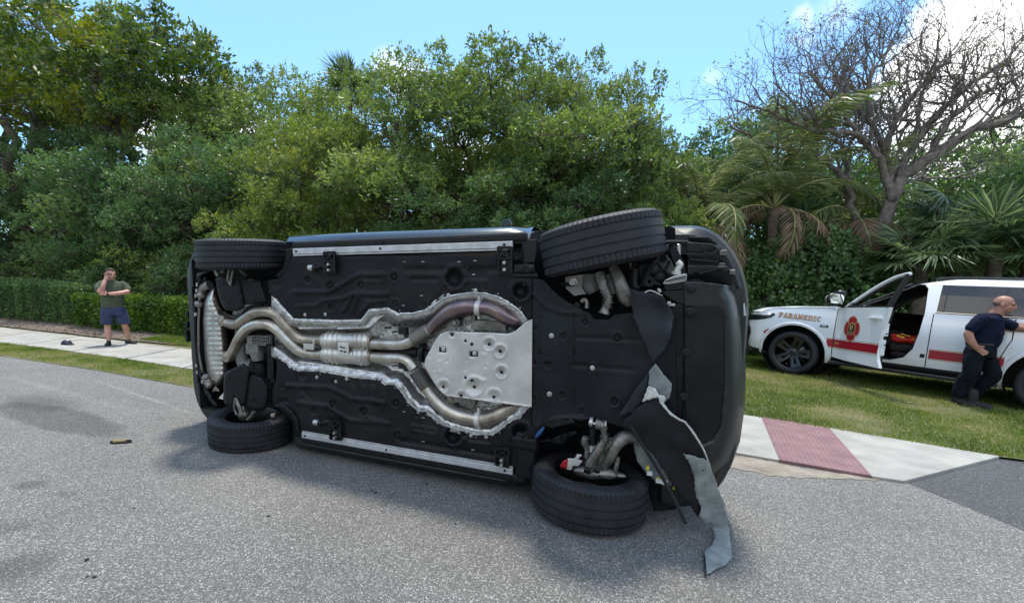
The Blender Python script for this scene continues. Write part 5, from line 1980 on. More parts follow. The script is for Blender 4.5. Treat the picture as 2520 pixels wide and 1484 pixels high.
# rear links and brake bits
b = MB()
for line, r_ in (([(285, 300), (278, 350), (292, 385), (300, 340), (308, 300)], .012), ([(322, 1050), (315, 1110), (330, 1150)], .012), ([(322, 1052), (345, 1110), (358, 1150)], .018), ([(432, 1130), (415, 1160), (395, 1180)], .018)):
    b.tube(smooth_path([u(*z1(*p), -.14) for p in line], 4), r_, n=8)
b.tube([u(*z1(225, 305), -.02), u(*z1(240, 335), -.03)], .05, n=10)
b.tube([u(*z1(350, 300), -.06), u(*z1(385, 330), -.08)], .014, n=8)
cpart('rear_link', b, M['cast'])
b = MB()
b.ball(u(*z1(372, 1150), -.08), .06); b.tube([u(*z1(360, 1100), -.08), u(*z1(375, 1160), -.08)], .04, n=10)
b.ball(u(*z1(545, 1155), -.06), .03)
cpart('rear_knuckle', b, M['cast'])
# rear bumper skin seen edge on, with the inner beam
RB = q1([(75, 290), (120, 290), (200, 300), (160, 330), (120, 380), (92, 440), (75, 520), (72, 640), (80, 760), (100, 860), (130, 950), (170, 1010), (240, 1100), (200, 1120), (160, 1080), (120, 1020), (92, 940), (66, 820), (60, 700), (50, 560), (55, 400), (65, 330)])
sheet('rear_bumper', RB, 5, lambda x, y: .13 - .10 * np.clip(dseg(x, y, RB, True) / 14, 0, 1), M['fascia'], car, thick=.006)
b = MB()
b.tube(smooth_path([u(*z1(x, y), .05) for x, y in ((150, 345), (112, 430), (98, 540), (98, 680), (108, 800), (130, 900), (160, 965))], 5), [.022] * 31, n=8)
b.tube(smooth_path([u(*z1(x, y), .02) for x, y in ((118, 350), (88, 450), (84, 560), (86, 700), (98, 840), (130, 960), (180, 1050))], 5), [.014] * 31, n=8)
cpart('bumper_beam', b, M['black'])
b = MB()
for p in ((98, 385), (90, 450), (86, 560), (93, 860), (98, 900), (128, 955), (95, 420)):
    b.box(u(*z1(*p), .01), (.02, .035, .02))
cpart('bumper_clip', b, M['bolt'], smooth=False)
b = MB()
for p in ((48, 620), (44, 670), (50, 700), (50, 560)):
    b.box(u(*z1(*p), .10), (.035, .07, .07))
b.tube(smooth_path([u(*z1(x, y), .09) for x, y in ((30, 620), (26, 660), (34, 710), (44, 720))], 4), .012, n=8)
cpart('tow_socket', b, M['black'], smooth=False, bevel=.006)
b = MB(); b.add([u(*z1(250, 1020), .0), u(*z1(222, 1052), .0), u(*z1(248, 1062), .0)], [(0, 1, 2)])
o = cpart('bumper_reflector', b, M['tornwhite'], smooth=False); mod(o, 'SOLIDIFY', thickness=.004)
# fender liner corners by the rear wheels
sheet('wheel_arch_liner', q1([(620, 178), (658, 170), (655, 215), (640, 262), (612, 310), (575, 345), (560, 330), (600, 290), (615, 240)]), 5, -.10, M['tray'], car, thick=.006)
sheet('wheel_arch_liner', q1([(545, 1095), (600, 1130), (640, 1150), (668, 1200), (680, 1280), (700, 1270), (688, 1180), (660, 1135), (610, 1090)]), 5, -.115, M['tray'], car, thick=.006)


# ---- wheels
def wheel_meshes(R=.417, Wd=.285):
    n = 300
    prof = []
    hw = Wd / 2
    # tyre outer profile from -hw .. hw with four circumferential grooves
    ys = [-hw, -hw * .99, -hw * .94, -hw * .82]
    rs_ = [R - .095, R - .060, R - .028, R - .008]
    gw, gd = .0055, .009
    gpos = [-.078, -.026, .026, .078]
    edge = [(-.118, R - .0035)]
    tread = []
    for g in gpos:
        tread += [(g - gw - .001, 0), (g - gw, -gd), (g + gw, -gd), (g + gw + .001, 0)]
    prof = list(zip(ys, rs_)) + [(-.118, R - .003)]
    for y, d_ in tread: prof.append((y, R - .9 * (y / hw) ** 4 * .02 + d_))
    prof += [(.118, R - .003)] + [(-y, r_) for y, r_ in list(zip(ys, rs_))[::-1]]
    full = []
    full += [(-hw * .80, R - .155), (-hw * .93, R - .125)]
    full += prof
    full += [(hw * .93, R - .125), (hw * .80, R - .155)]
    V_, Fc = [], []
    for i, (y, r_) in enumerate(full):
        sh = abs(y) > .082 and r_ > R - .03
        mid = abs(y) < .075 and r_ > R - .006
        for k in range(n):
            rr = r_
            if sh and k % 4 == 0: rr -= .0075
            if mid and (k % 4 == int(abs(y) * 200) % 2): rr -= .0012
            a = 2 * math.pi * (k + (y * 14 if mid else 0) * 0) / n
            V_.append((rr * math.cos(a), y, rr * math.sin(a)))
    for i in range(len(full) - 1):
        for k in range(n):
            Fc.append((i * n + k, i * n + (k + 1) % n, (i + 1) * n + (k + 1) % n, (i + 1) * n + k))
    b = MB(); b.add(V_, Fc)
    t = b.build('tyre', M['rubber'], None, smooth=True)
    try: t.data.set_sharp_from_angle(angle=rad(50))
    except Exception: pass
    tyre = t.data; bpy.data.objects.remove(t)
    rI = R - .155
    b = MB()
    b.lathe([(rI + .006, -hw * .80), (rI + .012, -hw * .84), (rI - .006, -hw * .83), (rI - .012, -hw * .6), (rI - .035, -hw * .3), (rI - .035, hw * .4), (rI - .012, hw * .7), (rI + .012, hw * .84)], n=64)
    rt = b.build('rim', M['trimblack'], None, smooth=True); rim = rt.data; bpy.data.objects.remove(rt)
    b = MB()   # spokes and face, on the outer side (+y)
    b.lathe([(.0001, hw * .55), (.07, hw * .55), (.085, hw * .45), (.085, hw * .2), (.0001, hw * .2)], n=28)
    for k in range(5):
        for dk in (-.13, .13):
            a = 2 * math.pi * k / 5 + dk
            b.bar((.07 * math.cos(a), hw * .42, .07 * math.sin(a)), ((rI - .012) * math.cos(a * 1), hw * .62, (rI - .012) * math.sin(a)), .03, .028, up=(0, 1, 0))
    sp = b.build('spokes', M['trimblack'], None); spk = sp.data; bpy.data.objects.remove(sp)
    b = MB()
    b.lathe([(.06, .02), (.165, .02), (.165, .038), (.06, .038)], n=40)
    b.lathe([(.0001, .0), (.055, .0), (.065, .03), (.0001, .03)], n=20)
    br = b.build('brake_disc', M['flex'], None, smooth=False); brk = br.data; bpy.data.objects.remove(br)
    return tyre, rim, spk, brk


WM = wheel_meshes()


def car_wheel(x, y, steer, tilt, side, wide=1.0):
    e = empty('wheel')
    e.parent = car
    e.matrix_local = Matrix.Translation((x, y, 0)) @ Matrix.Rotation(steer, 4, 'Z') @ Matrix.Rotation(tilt, 4, 'X') @ (Matrix.Rotation(math.pi, 4, 'Z') if side < 0 else Matrix.Identity(4)) @ Matrix.Scale(wide, 4, (0, 1, 0))
    for nm, me in zip(('tyre', 'rim', 'spokes', 'brake_disc'), WM):
        new_obj(nm, me, e)
    return e


car_wheel(-.03, -.845, 0, rad(1), -1)
car_wheel(0.0, .885, rad(1.5), rad(.5), 1)
car_wheel(3.36, -.872, rad(-11.5), rad(1), -1, 1.14)
car_wheel(3.33, .925, rad(2), rad(-2.5), 1, 1.12)


# ---- front lower suspension: shapes measured on the region round the lower front wheel
def arm(name, pts, zs, rr, mat, k=4, n=10):
    b = MB()
    P3 = smooth_path([u(p[0], p[1], z) for p, z in zip(pts, zs)], k)
    r_ = list(np.interp(np.linspace(0, len(pts) - 1, len(P3)), range(len(pts)), rr))
    b.tube(P3, r_, n=n)
    return b, P3


b, P3 = arm('', q6([(905, 150), (985, 175), (1005, 260), (1015, 330), (965, 420), (905, 510), (850, 600), (830, 660)]), [-.18] * 8, [.040, .034, .018, .020, .026, .030, .034, .03], M['cast'])
for i in range(9, 25, 2):
    b.tube([P3[i] + Vector((0, 0, -.0)), P3[i] + (P3[i + 1] - P3[i]) * .25], .034, n=8)
cpart('control_arm', b, M['cast'])
b, _ = arm('', q6([(1352, 305), (1270, 310), (1180, 365), (1120, 440), (1085, 520), (1050, 600), (985, 665)]), [-.05, -.07, -.10, -.12, -.13, -.13, -.12], [.052, .050, .048, .044, .040, .034, .030], M['cast'])
cpart('control_arm', b, M['cast'])
b, _ = arm('', q6([(790, 310), (775, 380), (805, 460), (790, 560)]), [-.10] * 4, [.026, .032, .020, .02], M['cast']); cpart('steering_link', b, M['cast'])
b, _ = arm('', q6([(1075, 330), (1040, 440), (990, 540), (945, 640)]), [-.12] * 4, [.036, .030, .018, .018], M['cast']); cpart('steering_link', b, M['cast'])
b, _ = arm('', q6([(870, 200), (868, 330), (862, 480)]), [-.08] * 3, [.025, .025, .020], M['black']); cpart('damper', b, M['black'])
b, _ = arm('', q6([(866, 410), (866, 490)]), [-.09] * 2, [.027, .027], M['plate']); cpart('damper_label', b, M['plate'])
b, _ = arm('', q6([(1172, 545), (1150, 660), (1130, 760)]), [-.10] * 3, [.018, .018, .018], M['cast']); cpart('height_sensor_rod', b, M['cast'])
b = MB()
kp = u(*z6(840, 735), -.12)
b.ball(kp, (.13, .045, .05)); b.ball(kp + Vector((.10, -.01, 0)), (.09, .04, .05)); b.tube([u(*z6(845, 640), -.14), kp], [.035, .05], n=12)
b.tube([u(*z6(930, 640), -.12), u(*z6(950, 740), -.1)], [.03, .05], n=12)
b.ball(u(*z6(1170, 765), -.09), (.06, .02, .03))
cpart('steering_knuckle', b, M['cast'])
b = MB()
b.tube([u(*z6(770, 680), -.15), u(*z6(850, 705), -.15)], .035, n=14)
b.tube([u(*z6(870, 690), -.13), u(*z6(960, 710), -.13)], .035, n=14)
cpart('rubber_boot', b, M['black'])
b = MB()
p = u(*z6(660, 640), -.12)
b.prism([z6(565, 565), z6(650, 570), z6(680, 515), z6(745, 525), z6(690, 580), z6(750, 600), z6(700, 660), z6(630, 660), z6(610, 712), z6(548, 700)], lambda x, y, z: u(x, y, z), -.15, -.07)
cpart('brake_caliper_bracket', b, M['plate'], smooth=False, bevel=.006)
b = MB()
b.prism([z6(515, 590), z6(572, 575), z6(556, 700), z6(470, 670), z6(490, 630)], lambda x, y, z: u(x, y, z), -.16, -.06)
cpart('brake_caliper', b, M['brake'], smooth=False, bevel=.01)
b = MB()
b.tube([u(*z6(822, 140), -.17), u(*z6(905, 150), -.17)], .012, n=8)
b.lathe([(.0001, -.01), (.034, -.01), (.034, .01), (.0001, .01)], c=u(*z6(852, 130), -.17), axis='x', n=14)
b.lathe([(.0001, -.01), (.03, -.01), (.03, .01), (.0001, .01)], c=u(*z6(1015, 165), -.17), axis='x', n=14)
cpart('arm_bolt', b, M['bolt'], smooth=False)
# torn liner lip above the lower wheel with the blue piece
sheet('torn_tray_lip', q6([(100, 210), (250, 110), (400, 80), (600, 80), (720, 190), (690, 160), (640, 140), (560, 160), (470, 180), (390, 210), (300, 180), (200, 300), (110, 330), (20, 330), (0, 300)]), 4, lambda x, y: -.115 + .01 * np.sin(x * .2), M['tray'], car, thick=.006, jit=.6)
sheet('torn_tray_lip', q6([(230, 365), (350, 330), (480, 290), (600, 240), (715, 250), (640, 290), (560, 320), (515, 400), (420, 390), (320, 370)]), 4, lambda x, y: -.04 + .02 * np.sin(x * .15), M['tray2'], car, thick=.005, jit=.8)
b = MB(); b.tube(smooth_path([u(*z6(x, y), -.12) for x, y in ((180, 310), (230, 260), (285, 190))], 3), [.008, .012, .015, .016, .013, .010, .006], n=8)
cpart('blue_duct', b, M['blue'])
b = MB()
b.box(u(*z6(65, 520), -.06), (.16, .38, .1)); b.box(u(*z6(60, 370), -.07), (.2, .12, .1))
cpart('sill_end', b, M['tray'], smooth=False, bevel=.03)

# ---- front upper suspension, seen under the raised wheel
b, P3 = arm('', q3([(765, 680), (778, 740), (800, 810), (830, 880), (850, 950), (820, 1020), (805, 1070)]), [-.12, -.13, -.14, -.15, -.15, -.14, -.14], [.036, .034, .031, .028, .024, .027, .040], M['cast'])
for i in range(4, 20, 2): b.tube([P3[i], P3[i] + (P3[i + 1] - P3[i]) * .3], .038, n=8)
cpart('control_arm', b, M['cast'])
b, _ = arm('', q3([(890, 620), (930, 700), (960, 780), (985, 850), (1010, 920), (1060, 970)]), [-.10, -.11, -.12, -.12, -.11, -.09], [.034, .038, .044, .048, .048, .036], M['cast'])
cpart('control_arm', b, M['cast'])
b, _ = arm('', q3([(690, 690), (690, 800), (720, 860)]), [.0, .0, .0], [.06, .07, .05], M['housing']); cpart('damper_body', b, M['housing'])
b, _ = arm('', q3([(845, 690), (880, 790), (905, 880)]), [-.03] * 3, [.05, .07, .06], M['housing']); cpart('damper_body', b, M['housing'])
b, _ = arm('', q3([(590, 960), (615, 935), (640, 960), (640, 1020)]), [-.11] * 4, [.014] * 4, M['cast']); cpart('steering_link', b, M['cast'])
b = MB()
b.prism(q3([(430, 720), (560, 700), (640, 690), (640, 880), (520, 900), (440, 830)]), lambda x, y, z: u(x, y, z), .10, .13)
cpart('inner_wing', b, M['plate'], smooth=False)
b = MB()
b.prism(q3([(1050, 590), (1130, 585), (1110, 640), (1095, 720), (1110, 830), (1060, 830)]), lambda x, y, z: u(x, y, z), .02, .05)
b.prism(q3([(1330, 520), (1420, 500), (1500, 640), (1440, 690), (1330, 620), (1240, 640), (1290, 560)]), lambda x, y, z: u(x, y, z), .06, .09)
b.prism(q3([(1150, 600), (1230, 590), (1210, 700), (1150, 740)]), lambda x, y, z: u(x, y, z), .10, .12)
b.prism(q3([(1400, 415), (1430, 405), (1435, 450), (1405, 475)]), lambda x, y, z: u(x, y, z), .06, .09)
cpart('frame_bracket', b, M['housing'], smooth=False, bevel=.004)
b = MB()
for p in ((1105, 600), (1070, 670), (1380, 545)):
    b.lathe([(.0001, -.01), (.022, -.01), (.022, .02)], c=u(*z3(*p), .012 if p[0] < 1300 else .05), axis='z', n=12)
cpart('frame_hole', b, M['well'], smooth=False)
b = MB()
for line, r_ in (([(1210, 600), (1240, 690), (1290, 760), (1350, 800)], .012), ([(1300, 560), (1240, 650), (1200, 760), (1190, 810)], .03), ([(1150, 610), (1240, 630), (1330, 690), (1370, 740)], .016),
                 ([(1260, 570), (1200, 700), (1150, 780)], .006), ([(1310, 700), (1350, 650), (1400, 640), (1440, 560)], .010), ([(1390, 380), (1500, 378), (1620, 382)], .010), ([(1410, 395), (1620, 400)], .006),
                 ([(1100, 640), (1090, 720), (1100, 810), (1150, 835)], .035), ([(1170, 750), (1240, 740), (1310, 790)], .014), ([(380, 780), (450, 790), (520, 790)], .014)):
    b.tube(smooth_path([u(*z3(*p), -.02) for p in line], 4), r_, n=8)
b.lathe([(.012, -.02), (.035, -.02), (.035, .02), (.012, .02)], c=u(*z3(1245, 762), -.05), axis='z', n=16)
b.ball(u(*z3(1280, 650), 0), .055); b.ball(u(*z3(1330, 720), .02), .06)
cpart('engine_hoses', b, M['black'])
b = MB()
b.lathe([(.0001, -.03), (.022, -.03), (.024, .0)], c=u(*z3(505, 770), -.01), axis='z', n=12); b.tube([u(*z3(505, 745), -.01), u(*z3(540, 790), -.01)], .02, n=8)
b.tube(smooth_path([u(*z3(x, y), -.06) for x, y in ((1515, 570), (1545, 600), (1530, 625), (1515, 650), (1505, 690))], 4), [.020] * 17, n=12)
b.tube([u(*z3(1507, 660), -.06), u(*z3(1503, 695), -.06)], .030, n=12)
cpart('pipe_stub', b, M['plate'])
b = MB()
b.prism(q3([(1440, 450), (1490, 405), (1590, 590), (1600, 690), (1560, 700), (1470, 560)]), lambda x, y, z: u(x, y, z), -.06, -.03)
b.prism(q3([(1330, 640), (1450, 690), (1500, 760), (1430, 800), (1330, 770)]), lambda x, y, z: u(x, y, z), .02, .06)
cpart('inner_bracket', b, M['tray'], smooth=False, bevel=.004)
b = MB()
for i in range(10):
    p = u(*z3(1525 + (i % 2) * 8, 415 + i * 12), -.03); b.ball(p, .014, 6, 5)
cpart('wiring_clips', b, M['bolt'])
# headlamp lens corner
b = MB()
b.prism(q3([(1375, 785), (1400, 745), (1430, 735), (1470, 712), (1590, 686), (1610, 690), (1605, 760), (1420, 790)]), lambda x, y, z: u(x, y, z), -.10, -.04)
cpart('headlamp_glass', b, M['lamp'], smooth=False, bevel=.004)
b = MB()
b.prism(q3([(1380, 800), (1600, 770), (1600, 830), (1400, 850)]), lambda x, y, z: u(x, y, z), -.095, -.04)
b.prism(q3([(1360, 860), (1590, 840), (1585, 985), (1500, 960), (1400, 900)]), lambda x, y, z: u(x, y, z), -.10, -.05)
b.bar(u(*z3(1395, 760), -.11), u(*z3(1600, 716), -.11), .008, .008)
cpart('headlamp_housing', b, M['black'], smooth=False, bevel=.004)
b = MB()
b.tube(smooth_path([u(*z3(x, y), -.11) for x, y in ((1200, 870), (1250, 850), (1310, 870), (1370, 905))], 4), .006, n=6)
b.tube(smooth_path([u(*z3(x, y), -.11) for x, y in ((1325, 835), (1345, 845), (1338, 860), (1360, 850))], 4), .008, n=6)
b.box(u(*z3(1435, 970), -.10), (.02, .02, .02)); b.box(u(*z3(1460, 985), -.10), (.04, .015, .02))
cpart('wire', b, M['tornwhite'])

# ---- front bumper and its skid panel
FP = q5([(1100, 922), (1250, 926), (1450, 938), (1700, 970), (1800, 1000), (1850, 1090), (1880, 1230), (1905, 1400)]) + [(1832, 830), (1834, 930), (1832, 1000), (1820, 1085), (1800, 1140), (1766, 1176), (1738, 1165), (1700, 1130), (1667, 1112), (1683, 1000), (1684, 754)]


def fp_z(x, y):
    dd = dseg(x, y, FP[4:14])
    z = -.105 + .24 * np.clip(1 - dd / 46, 0, 1) ** 2.2
    # recessed panel line
    rec = [(1684, 754.5), (1767, 755), (1781, 766), (1786, 784), (1785, 960), (1776, 1050), (1758, 1083), (1732, 1095), (1690, 1090)]
    ins = inpoly(x, y, rec + [(1660, 1090), (1660, 754)])
    z = z + .010 * ins
    return z


fp = sheet('front_bumper', FP, 4.2, fp_z, M['fascia'], car, thick=.006)
REC = [(1685, 757), (1766, 758), (1778, 768), (1783, 785), (1782, 960), (1773, 1048), (1756, 1079), (1731, 1091), (1688, 1086), (1684, 1000)]
sheet('bumper_undershield', REC, 5, lambda x, y: fp_z(x, y) - .006, M['tray'], car, thick=.004)
for p in (z5(1195, 1015), z5(1178, 1330), z3(1605, 1452), z4(1028, 290), z4(1045, 12)):
    place_bolt(p, -.118, fp, False, 1.5)
# broken bumper corner above the panel
CR = [(q5([(1165, 308), (1430, 318), (1545, 400), (1530, 430), (1480, 400), (1165, 385)]), .02), (q5([(1130, 400), (1160, 388), (1480, 405), (1530, 440), (1590, 500), (1600, 560), (1650, 660), (1560, 660), (1160, 640), (1140, 560)]), -.02),
      (q5([(1160, 645), (1600, 665), (1610, 700), (1160, 702)]), .08), (q5([(1150, 700), (1400, 705), (1690, 716), (1700, 745), (1400, 800), (1290, 812), (1150, 830)]), -.05),
      (q5([(1145, 832), (1300, 815), (1560, 800), (1640, 780), (1725, 740), (1745, 850), (1760, 975), (1600, 962), (1440, 935), (1110, 920), (1105, 840)]), .01)]
for i, (poly, zz) in enumerate(CR):
    sheet('bumper_corner_panel', poly, 4, (lambda zz_, i_: (lambda x, y: zz_ + .012 * np.sin(x * .05 + i_) + .0009 * (y - y.mean())))(zz, i), M['fascia'] if i in (1, 3) else M['black'], car, thick=.006)
b = MB()
for a_, c_ in (((1130, 540), (1400, 545)), ((1180, 620), (1560, 650)), ((1310, 805), (1690, 720)), ((1360, 500), (1420, 540)), ((1420, 540), (1500, 530)), ((1500, 530), (1560, 480))):
    b.bar(u(*z5(*a_), -.045), u(*z5(*c_), -.045), .010, .012)
cpart('panel_rib', b, M['fascia'], smooth=False)
# outer edge strip of the bumper with clips
b = MB()
b.tube(smooth_path([u(*z5(x, y), .06) for x, y in ((1430, 320), (1540, 400), (1640, 510), (1730, 660), (1800, 820), (1850, 1000), (1890, 1180), (1915, 1380))], 5), .012, n=8)
cpart('bumper_edge_trim', b, M['rail'])
b = MB()
b.tube(smooth_path([u(*z5(x, y), .04) for x, y in ((1560, 480), (1650, 600), (1720, 740), (1780, 900), (1830, 1010))], 5), .022, n=8)
cpart('bumper_inner_strip', b, M['black'])
b = MB()
for p in ((1615, 530), (1608, 695), (1750, 790), (1640, 520)):
    b.box(u(*z5(*p), -.01), (.03, .03, .03)); b.box(u(*z5(p[0] + 12, p[1] - 12), -.02), (.02, .014, .03))
cpart('bumper_bracket', b, M['cast'], smooth=False, bevel=.003)
# sill end plate with two mounts near the raised wheel, and rocker end
b = MB()
b.prism(q2([(865, 298), (985, 300), (990, 345), (862, 345)]), lambda x, y, z: u(x, y, z), -.135, -.10)
b.prism(q2([(905, 155), (1000, 150), (1000, 215), (985, 290), (920, 290), (915, 220)]), lambda x, y, z: u(x, y, z), -.09, -.03)
b.prism(q2([(765, 345), (1000, 350), (1010, 372), (880, 372), (765, 358)]), lambda x, y, z: u(x, y, z), -.12, -.10)
cpart('sill_end', b, M['black'], smooth=False, bevel=.006)
for p in ((905, 325), (963, 323)): place_bolt(z2(*p), -.14, car, False, 1.3)
# mirror standing up above the car's flank
b = MB()
mt = Vector((2.35, -1.0, .86))
b.prism([(0, 0), (.20, -.03), (.24, -.12), (.18, -.20), (.02, -.17), (-.03, -.08)], lambda x, y, z: mt + Vector((x * .45, y * .7 - .05, z)), 0, .12)
b.bar(mt + Vector((.05, 0, .06)), mt + Vector((.05, -.10, .06)), .05, .03)
cpart('wing_mirror', b, M['paint'], smooth=False, bevel=.02)
# roof rails and rear lamps
for sd in (-1, 1):
    b = MB(); b.tube(smooth_path([(-.6, sd * .64, 1.47), (-.3, sd * .62, 1.55), (1.4, sd * .60, 1.57), (1.75, sd * .60, 1.50)], 4), .018, n=8); cpart('roof_rail', b, M['trimblack'])
    b = MB(); b.prism([(.45, .25), (1.3, .25), (1.3, .34), (.45, .34)], lambda x, y, z: Vector((-1.005 + (x - .45) * .08 + z, sd * (.62 + y), x)), -.004, .02); cpart('tail_lamp', b, M['brake'], smooth=False)
    b = MB(); b.prism([(0, .45), (.33, .45), (.33, .66), (0, .62)], lambda x, y, z: Vector((4.27 - x * .4 + z, sd * (.55 + x), y)), 0, .03); cpart('headlamp', b, M['lamp'], smooth=False)


# ---- torn wheel-arch liners hanging out at the front
def hang(name, poly, yfun, mat, step=7, thick=.005, amp=.02, jit=.8):
    """sheet in world space at its own distance, attached to the car"""
    Minv = car.matrix_world.inverted()
    rn_ = [(rng.uniform(1550, 1830), rng.uniform(700, 1420), rng.uniform(14, 40), rng.uniform(-amp, amp)) for _ in range(60)]
    def zf(x, y):
        z = yfun(x, y)
        for a_, b_, r_, k_ in rn_: z = z + k_ * np.exp(-((x - a_) ** 2 + (y - b_) ** 2) / r_ ** 2)
        return z
    return sheet(name, poly, step, zf, mat, car, mapfn=lambda x, y, z: Minv @ at_depth(x, y, z), thick=thick, jit=jit)


def plane_depth(px, py, extra=0.0):
    """world depth of the underbody plane at a picture point"""
    n_ = CAR_R @ Vector((0, 0, 1))
    p0 = CAR_T + CAR_R @ Vector((0, 0, ZT))
    r = ray(px, py)
    t = (p0 - Vector((0, 0, H))).dot(n_) / r.dot(n_)
    return r.y * t + extra


def pdepth(off):
    f = np.vectorize(lambda x, y: plane_depth(x, y))
    return lambda x, y: f(x, y) - off


bpy.context.view_layer.update()
hang('torn_liner', [(1552, 709), (1564, 714), (1596, 722), (1630, 728), (1645, 750), (1658, 774), (1655, 804), (1650, 830), (1642, 848), (1626, 872), (1610, 895), (1600, 880), (1588, 850), (1574, 822), (1565, 792), (1558, 781), (1555, 751)], pdepth(.05), M['liner'], step=6, amp=.045, jit=1.5)
hang('torn_liner', q4([(810, 130), (850, 78), (900, 150), (955, 210), (940, 290), (905, 325), (865, 290), (830, 240), (806, 215)]), pdepth(.08), M['felt'], step=6)
hang('torn_liner', q4([(805, 135), (775, 175), (720, 250), (650, 360), (610, 415), (690, 398), (750, 340), (790, 270), (808, 200)]), pdepth(.06), M['liner'], step=6)
hang('torn_white_backing', q4([(805, 220), (850, 235), (870, 275), (915, 290), (905, 325), (930, 385), (880, 335), (865, 290), (765, 322), (790, 260)]), pdepth(.11), M['tornwhite'], step=6, amp=.03, jit=1.5)


def sag(x, y):
    # from the car's underside down to the road, coming towards us
    base = np.vectorize(lambda a, b_: plane_depth(a, min(b_, 1080)))(x, y)
    g = np.vectorize(lambda a, b_: gnd(a, max(b_, 1300), .01).y)(x, y)
    t = np.clip((y - 1010) / 380, 0, 1)
    return base * (1 - t) + g * t - .10 * (1 - t)


flap = q4([(770, 328), (868, 290), (905, 345), (950, 400), (1000, 432), (1040, 450), (1085, 510), (1120, 560), (1150, 612), (1180, 690), (1150, 682), (1028, 648), (1062, 700), (1090, 780), (1105, 910), (1140, 990), (1120, 1050),
           (1080, 1000), (1060, 955), (1020, 930), (960, 850), (880, 720), (800, 610), (715, 520), (640, 475), (660, 430), (700, 395)])
hang('torn_liner', flap, lambda x, y: sag(x, y) + .01, M['liner_black'], step=7, amp=.03, jit=1.8)
felt = q4([(1025, 646), (1100, 662), (1182, 690), (1205, 760), (1228, 820), (1280, 950), (1308, 1100), (1335, 1300), (1280, 1352), (1215, 1385), (1172, 1408), (1165, 1340), (1157, 1262), (1210, 1210), (1226, 1170), (1200, 1090), (1160, 1082), (1122, 1030),
           (1140, 990), (1104, 910), (1090, 780), (1060, 705)])
hang('torn_felt_liner', felt, sag, M['felt'], step=6, amp=.035, jit=1.8)
hang('torn_liner', q4([(1155, 1240), (1170, 1330), (1172, 1408), (1160, 1432), (1156, 1330)]), lambda x, y: sag(x, y) - .01, M['liner_black'], step=6, amp=0)
hang('torn_felt_liner', q4([(708, 520), (760, 545), (830, 620), (880, 700), (930, 770), (965, 845), (900, 850), (840, 810), (780, 755), (735, 690), (715, 620)]), pdepth(-.10), M['felt'], step=7)
hang('torn_liner', q4([(735, 690), (790, 700), (880, 780), (1000, 860), (1060, 960), (960, 1000), (840, 1010), (800, 880), (780, 780)]), pdepth(-.22), M['liner_black'], step=8)
hang('torn_white_edge', q4([(868, 288), (905, 340), (950, 392), (1000, 426), (1040, 445), (1090, 505), (1130, 570), (1160, 625), (1184, 690), (1176, 690), (1150, 628), (1115, 568), (1080, 515), (1035, 455), (995, 437), (940, 402), (895, 350)]), lambda x, y: sag(x, y) - .01, M['tornwhite'], step=6, jit=.5, amp=0)
b = MB()
Minv = car.matrix_world.inverted()
pp = [Minv @ at_depth(*z4(x, y), dpt) for (x, y), dpt in zip(((690, 470), (760, 580), (860, 740), (960, 920), (1040, 1088)), (3.0, 2.95, 2.88, 2.8, 2.74))]
b.tube(smooth_path(pp, 4), .011, n=8)
cpart('hanging_seal', b, M['liner_black'])
b = MB()
for p, s_ in (((800, 735), .022), ((868, 808), .022), ((965, 862), .016)): b.box(Minv @ at_depth(*z4(*p), 3.12), (s_, s_, s_))
cpart('yellow_clip', b, M['yellow'], smooth=False)
b = MB()
for p, sx_ in (((812, 770), .035), ((888, 822), .075)): b.box(Minv @ at_depth(*z4(*p), 3.10), (sx_, .03, .012))
cpart('paper_tag', b, M['tornwhite'], smooth=False)

# ================================================================== THE WHITE MEDICAL VEHICLE
SCL = 1.06
PT = Vector((6.2166 * SCL, 8.5931 * SCL, H - (1.571 - .2168) * SCL))
PM = (Matrix.Translation(PT) @ Matrix.Rotation(-.9166, 4, 'Z') @ Matrix.Rotation(.0289, 4, 'Y') @ Matrix.Rotation(-.05, 4, 'X') @ Matrix.Scale(SCL, 4))
# frame: x towards its tail, y across to the far side, z up; origin under the front hub at the near flank
amb = empty('paramedic_suv', M=PM)
tag(amb, 'white paramedic SUV with red stripe parked on the grass with its front door open', 'emergency vehicle')
CYV = 1.02
lv = [(.30, -.70, 4.25, .92, .30, .3), (.42, -.90, 4.38, .99, .34, .34), (.60, -.94, 4.42, 1.02, .34, .36), (.85, -.94, 4.42, 1.022, .34, .36), (1.05, -.92, 4.42, 1.015, .34, .34),
      (1.14, -.88, 4.41, 1.0, .34, .3), (1.21, -.74, 4.41, .985, .40, .3), (1.275, -.32, 4.40, .972, .4, .3), (1.315, .45, 4.40, .962, .2, .3), (1.34, .76, 4.39, .955, .2, .3),
      (1.60, 1.18, 4.33, .875, .2, .3), (1.78, 1.48, 4.27, .80, .2, .3), (1.86, 1.72, 4.2, .74, .3, .35), (1.895, 2.2, 4.0, .58, .4, .4)]
ab = shell(lv, CYV).build('body', M['white'], None)


def vy(z):
    return float(np.interp(z, [l[0] for l in lv], [l[3] for l in lv]))


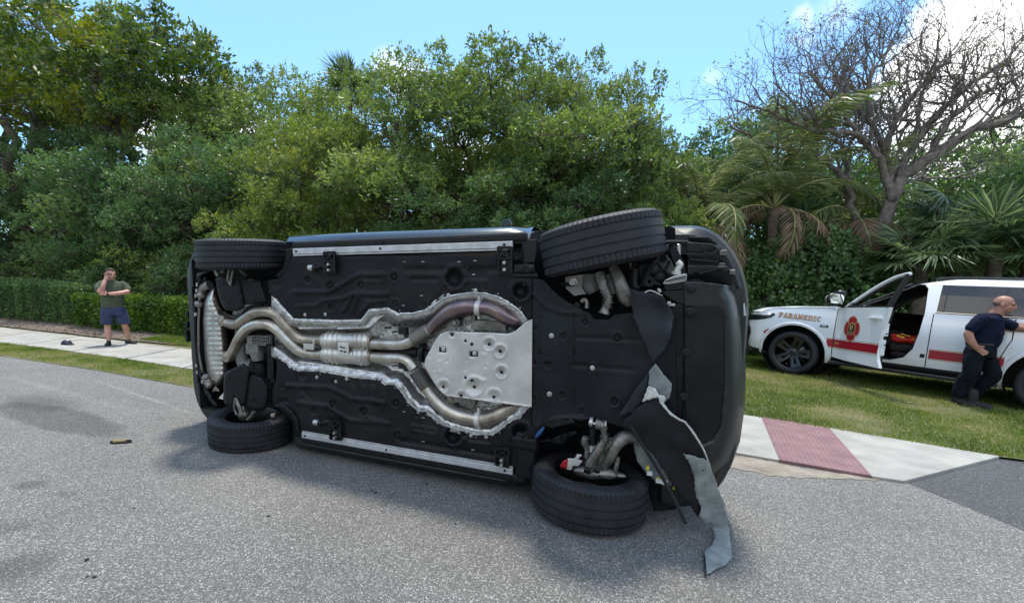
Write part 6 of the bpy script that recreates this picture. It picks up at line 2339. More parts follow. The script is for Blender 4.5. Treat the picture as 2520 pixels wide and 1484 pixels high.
ap = [(.64, .50), (1.36, .50), (1.52, .57), (1.61, .72), (1.655, 1.0), (1.675, 1.30), (1.655, 1.70), (1.61, 1.755), (1.54, 1.76), (1.22, 1.56), (.92, 1.37), (.64, 1.22)]
cuts = []
for hx in (0, 3.07):
    cuts.append(cyl_cut(hx, .42, .50, -.3, .42, M['well'])); cuts.append(cyl_cut(hx, .42, .50, 1.62, 2.3, M['well']))
cuts.append(box_cut(.60, 2.35, .10, 1.94, .47, 1.26, M['seat']))
cuts.append(prism_cut([(.86, 1.20), (2.3, 1.20), (2.3, 1.765), (1.56, 1.765), (1.2, 1.55), (.95, 1.36)], .245, 1.795, M['seat']))
cuts.append(prism_cut(ap, -.3, .36, M['seat']))
cuts.append(prism_cut([(.98, 1.34), (1.62, 1.33), (1.62, 1.73), (1.50, 1.73), (1.18, 1.53)], 1.6, 2.4, M['trimblack']))
boolean(ab, cuts)
ab.parent = amb
shade(ab.data)
try: ab.data.set_sharp_from_angle(angle=rad(30))
except Exception: pass
zk = [l[0] for l in lv]


def apart(name, b, mat, smooth=False, bevel=0, parent=None):
    o = b.build(name, mat, parent or amb, smooth=smooth, bevel=bevel)
    if smooth:
        try: o.data.set_sharp_from_angle(angle=rad(40))
        except Exception: pass
    return o


def vplate(name, poly, mat, off=.003, thick=.006, side=-1, parent=None):
    return flank_plate(name, poly, mat, off=off, thick=thick, parent=parent or amb, yfun=vy, knots=zk, side=side, cy=CYV)


# aperture rim: black seal and white jamb
b = MB()
rim_ = [(x, z) for x, z in ap[1:9]]
b.tube([(x, CYV - vy(z) + .012, z) for x, z in ap[1:11]], .012, n=6)
apart('door_seal', b, M['trimblack'], smooth=True)
# stripes, borders
def stripe(x0, x1, z0, z1_, bulge=0):
    vplate('red_stripe', [(x0, z0), (x1, z0), (x1, z1_), (x0, z1_)], M['red'], .003, .005)
    vplate('gold_line', [(x0, z1_ + .008), (x1, z1_ + .008), (x1, z1_ + .017), (x0, z1_ + .017)], M['gold'], .0028, .004)
    vplate('gold_line', [(x0, z0 - .017), (x1, z0 - .017), (x1, z0 - .008), (x0, z0 - .008)], M['gold'], .0028, .004)


stripe(.50, .585, .600, .735)
stripe(1.795, 2.56, .600, .735)
stripe(2.50, 4.30, 1.145, 1.235)
vplate('reflector', [(-.50, .70), (-.40, .74), (-.36, .80), (-.44, .80), (-.50, .75)], M['red'], .004, .006)
# seams
for x, z0, z1_ in ((1.775, .46, 1.30), (2.60, 1.0, 1.30), (.59, .46, 1.28)):
    vplate('door_seam', [(x - .006, z0), (x + .006, z0), (x + .006, z1_), (x - .006, z1_)], M['well'], .0015, .003)
b = MB()
b.tube([(x, CYV - vy(z) - .001, z) for x, z in ((2.60, 1.0), (2.565, .90), (2.525, .76), (2.505, .62), (2.50, .47))], .006, n=5)
b.tube([(x, CYV - vy(z) - .001, z) for x, z in ((-.58, 1.11), (-.48, 1.19), (-.3, 1.225), (.1, 1.26), (.55, 1.285))], .004, n=5)
apart('panel_gap', b, M['well'])
# black lower sill and running board
vplate('sill', [(.55, .30), (2.45, .30), (2.45, .455), (.60, .455)], M['trimblack'], .006, .012)
b = MB()
b.box((1.56, -.04, .33), (1.95, .17, .045)); b.box((1.56, -.115, .338), (1.9, .02, .05))
for x in (.8, 1.5, 2.2): b.bar((x, .0, .33), (x, .3, .36), .06, .03)
apart('running_board', b, M['trimblack'], bevel=.012)
# glasshouse at the rear, pillars
vplate('rear_side_glass', [(1.80, 1.325), (4.05, 1.325), (3.85, 1.765), (1.805, 1.765)], M['glassdark'], .004, .010)
vplate('rear_side_glass', [(1.80, 1.325), (4.05, 1.325), (3.85, 1.765), (1.805, 1.765)], M['glassdark'], .004, .010, side=1)
for x in (1.875, 2.475): vplate('window_pillar', [(x - .008, 1.33), (x + .008, 1.33), (x + .008, 1.76), (x - .008, 1.76)], M['trimblack'], .007, .004)
b = MB(); b.tube([(2.62, CYV - vy(1.76) - .004, 1.76), (2.76, CYV - vy(1.33) - .004, 1.33)], .014, n=6)
b.tube([(1.79, CYV - vy(1.325) - .006, 1.322), (4.06, CYV - vy(1.325) - .006, 1.322)], .009, n=6)
apart('window_trim', b, M['trimblack'])
# windscreen, roof rails
b = MB()
zz0, zz1 = 1.345, 1.765
b.add([(.80, CYV - .84, zz0), (.80, CYV + .84, zz0), (1.44, CYV + .70, zz1), (1.44, CYV - .70, zz1)], [(0, 1, 2, 3)])
o = apart('windscreen', b, M['glassdark']); mod(o, 'SOLIDIFY', thickness=.012, offset=1); o.location = (-.006, 0, .012)
for sd in (-1, 1):
    b = MB(); b.tube(smooth_path([(1.75, CYV + sd * .70, 1.84), (1.9, CYV + sd * .66, 1.895), (3.7, CYV + sd * .64, 1.90), (3.9, CYV + sd * .66, 1.87)], 4), .016, n=8)
    apart('roof_rail', b, M['trimblack'], smooth=True)
# lamps and grille
0 and vplate('headlamp', [(-.72, 1.045), (-.50, 1.075), (-.42, 1.105), (-.62, 1.10), (-.76, 1.09)], M['lamp'], .006, .012)
0 and vplate('headlamp_surround', [(-.74, .975), (-.62, .985), (-.47, 1.055), (-.42, 1.11), (-.45, 1.11), (-.50, 1.07), (-.74, 1.03)], M['trimblack'], .004, .01)
b = MB()
b.box((-.93, CYV, .98), (.06, 1.72, .14)); b.box((-.945, CYV, .74), (.06, 1.5, .34)); b.box((-.93, CYV, .46), (.06, 1.3, .10))
for i in range(5): b.box((-.975, CYV, .62 + i * .07), (.03, 1.46, .012))
b.prism([(-.97, .55), (-.80, .50), (-.77, .60), (-.76, .78), (-.82, .90), (-.97, .92)], lambda x, z, y: Vector((x, y, z)), .10, .34)
apart('grille', b, M['trimblack'], bevel=.008)
b = MB()
for y in (.62, 1.42):
    b.bar((-1.10, y, .45), (-1.12, y, 1.12), .05, .05); b.bar((-.92, y, .5), (-1.1, y, .5), .05, .05)
for z in (.55, .80, 1.10): b.bar((-1.12, .35, z), (-1.12, 1.69, z), .05, .05)
b.tube([(-1.12, .35, .55), (-1.06, .22, .8), (-1.12, .35, 1.10)], .03, n=8)
apart('push_bar', b, M['trimblack'], bevel=.01)
b = MB(); b.box((-.80, CYV, .36), (.20, 1.6, .10)); apart('front_valance', b, M['trimblack'], bevel=.02)
# wheel arch flares
for hx in (0, 3.07):
    b = MB()
    P3 = [(hx + .545 * math.cos(a), CYV - vy(max(.32, .42 + .545 * math.sin(a))) + .006, .42 + .545 * math.sin(a)) for a in np.linspace(-.15, math.pi + .15, 30)]
    b.tube(P3, [(.035, .018)] * len(P3), n=8)
    apart('wheel_arch_flare', b, M['white'], smooth=True)
    b = MB()
    b.lathe([(.495, .02), (.50, .05), (.50, .60)], c=(hx, 0, .42), axis='y', n=40)
    apart('wheel_arch_liner', b, M['well'])
# patches that wrap round the front corner: lamp, its dark surround, the dark intake
def corner_patch(name, rows, mat, off=.006, nseg=12):
    """rows: (z, a0, a1) angles in degrees from straight ahead (0) to the flank (90), beyond 90 runs back along the flank in cm"""
    V_, n_ = [], nseg + 1
    for z, a0, a1 in rows:
        xf = float(np.interp(z, zk, [l[1] for l in lv])); rf = float(np.interp(z, zk, [l[4] for l in lv])); hw = vy(z)
        rfy = min(hw * .92, rf * 1.6)
        for k in range(n_):
            a = a0 + (a1 - a0) * k / nseg
            e = max(0, a - 90) * .01; t = rad(min(a, 90))
            V_.append((xf + rf - (rf + off) * math.cos(t) + e, CYV - hw + rfy - (rfy + off) * math.sin(t), z))
    b = MB()
    b.add(V_, [(i * n_ + k, i * n_ + k + 1, (i + 1) * n_ + k + 1, (i + 1) * n_ + k) for i in range(len(rows) - 1) for k in range(nseg)])
    o = apart(name, b, mat, smooth=True)
    mod(o, 'SOLIDIFY', thickness=.006, offset=0)
    return o


corner_patch('headlamp_surround', [(.955, 0, 82), (.985, 0, 98), (1.03, 0, 108), (1.08, 0, 112), (1.115, 0, 108)], M['trimblack'], .007)
corner_patch('headlamp', [(1.045, 50, 104), (1.07, 45, 106), (1.095, 60, 105)], M['lamp'], .012)
corner_patch('bumper_intake', [(.50, 0, 45), (.56, 0, 60), (.70, 0, 66), (.80, 0, 62), (.90, 0, 40)], M['trimblack'], .007)
corner_patch('front_valance', [(.30, 0, 92), (.35, 0, 92), (.395, 0, 88)], M['trimblack'], .008)
# side marker
vplate('side_marker', [(.375, .925), (.495, .925), (.495, .970), (.375, .970)], M['trimblack'], .006, .012)
vplate('marker_lens', [(.40, .934), (.47, .934), (.47, .960), (.40, .960)], M['lamp'], .010, .012)
# rear door handle
b = MB(); b.box((2.60, -.022, 1.185), (.26, .03, .032)); b.box((2.50, -.005, 1.185), (.03, .03, .03)); b.box((2.70, -.005, 1.185), (.03, .03, .03))
apart('door_handle', b, M['white'], bevel=.008)
vplate('fuse_label', [(1.70, .60), (1.755, .60), (1.755, .66), (1.70, .66)], M['well'], .002, .004)


# ---- wheels with five twin spokes and lug nuts
def vwheel(hx, y, flip):
    e = empty('wheel'); e.parent = amb
    e.matrix_local = Matrix.Translation((hx, y, .402)) @ (Matrix.Rotation(math.pi, 4, 'Z') if flip else Matrix.Identity(4)) @ Matrix.Rotation(.3, 4, 'Y')
    for nm, me in VW: new_obj(nm, me, e)


def vwheel_meshes():
    R = .402
    out = []
    b = MB()
    b.lathe([(R - .098, -.122), (R - .092, -.132), (R - .075, -.140), (R - .045, -.138), (R - .018, -.125), (R - .003, -.105), (R, -.05), (R, .05), (R - .003, .105), (R - .02, .128), (R - .07, .138), (R - .13, .12)], n=80)
    o = b.build('t', M['rubber'], None, smooth=True); out.append(('tyre', o.data)); bpy.data.objects.remove(o)
    b = MB()
    b.lathe([(R - .097, -.122), (R - .112, -.120), (R - .120, -.09), (R - .130, .10)], n=60)
    b.lathe([(.0001, -.01), (.275, -.01), (.275, .0)], n=40)
    o = b.build('r', M['gloss'], None, smooth=True); out.append(('rim', o.data)); bpy.data.objects.remove(o)
    b = MB()
    b.lathe([(.0001, -.092), (.035, -.092), (.045, -.085), (.085, -.080), (.095, -.06), (.095, 0)], n=30)
    for k in range(5):
        a = 2 * math.pi * k / 5 + math.pi / 2
        for s_ in (-1, 1):
            a1, a2 = a + s_ * .42, a + s_ * .20
            b.bar((.07 * math.cos(a1), -.062, .07 * math.sin(a1)), (.285 * math.cos(a2), -.095, .285 * math.sin(a2)), .055, .035, up=(0, 1, 0))
        b.bar((.21 * math.cos(a), -.075, .21 * math.sin(a)), (.285 * math.cos(a), -.09, .285 * math.sin(a)), .09, .03, up=(0, 1, 0))
    o = b.build('s', M['gloss'], None); mod(o, 'BEVEL', width=.006, segments=2); bake(o); out.append(('spokes', o.data)); bpy.data.objects.remove(o)
    b = MB()
    for k in range(6):
        a = 2 * math.pi * k / 6 + .2
        b.lathe([(.0001, -.106), (.008, -.106), (.010, -.08)], c=(.068 * math.cos(a), 0, .068 * math.sin(a)), axis='y', n=8)
    b.lathe([(.0001, -.104), (.008, -.104), (.008, -.08)], c=(0, 0, -.235), axis='y', n=8)
    o = b.build('l', M['lamp'], None); out.append(('lug_nuts', o.data)); bpy.data.objects.remove(o)
    return out


M['gloss'] = material('gloss_black_rim', (.008, .0085, .009), .3, .1, coat=.25)
VW = vwheel_meshes()
for hx in (0, 3.07):
    vwheel(hx, .155, False)
    vwheel(hx, 2 * CYV - .155, True)

# ---- open front door
TH = rad(45)
door = empty('front_door'); door.parent = amb
door.matrix_local = Matrix.Translation((.60, .0, 0)) @ Matrix.Rotation(-TH, 4, 'Z')


def dpart(name, b, mat, smooth=False, bevel=0):
    o = b.build(name, mat, door, smooth=smooth, bevel=bevel)
    return o


b = MB()
dp = [(.01, .43), (.30, .405), (.80, .392), (1.10, .385), (1.09, .42), (1.035, .52), (1.02, .70), (1.05, .95), (1.10, 1.15), (1.135, 1.325), (.01, 1.295)]
b.prism(dp, lambda x, z, y: Vector((x, y, z)), .0, .045)
dpart('door_skin', b, M['white'], bevel=.014)
b = MB()
b.prism([(.05, .50), (.98, .48), (.95, .75), (1.02, 1.1), (1.06, 1.28), (.05, 1.26)], lambda x, z, y: Vector((x, y, z)), .047, .13)
dpart('door_trim', b, M['seat'], bevel=.02)


def fy(z): return .02 + max(0, z - 1.32) * .34


b = MB()
fr = [(.16, 1.30), (.44, 1.52), (.65, 1.67), (.86, 1.785), (1.03, 1.835), (1.14, 1.85)]
P3 = smooth_path([(x, fy(z), z) for x, z in fr], 4)
b.tube(P3, [(.022, .030)] * len(P3), n=8)
dpart('window_frame', b, M['white'], smooth=True)
b = MB()
P3 = smooth_path([(x + .02, fy(z) + .012, z - .055) for x, z in fr[:-1]], 4)
b.tube(P3, [(.014, .030)] * len(P3), n=8)
b.bar((1.12, fy(1.83) + .004, 1.835), (1.075, fy(1.32), 1.31), .03, .075, up=(0, 1, 0))
b.bar((.04, .02, 1.31), (1.12, .02, 1.335), .035, .022, up=(0, 1, 0))
b.prism([(.02, 1.31), (.20, 1.31), (.30, 1.405), (.14, 1.31)], lambda x, z, y: Vector((x, y, z)), .012, .03)
b.bar((.27, fy(1.32), 1.32), (.30, fy(1.40), 1.405), .02, .02)
dpart('window_seal', b, M['trimblack'], bevel=.004)
b = MB()
b.add([(.30, .03, 1.33), (1.07, .03, 1.34), (1.08, fy(1.77) + .01, 1.77), (.88, fy(1.72) + .01, 1.72), (.46, fy(1.47) + .01, 1.47)], [(0, 1, 2, 3, 4)])
M['clear'] = material('window_glass', (.85, .9, .9), .02, 0, trans=1.0)
M['clear'].node_tree.nodes['Principled BSDF'].inputs['IOR'].default_value = 1.02
dpart('window_glass', b, M['clear'])
b = MB()
b.prism([(0, .60), (1.02, .60), (1.03, .735), (0, .735)], lambda x, z, y: Vector((x, y, z)), -.0035, .0)
dpart('red_stripe', b, M['red'])
b = MB()
for z in (.578, .748): b.prism([(0, z), (1.03, z), (1.03, z + .009), (0, z + .009)], lambda x, zz, y: Vector((x, y, zz)), -.003, .0)
dpart('gold_line', b, M['gold'])
b = MB(); b.box((.90, -.03, 1.15), (.24, .028, .032)); b.box((.80, -.012, 1.15), (.03, .03, .03)); b.box((1.0, -.012, 1.15), (.03, .03, .03)); b.box((.88, -.004, 1.13), (.13, .01, .055))
dpart('door_handle', b, M['white'], bevel=.008)
# edge of the door: latch, speaker grey
b = MB()
b.box((1.045, .06, .98), (.03, .06, .20)); b.box((1.03, .06, .70), (.025, .06, .25)); dpart('door_edge', b, M['white'], bevel=.01)
b = MB()
for z in (.75, .92, 1.10): b.box((1.064, .06, z), (.008, .02, .02))
dpart('latch', b, M['well'])
# mirror: housing and reflecting glass turned rearwards
mir = MB()
mir.ball((.10, -.15, 1.43), (.075, .13, .115), 16, 10)
mir.bar((.10, -.03, 1.33), (.10, -.12, 1.36), .06, .06)
dpart('mirror_housing', mir, M['trimblack'], smooth=True)
b = MB(); b.ball((.082, -.15, 1.435), (.075, .128, .095), 16, 10); dpart('mirror_cap', b, M['white'], smooth=True)
b = MB()
b.prism([(-.105, -.075), (.09, -.075), (.105, -.03), (.10, .05), (.06, .085), (-.09, .085), (-.11, .02)], lambda x, z, y: Vector((.170 + y, -.15 + x, 1.435 + z)), 0, .006)
M['mirror'] = material('mirror_glass', (.85, .87, .9), .03, 1.0)
o = dpart('mirror_glass', b, M['mirror'])
b = MB(); b.ball((.10, -.06, 1.55), (.07, .08, .05), 12, 8); b.tube([(.10, -.05, 1.46), (.10, -.06, 1.53)], .02, n=8); dpart('spot_lamp', b, M['trimblack'], smooth=True)


# ---- emblem and lettering
def text_mesh(txt, size, depth, mat, name, parent, M4, offset=0.0, shear=0.0, spacing=1.0):
    c = bpy.data.curves.new(name, 'FONT')
    c.body = txt
    c.size = size
    c.extrude = depth
    c.offset = offset
    c.shear = shear
    c.space_character = spacing
    c.align_x = 'CENTER'; c.align_y = 'CENTER'
    t = bpy.data.objects.new(name, c); COL.objects.link(t)
    dg = bpy.context.evaluated_depsgraph_get()
    me = bpy.data.meshes.new_from_object(t.evaluated_get(dg))
    bpy.data.objects.remove(t)
    me.materials.clear(); me.materials.append(mat)
    o = new_obj(name, me, parent)
    o.matrix_local = M4
    return o


SLAB = {  # slab-serif capitals on a 10 x 14 grid, strokes (x0,y0,x1,y1,w)
    'P': [(2, 0, 2, 14, 2.4), (2, 13, 7, 13, 2), (2, 6.5, 7, 6.5, 2), (8, 7.5, 8, 12, 2.2), (0, .7, 4.4, .7, 1.4), (0, 13.3, 3, 13.3, 1.4)],
    'A': [(1.5, 0, 5, 14, 2), (8.5, 0, 5, 14, 2.4), (2.6, 5, 7.4, 5, 1.6), (0, .7, 3, .7, 1.4), (7, .7, 10.2, .7, 1.4)],
    'R': [(2, 0, 2, 14, 2.4), (2, 13, 7, 13, 2), (2, 7, 7, 7, 2), (8, 8, 8, 12, 2.2), (5, 7, 9, 0, 2.2), (0, .7, 4.2, .7, 1.4), (7.6, .7, 10.2, .7, 1.4), (0, 13.3, 3, 13.3, 1.4)],
    'M': [(1.8, 0, 1.8, 14, 1.8), (1.8, 14, 5.5, 3, 2.2), (9.2, 14, 5.5, 3, 1.6), (9.4, 0, 9.4, 14, 2.2), (0, .7, 3.4, .7, 1.4), (7.8, .7, 11, .7, 1.4)],
    'E': [(2, 0, 2, 14, 2.4), (1, 13, 8.4, 13, 2), (1, 1, 8.6, 1, 2), (2, 7, 6.6, 7, 1.8), (8.2, 11, 8.2, 14, 1), (8.5, 0, 8.5, 3, 1), (6.4, 5.5, 6.4, 8.5, 1)],
    'D': [(2, 0, 2, 14, 2.4), (0, 13, 6, 13, 2), (0, 1, 6, 1, 2), (6, 13, 8.6, 10, 2.2), (8.6, 10, 8.6, 4, 2.4), (8.6, 4, 6, 1, 2.2)],
    'I': [(2.8, 0, 2.8, 14, 2.6), (.2, .7, 5.4, .7, 1.4), (.2, 13.3, 5.4, 13.3, 1.4)],
    'C': [(8.2, 10.5, 8.2, 13.6, 1), (7.6, 12.4, 4.6, 13.2, 1.8), (4.6, 13.2, 1.8, 10, 2), (1.8, 10, 1.8, 4, 2.4), (1.8, 4, 4.6, .8, 2), (4.6, .8, 8.0, 2, 1.6)]}
WID = {'I': 5.8, 'M': 11.4}


def slab_text(txt, h_, parent, place, name, mat, grow=0.0, depth=.002):
    """place(x, z, y) maps to 3D; returns mesh of all letters, centred"""
    tot = sum(WID.get(c, 10.2) + 2.0 for c in txt) - 2.0
    k = h_ / 14
    b = MB()
    x = -tot / 2
    for ch in txt:
        for (x0, y0, x1, y1, w) in SLAB[ch]:
            a = Vector(((x + x0) * k, (y0 - 7) * k)); c = Vector(((x + x1) * k, (y1 - 7) * k))
            t = (c - a).normalized(); n_ = Vector((-t.y, t.x))
            w_ = (w * k) / 2 + grow
            a = a - t * grow; c = c + t * grow
            q = [a + n_ * w_, a - n_ * w_, c - n_ * w_, c + n_ * w_]
            b.prism([(p.x, p.y) for p in q], place, 0, depth)
        x += WID.get(ch, 10.2) + 2.0
    return b.build(name, mat, parent)


fen = lambda off: (lambda x, z, y: Vector((.045 + x, CYV - vy(1.075 + z) - off - y, 1.078 - x * .04 + z)))
lo = slab_text('PARAMEDIC', .088, amb, fen(.0010), 'lettering_outline', M['bronze'] if 'bronze' in M else material('bronze_outline', (.06, .03, .018), .5), grow=.0055)
slab_text('PARAMEDIC', .088, amb, fen(.0034), 'lettering', material('lettering_gold', (.62, .36, .20), .45), grow=0)
# emblem: florian cross with four flared arms, gold border, round centre
emb = empty('emblem'); emb.parent = door; emb.location = (.40, -.002, .95); emb.scale = (.92, 1, 1.06)


def cross(scale, d0, d1, mat, name):
    b = MB()
    for k in range(4):
        a0 = k * math.pi / 2
        pts = []
        for aa, rr in ((-.68, .07), (-.745, .150), (-.66, .172), (-.34, .186), (0, .191), (.34, .186), (.66, .172), (.745, .150), (.68, .07)):
            a = a0 + aa
            pts.append((rr * scale * math.cos(a), rr * scale * math.sin(a)))
        b.prism(pts, lambda x, z, y: Vector((x, y, z)), d0, d1)
    o = b.build(name, mat, emb)
    return o


def disc(r_, d0, d1, mat, name, par=None, c=(0, 0)):
    b = MB(); b.prism([(c[0] + r_ * math.cos(t), c[1] + r_ * math.sin(t)) for t in np.linspace(0, 2 * math.pi, 32, endpoint=False)], lambda x, z, y: Vector((x, y, z)), d0, d1)
    return b.build(name, mat, par or emb)


cross(1.08, -.001, .0, M['gold'], 'cross_border')
cross(.98, -.003, -.001, M['red'], 'cross_arms')
b = MB()
for k in range(4):
    a = math.pi / 4 + k * math.pi / 2
    b.bar((.05 * math.cos(a), -.0028, .05 * math.sin(a)), (.155 * math.cos(a), -.0028, .155 * math.sin(a)), .014, .004, up=(0, 1, 0))
b.build('cross_ray', M['gold'], emb)
disc(.098, -.0045, -.002, M['gold'], 'centre_ring')
disc(.080, -.006, -.004, M['well'], 'centre_disc')
RX = Matrix.Rotation(rad(90), 4, 'X')
text_mesh('M', .105, .0008, M['gold'], 'letter', emb, Matrix.Translation((-.004, -.008, .018)) @ RX, offset=.003)
text_mesh('C', .095, .0008, M['gold'], 'letter', emb, Matrix.Translation((.008, -.0085, -.034)) @ RX, offset=.003)
text_mesh('434', .075, .0008, M['gold'], 'unit_number', door, Matrix.Translation((.085, -.0055, .668)) @ RX, offset=.001)
text_mesh('MEDIC', .035, .0008, M['gold_dim'] if 'gold_dim' in M else material('dim_print', (.20, .06, .03), .5), 'small_print', door, Matrix.Translation((.25, -.0055, .655)) @ RX) if False else None

# ---- interior: seats, dash, steering wheel, console screen, red jacket
b = MB()
b.box((1.55, .55, .72), (.55, .50, .14)); b.box((1.50, .55, .60), (.42, .42, .12))
b.box((1.86, .55, 1.05), (.16, .48, .60), R=Matrix.Rotation(.22, 3, 'Y')); b.box((1.95, .55, 1.45), (.10, .26, .18))
apart('driver_seat', b, M['seat'], bevel=.05)
b = MB()
b.box((1.55, 1.50, .72), (.55, .50, .14)); b.box((1.86, 1.50, 1.05), (.16, .48, .60), R=Matrix.Rotation(.22, 3, 'Y')); b.box((1.95, 1.50, 1.45), (.10, .26, .18))
apart('passenger_seat', b, M['seat'], bevel=.05)
b = MB(); b.box((.80, CYV, 1.08), (.34, 1.6, .34)); b.box((1.05, 1.02, .85), (.5, .26, .30)); apart('dashboard', b, M['seat'], bevel=.05)
b = MB(); b.box((1.12, .98, 1.22), (.03, .28, .20)); b.tube([(1.12, 1.0, .95), (1.12, .98, 1.15)], .02, n=8); apart('console_screen', b, M['trimblack'], bevel=.006)
b = MB()
Rs = Matrix.Rotation(rad(65), 3, 'Y')
ring = [Rs @ Vector((.185 * math.cos(a), .185 * math.sin(a), 0)) + Vector((1.12, .55, 1.20)) for a in np.linspace(0, 2 * math.pi, 33)]
b.tube(ring, .016, n=8, cap=False); b.bar(ring[0], ring[16], .04, .02); b.tube([(1.12, .55, 1.20), (.9, .55, 1.12)], .03, n=8)
apart('steering_wheel', b, M['trimblack'], smooth=True)
b = MB(); b.box((1.45, CYV, .492), (1.7, 1.6, .02)); apart('cabin_floor', b, M['seat'])


def blob(name, boxes, mat, parent, voxel=.02, sm=3, disp=0.0, dscale=6):
    """soft crumpled cloth: union, remesh, wrinkle"""
    b = MB()
    for c, s_, rz in boxes: b.ball(c, s_, 14, 10, R=Matrix.Rotation(rz, 3, 'Z'))
    o = b.build(name, mat, parent, fix=False)
    m = mod(o, 'REMESH', mode='VOXEL', voxel_size=voxel, use_smooth_shade=True)
    bake(o)
    me = o.data
    co = np.empty(len(me.vertices) * 3); me.vertices.foreach_get('co', co); co = co.reshape(-1, 3)
    nn = np.array([tuple(v.normal) for v in me.vertices])
    dd = np.array([noise.noise(Vector(p * dscale)) + .5 * noise.noise(Vector(p * dscale * 2.3)) for p in co])
    co += nn * dd[:, None] * disp
    me.vertices.foreach_set('co', co.ravel()); me.update()
    shade(me)
    return o


jk = blob('red_jacket', [((1.47, .38, .84), (.20, .14, .055), .2), ((1.62, .42, .83), (.14, .10, .05), -.3), ((1.36, .42, .88), (.09, .12, .06), .5), ((1.52, .55, .86), (.16, .12, .06), .1)], M['jacket'], None, .014, disp=.03, dscale=9)
jk.matrix_world = PM
jk_o = jk
tag(jk_o, 'crumpled red jacket with yellow reflective patches lying on the driver seat', 'jacket')
b = MB()
for c, s_ in (((1.40, .30, .895), (.10, .012, .030)), ((1.56, .285, .865), (.05, .012, .035)), ((1.62, .33, .85), (.04, .012, .025)), ((1.46, .30, .93), (.12, .05, .012))):
    b.box(c, s_, R=Matrix.Rotation(.25, 3, 'Y'))
b.build('reflective_patch', M['jyellow'], jk_o, bevel=.004)

# ================================================================== PEOPLE
def soft(name, build, mat, parent, voxel, smooth_it=4, disp=0.0, dscale=8):
    b = MB()
    build(b)
    o = b.build(name, mat, parent, fix=False)
    mod(o, 'REMESH', mode='VOXEL', voxel_size=voxel, use_smooth_shade=True)
    m = o.modifiers.new('s', 'SMOOTH'); m.iterations = smooth_it; m.factor = .5
    bake(o)
    if disp:
        me = o.data
        co = np.empty(len(me.vertices) * 3); me.vertices.foreach_get('co', co); co = co.reshape(-1, 3)
        nn = np.array([tuple(v.normal) for v in me.vertices])
        dd = np.array([noise.noise(Vector((p[0] * dscale, p[1] * dscale, p[2] * dscale * .6))) + .7 * abs(noise.noise(Vector((p[0] * dscale * 1.6 + p[2] * 9, p[1] * dscale, p[2] * dscale * 1.9)))) for p in co])
        co += nn * dd[:, None] * disp * 1.35
        me.vertices.foreach_set('co', co.ravel()); me.update()
    shade(o.data)
    return o


def capsule(b, pts, rs, n=14, k=3):
    P3 = smooth_path(pts, k) if len(pts) > 2 else [Vector(p) for p in pts]
    def val(i):
        t = i / (len(P3) - 1) * (len(rs) - 1)
        j = min(len(rs) - 2, int(t)); f = t - j
        a, c = rs[j], rs[j + 1]
        return a * (1 - f) + c * f
    rr = [val(i) for i in range(len(P3))]
    b.tube(P3, rr, n=n)
    b.ball(P3[0], rr[0] * .99, n, 8); b.ball(P3[-1], rr[-1] * .99, n, 8)


def loft(b, secs, n=20):
    """secs: (cx, cy, z, rx, ry[, rot]) stacked ellipses"""
    V_ = []
    for s_ in secs:
        cx_, cy_, z, rx, ry = s_[:5]
        ro = s_[5] if len(s_) > 5 else 0
        for k in range(n):
            a = 2 * math.pi * k / n
            x, y = rx * math.copysign(abs(math.cos(a)) ** .85, math.cos(a)), ry * math.copysign(abs(math.sin(a)) ** .85, math.sin(a))
            V_.append((cx_ + x * math.cos(ro) - y * math.sin(ro), cy_ + x * math.sin(ro) + y * math.cos(ro), z))
    fs = [(i * n + k, i * n + (k + 1) % n, (i + 1) * n + (k + 1) % n, (i + 1) * n + k) for i in range(len(secs) - 1) for k in range(n)]
    fs.append(tuple(range(n - 1, -1, -1))); fs.append(tuple(range((len(secs) - 1) * n, len(secs) * n)))
    b.add(V_, fs)


def head(b, c, fwd, up=Vector((0, 0, 1)), s=1.0):
    """skull, jaw, nose, ears, brow; fwd unit vector of the face"""
    c = Vector(c); f = Vector(fwd).normalized(); u_ = (up - f * up.dot(f)).normalized(); r_ = f.cross(u_)
    R = Matrix((r_, f, u_)).transposed()
    def at(x, y, z): return c + R @ Vector((x * s, y * s, z * s))
    def ball(p, r3): b.ball(at(*p), tuple(k * s for k in r3), 16, 12, R=R)
    ball((0, -.012, .025), (.076, .096, .088))
    ball((0, .022, -.045), (.060, .068, .070))
    ball((0, .048, -.082), (.036, .034, .026))
    ball((0, .075, .018), (.056, .018, .014))
    ball((0, .094, -.018), (.013, .020, .030)); ball((0, .104, -.032), (.016, .014, .012))
    ball((0, .082, -.060), (.026, .014, .009))
    for sd in (-1, 1):
        ball((sd * .040, .062, -.030), (.022, .020, .020))
        ball((sd * .078, -.012, -.012), (.010, .020, .032))
    return at, R


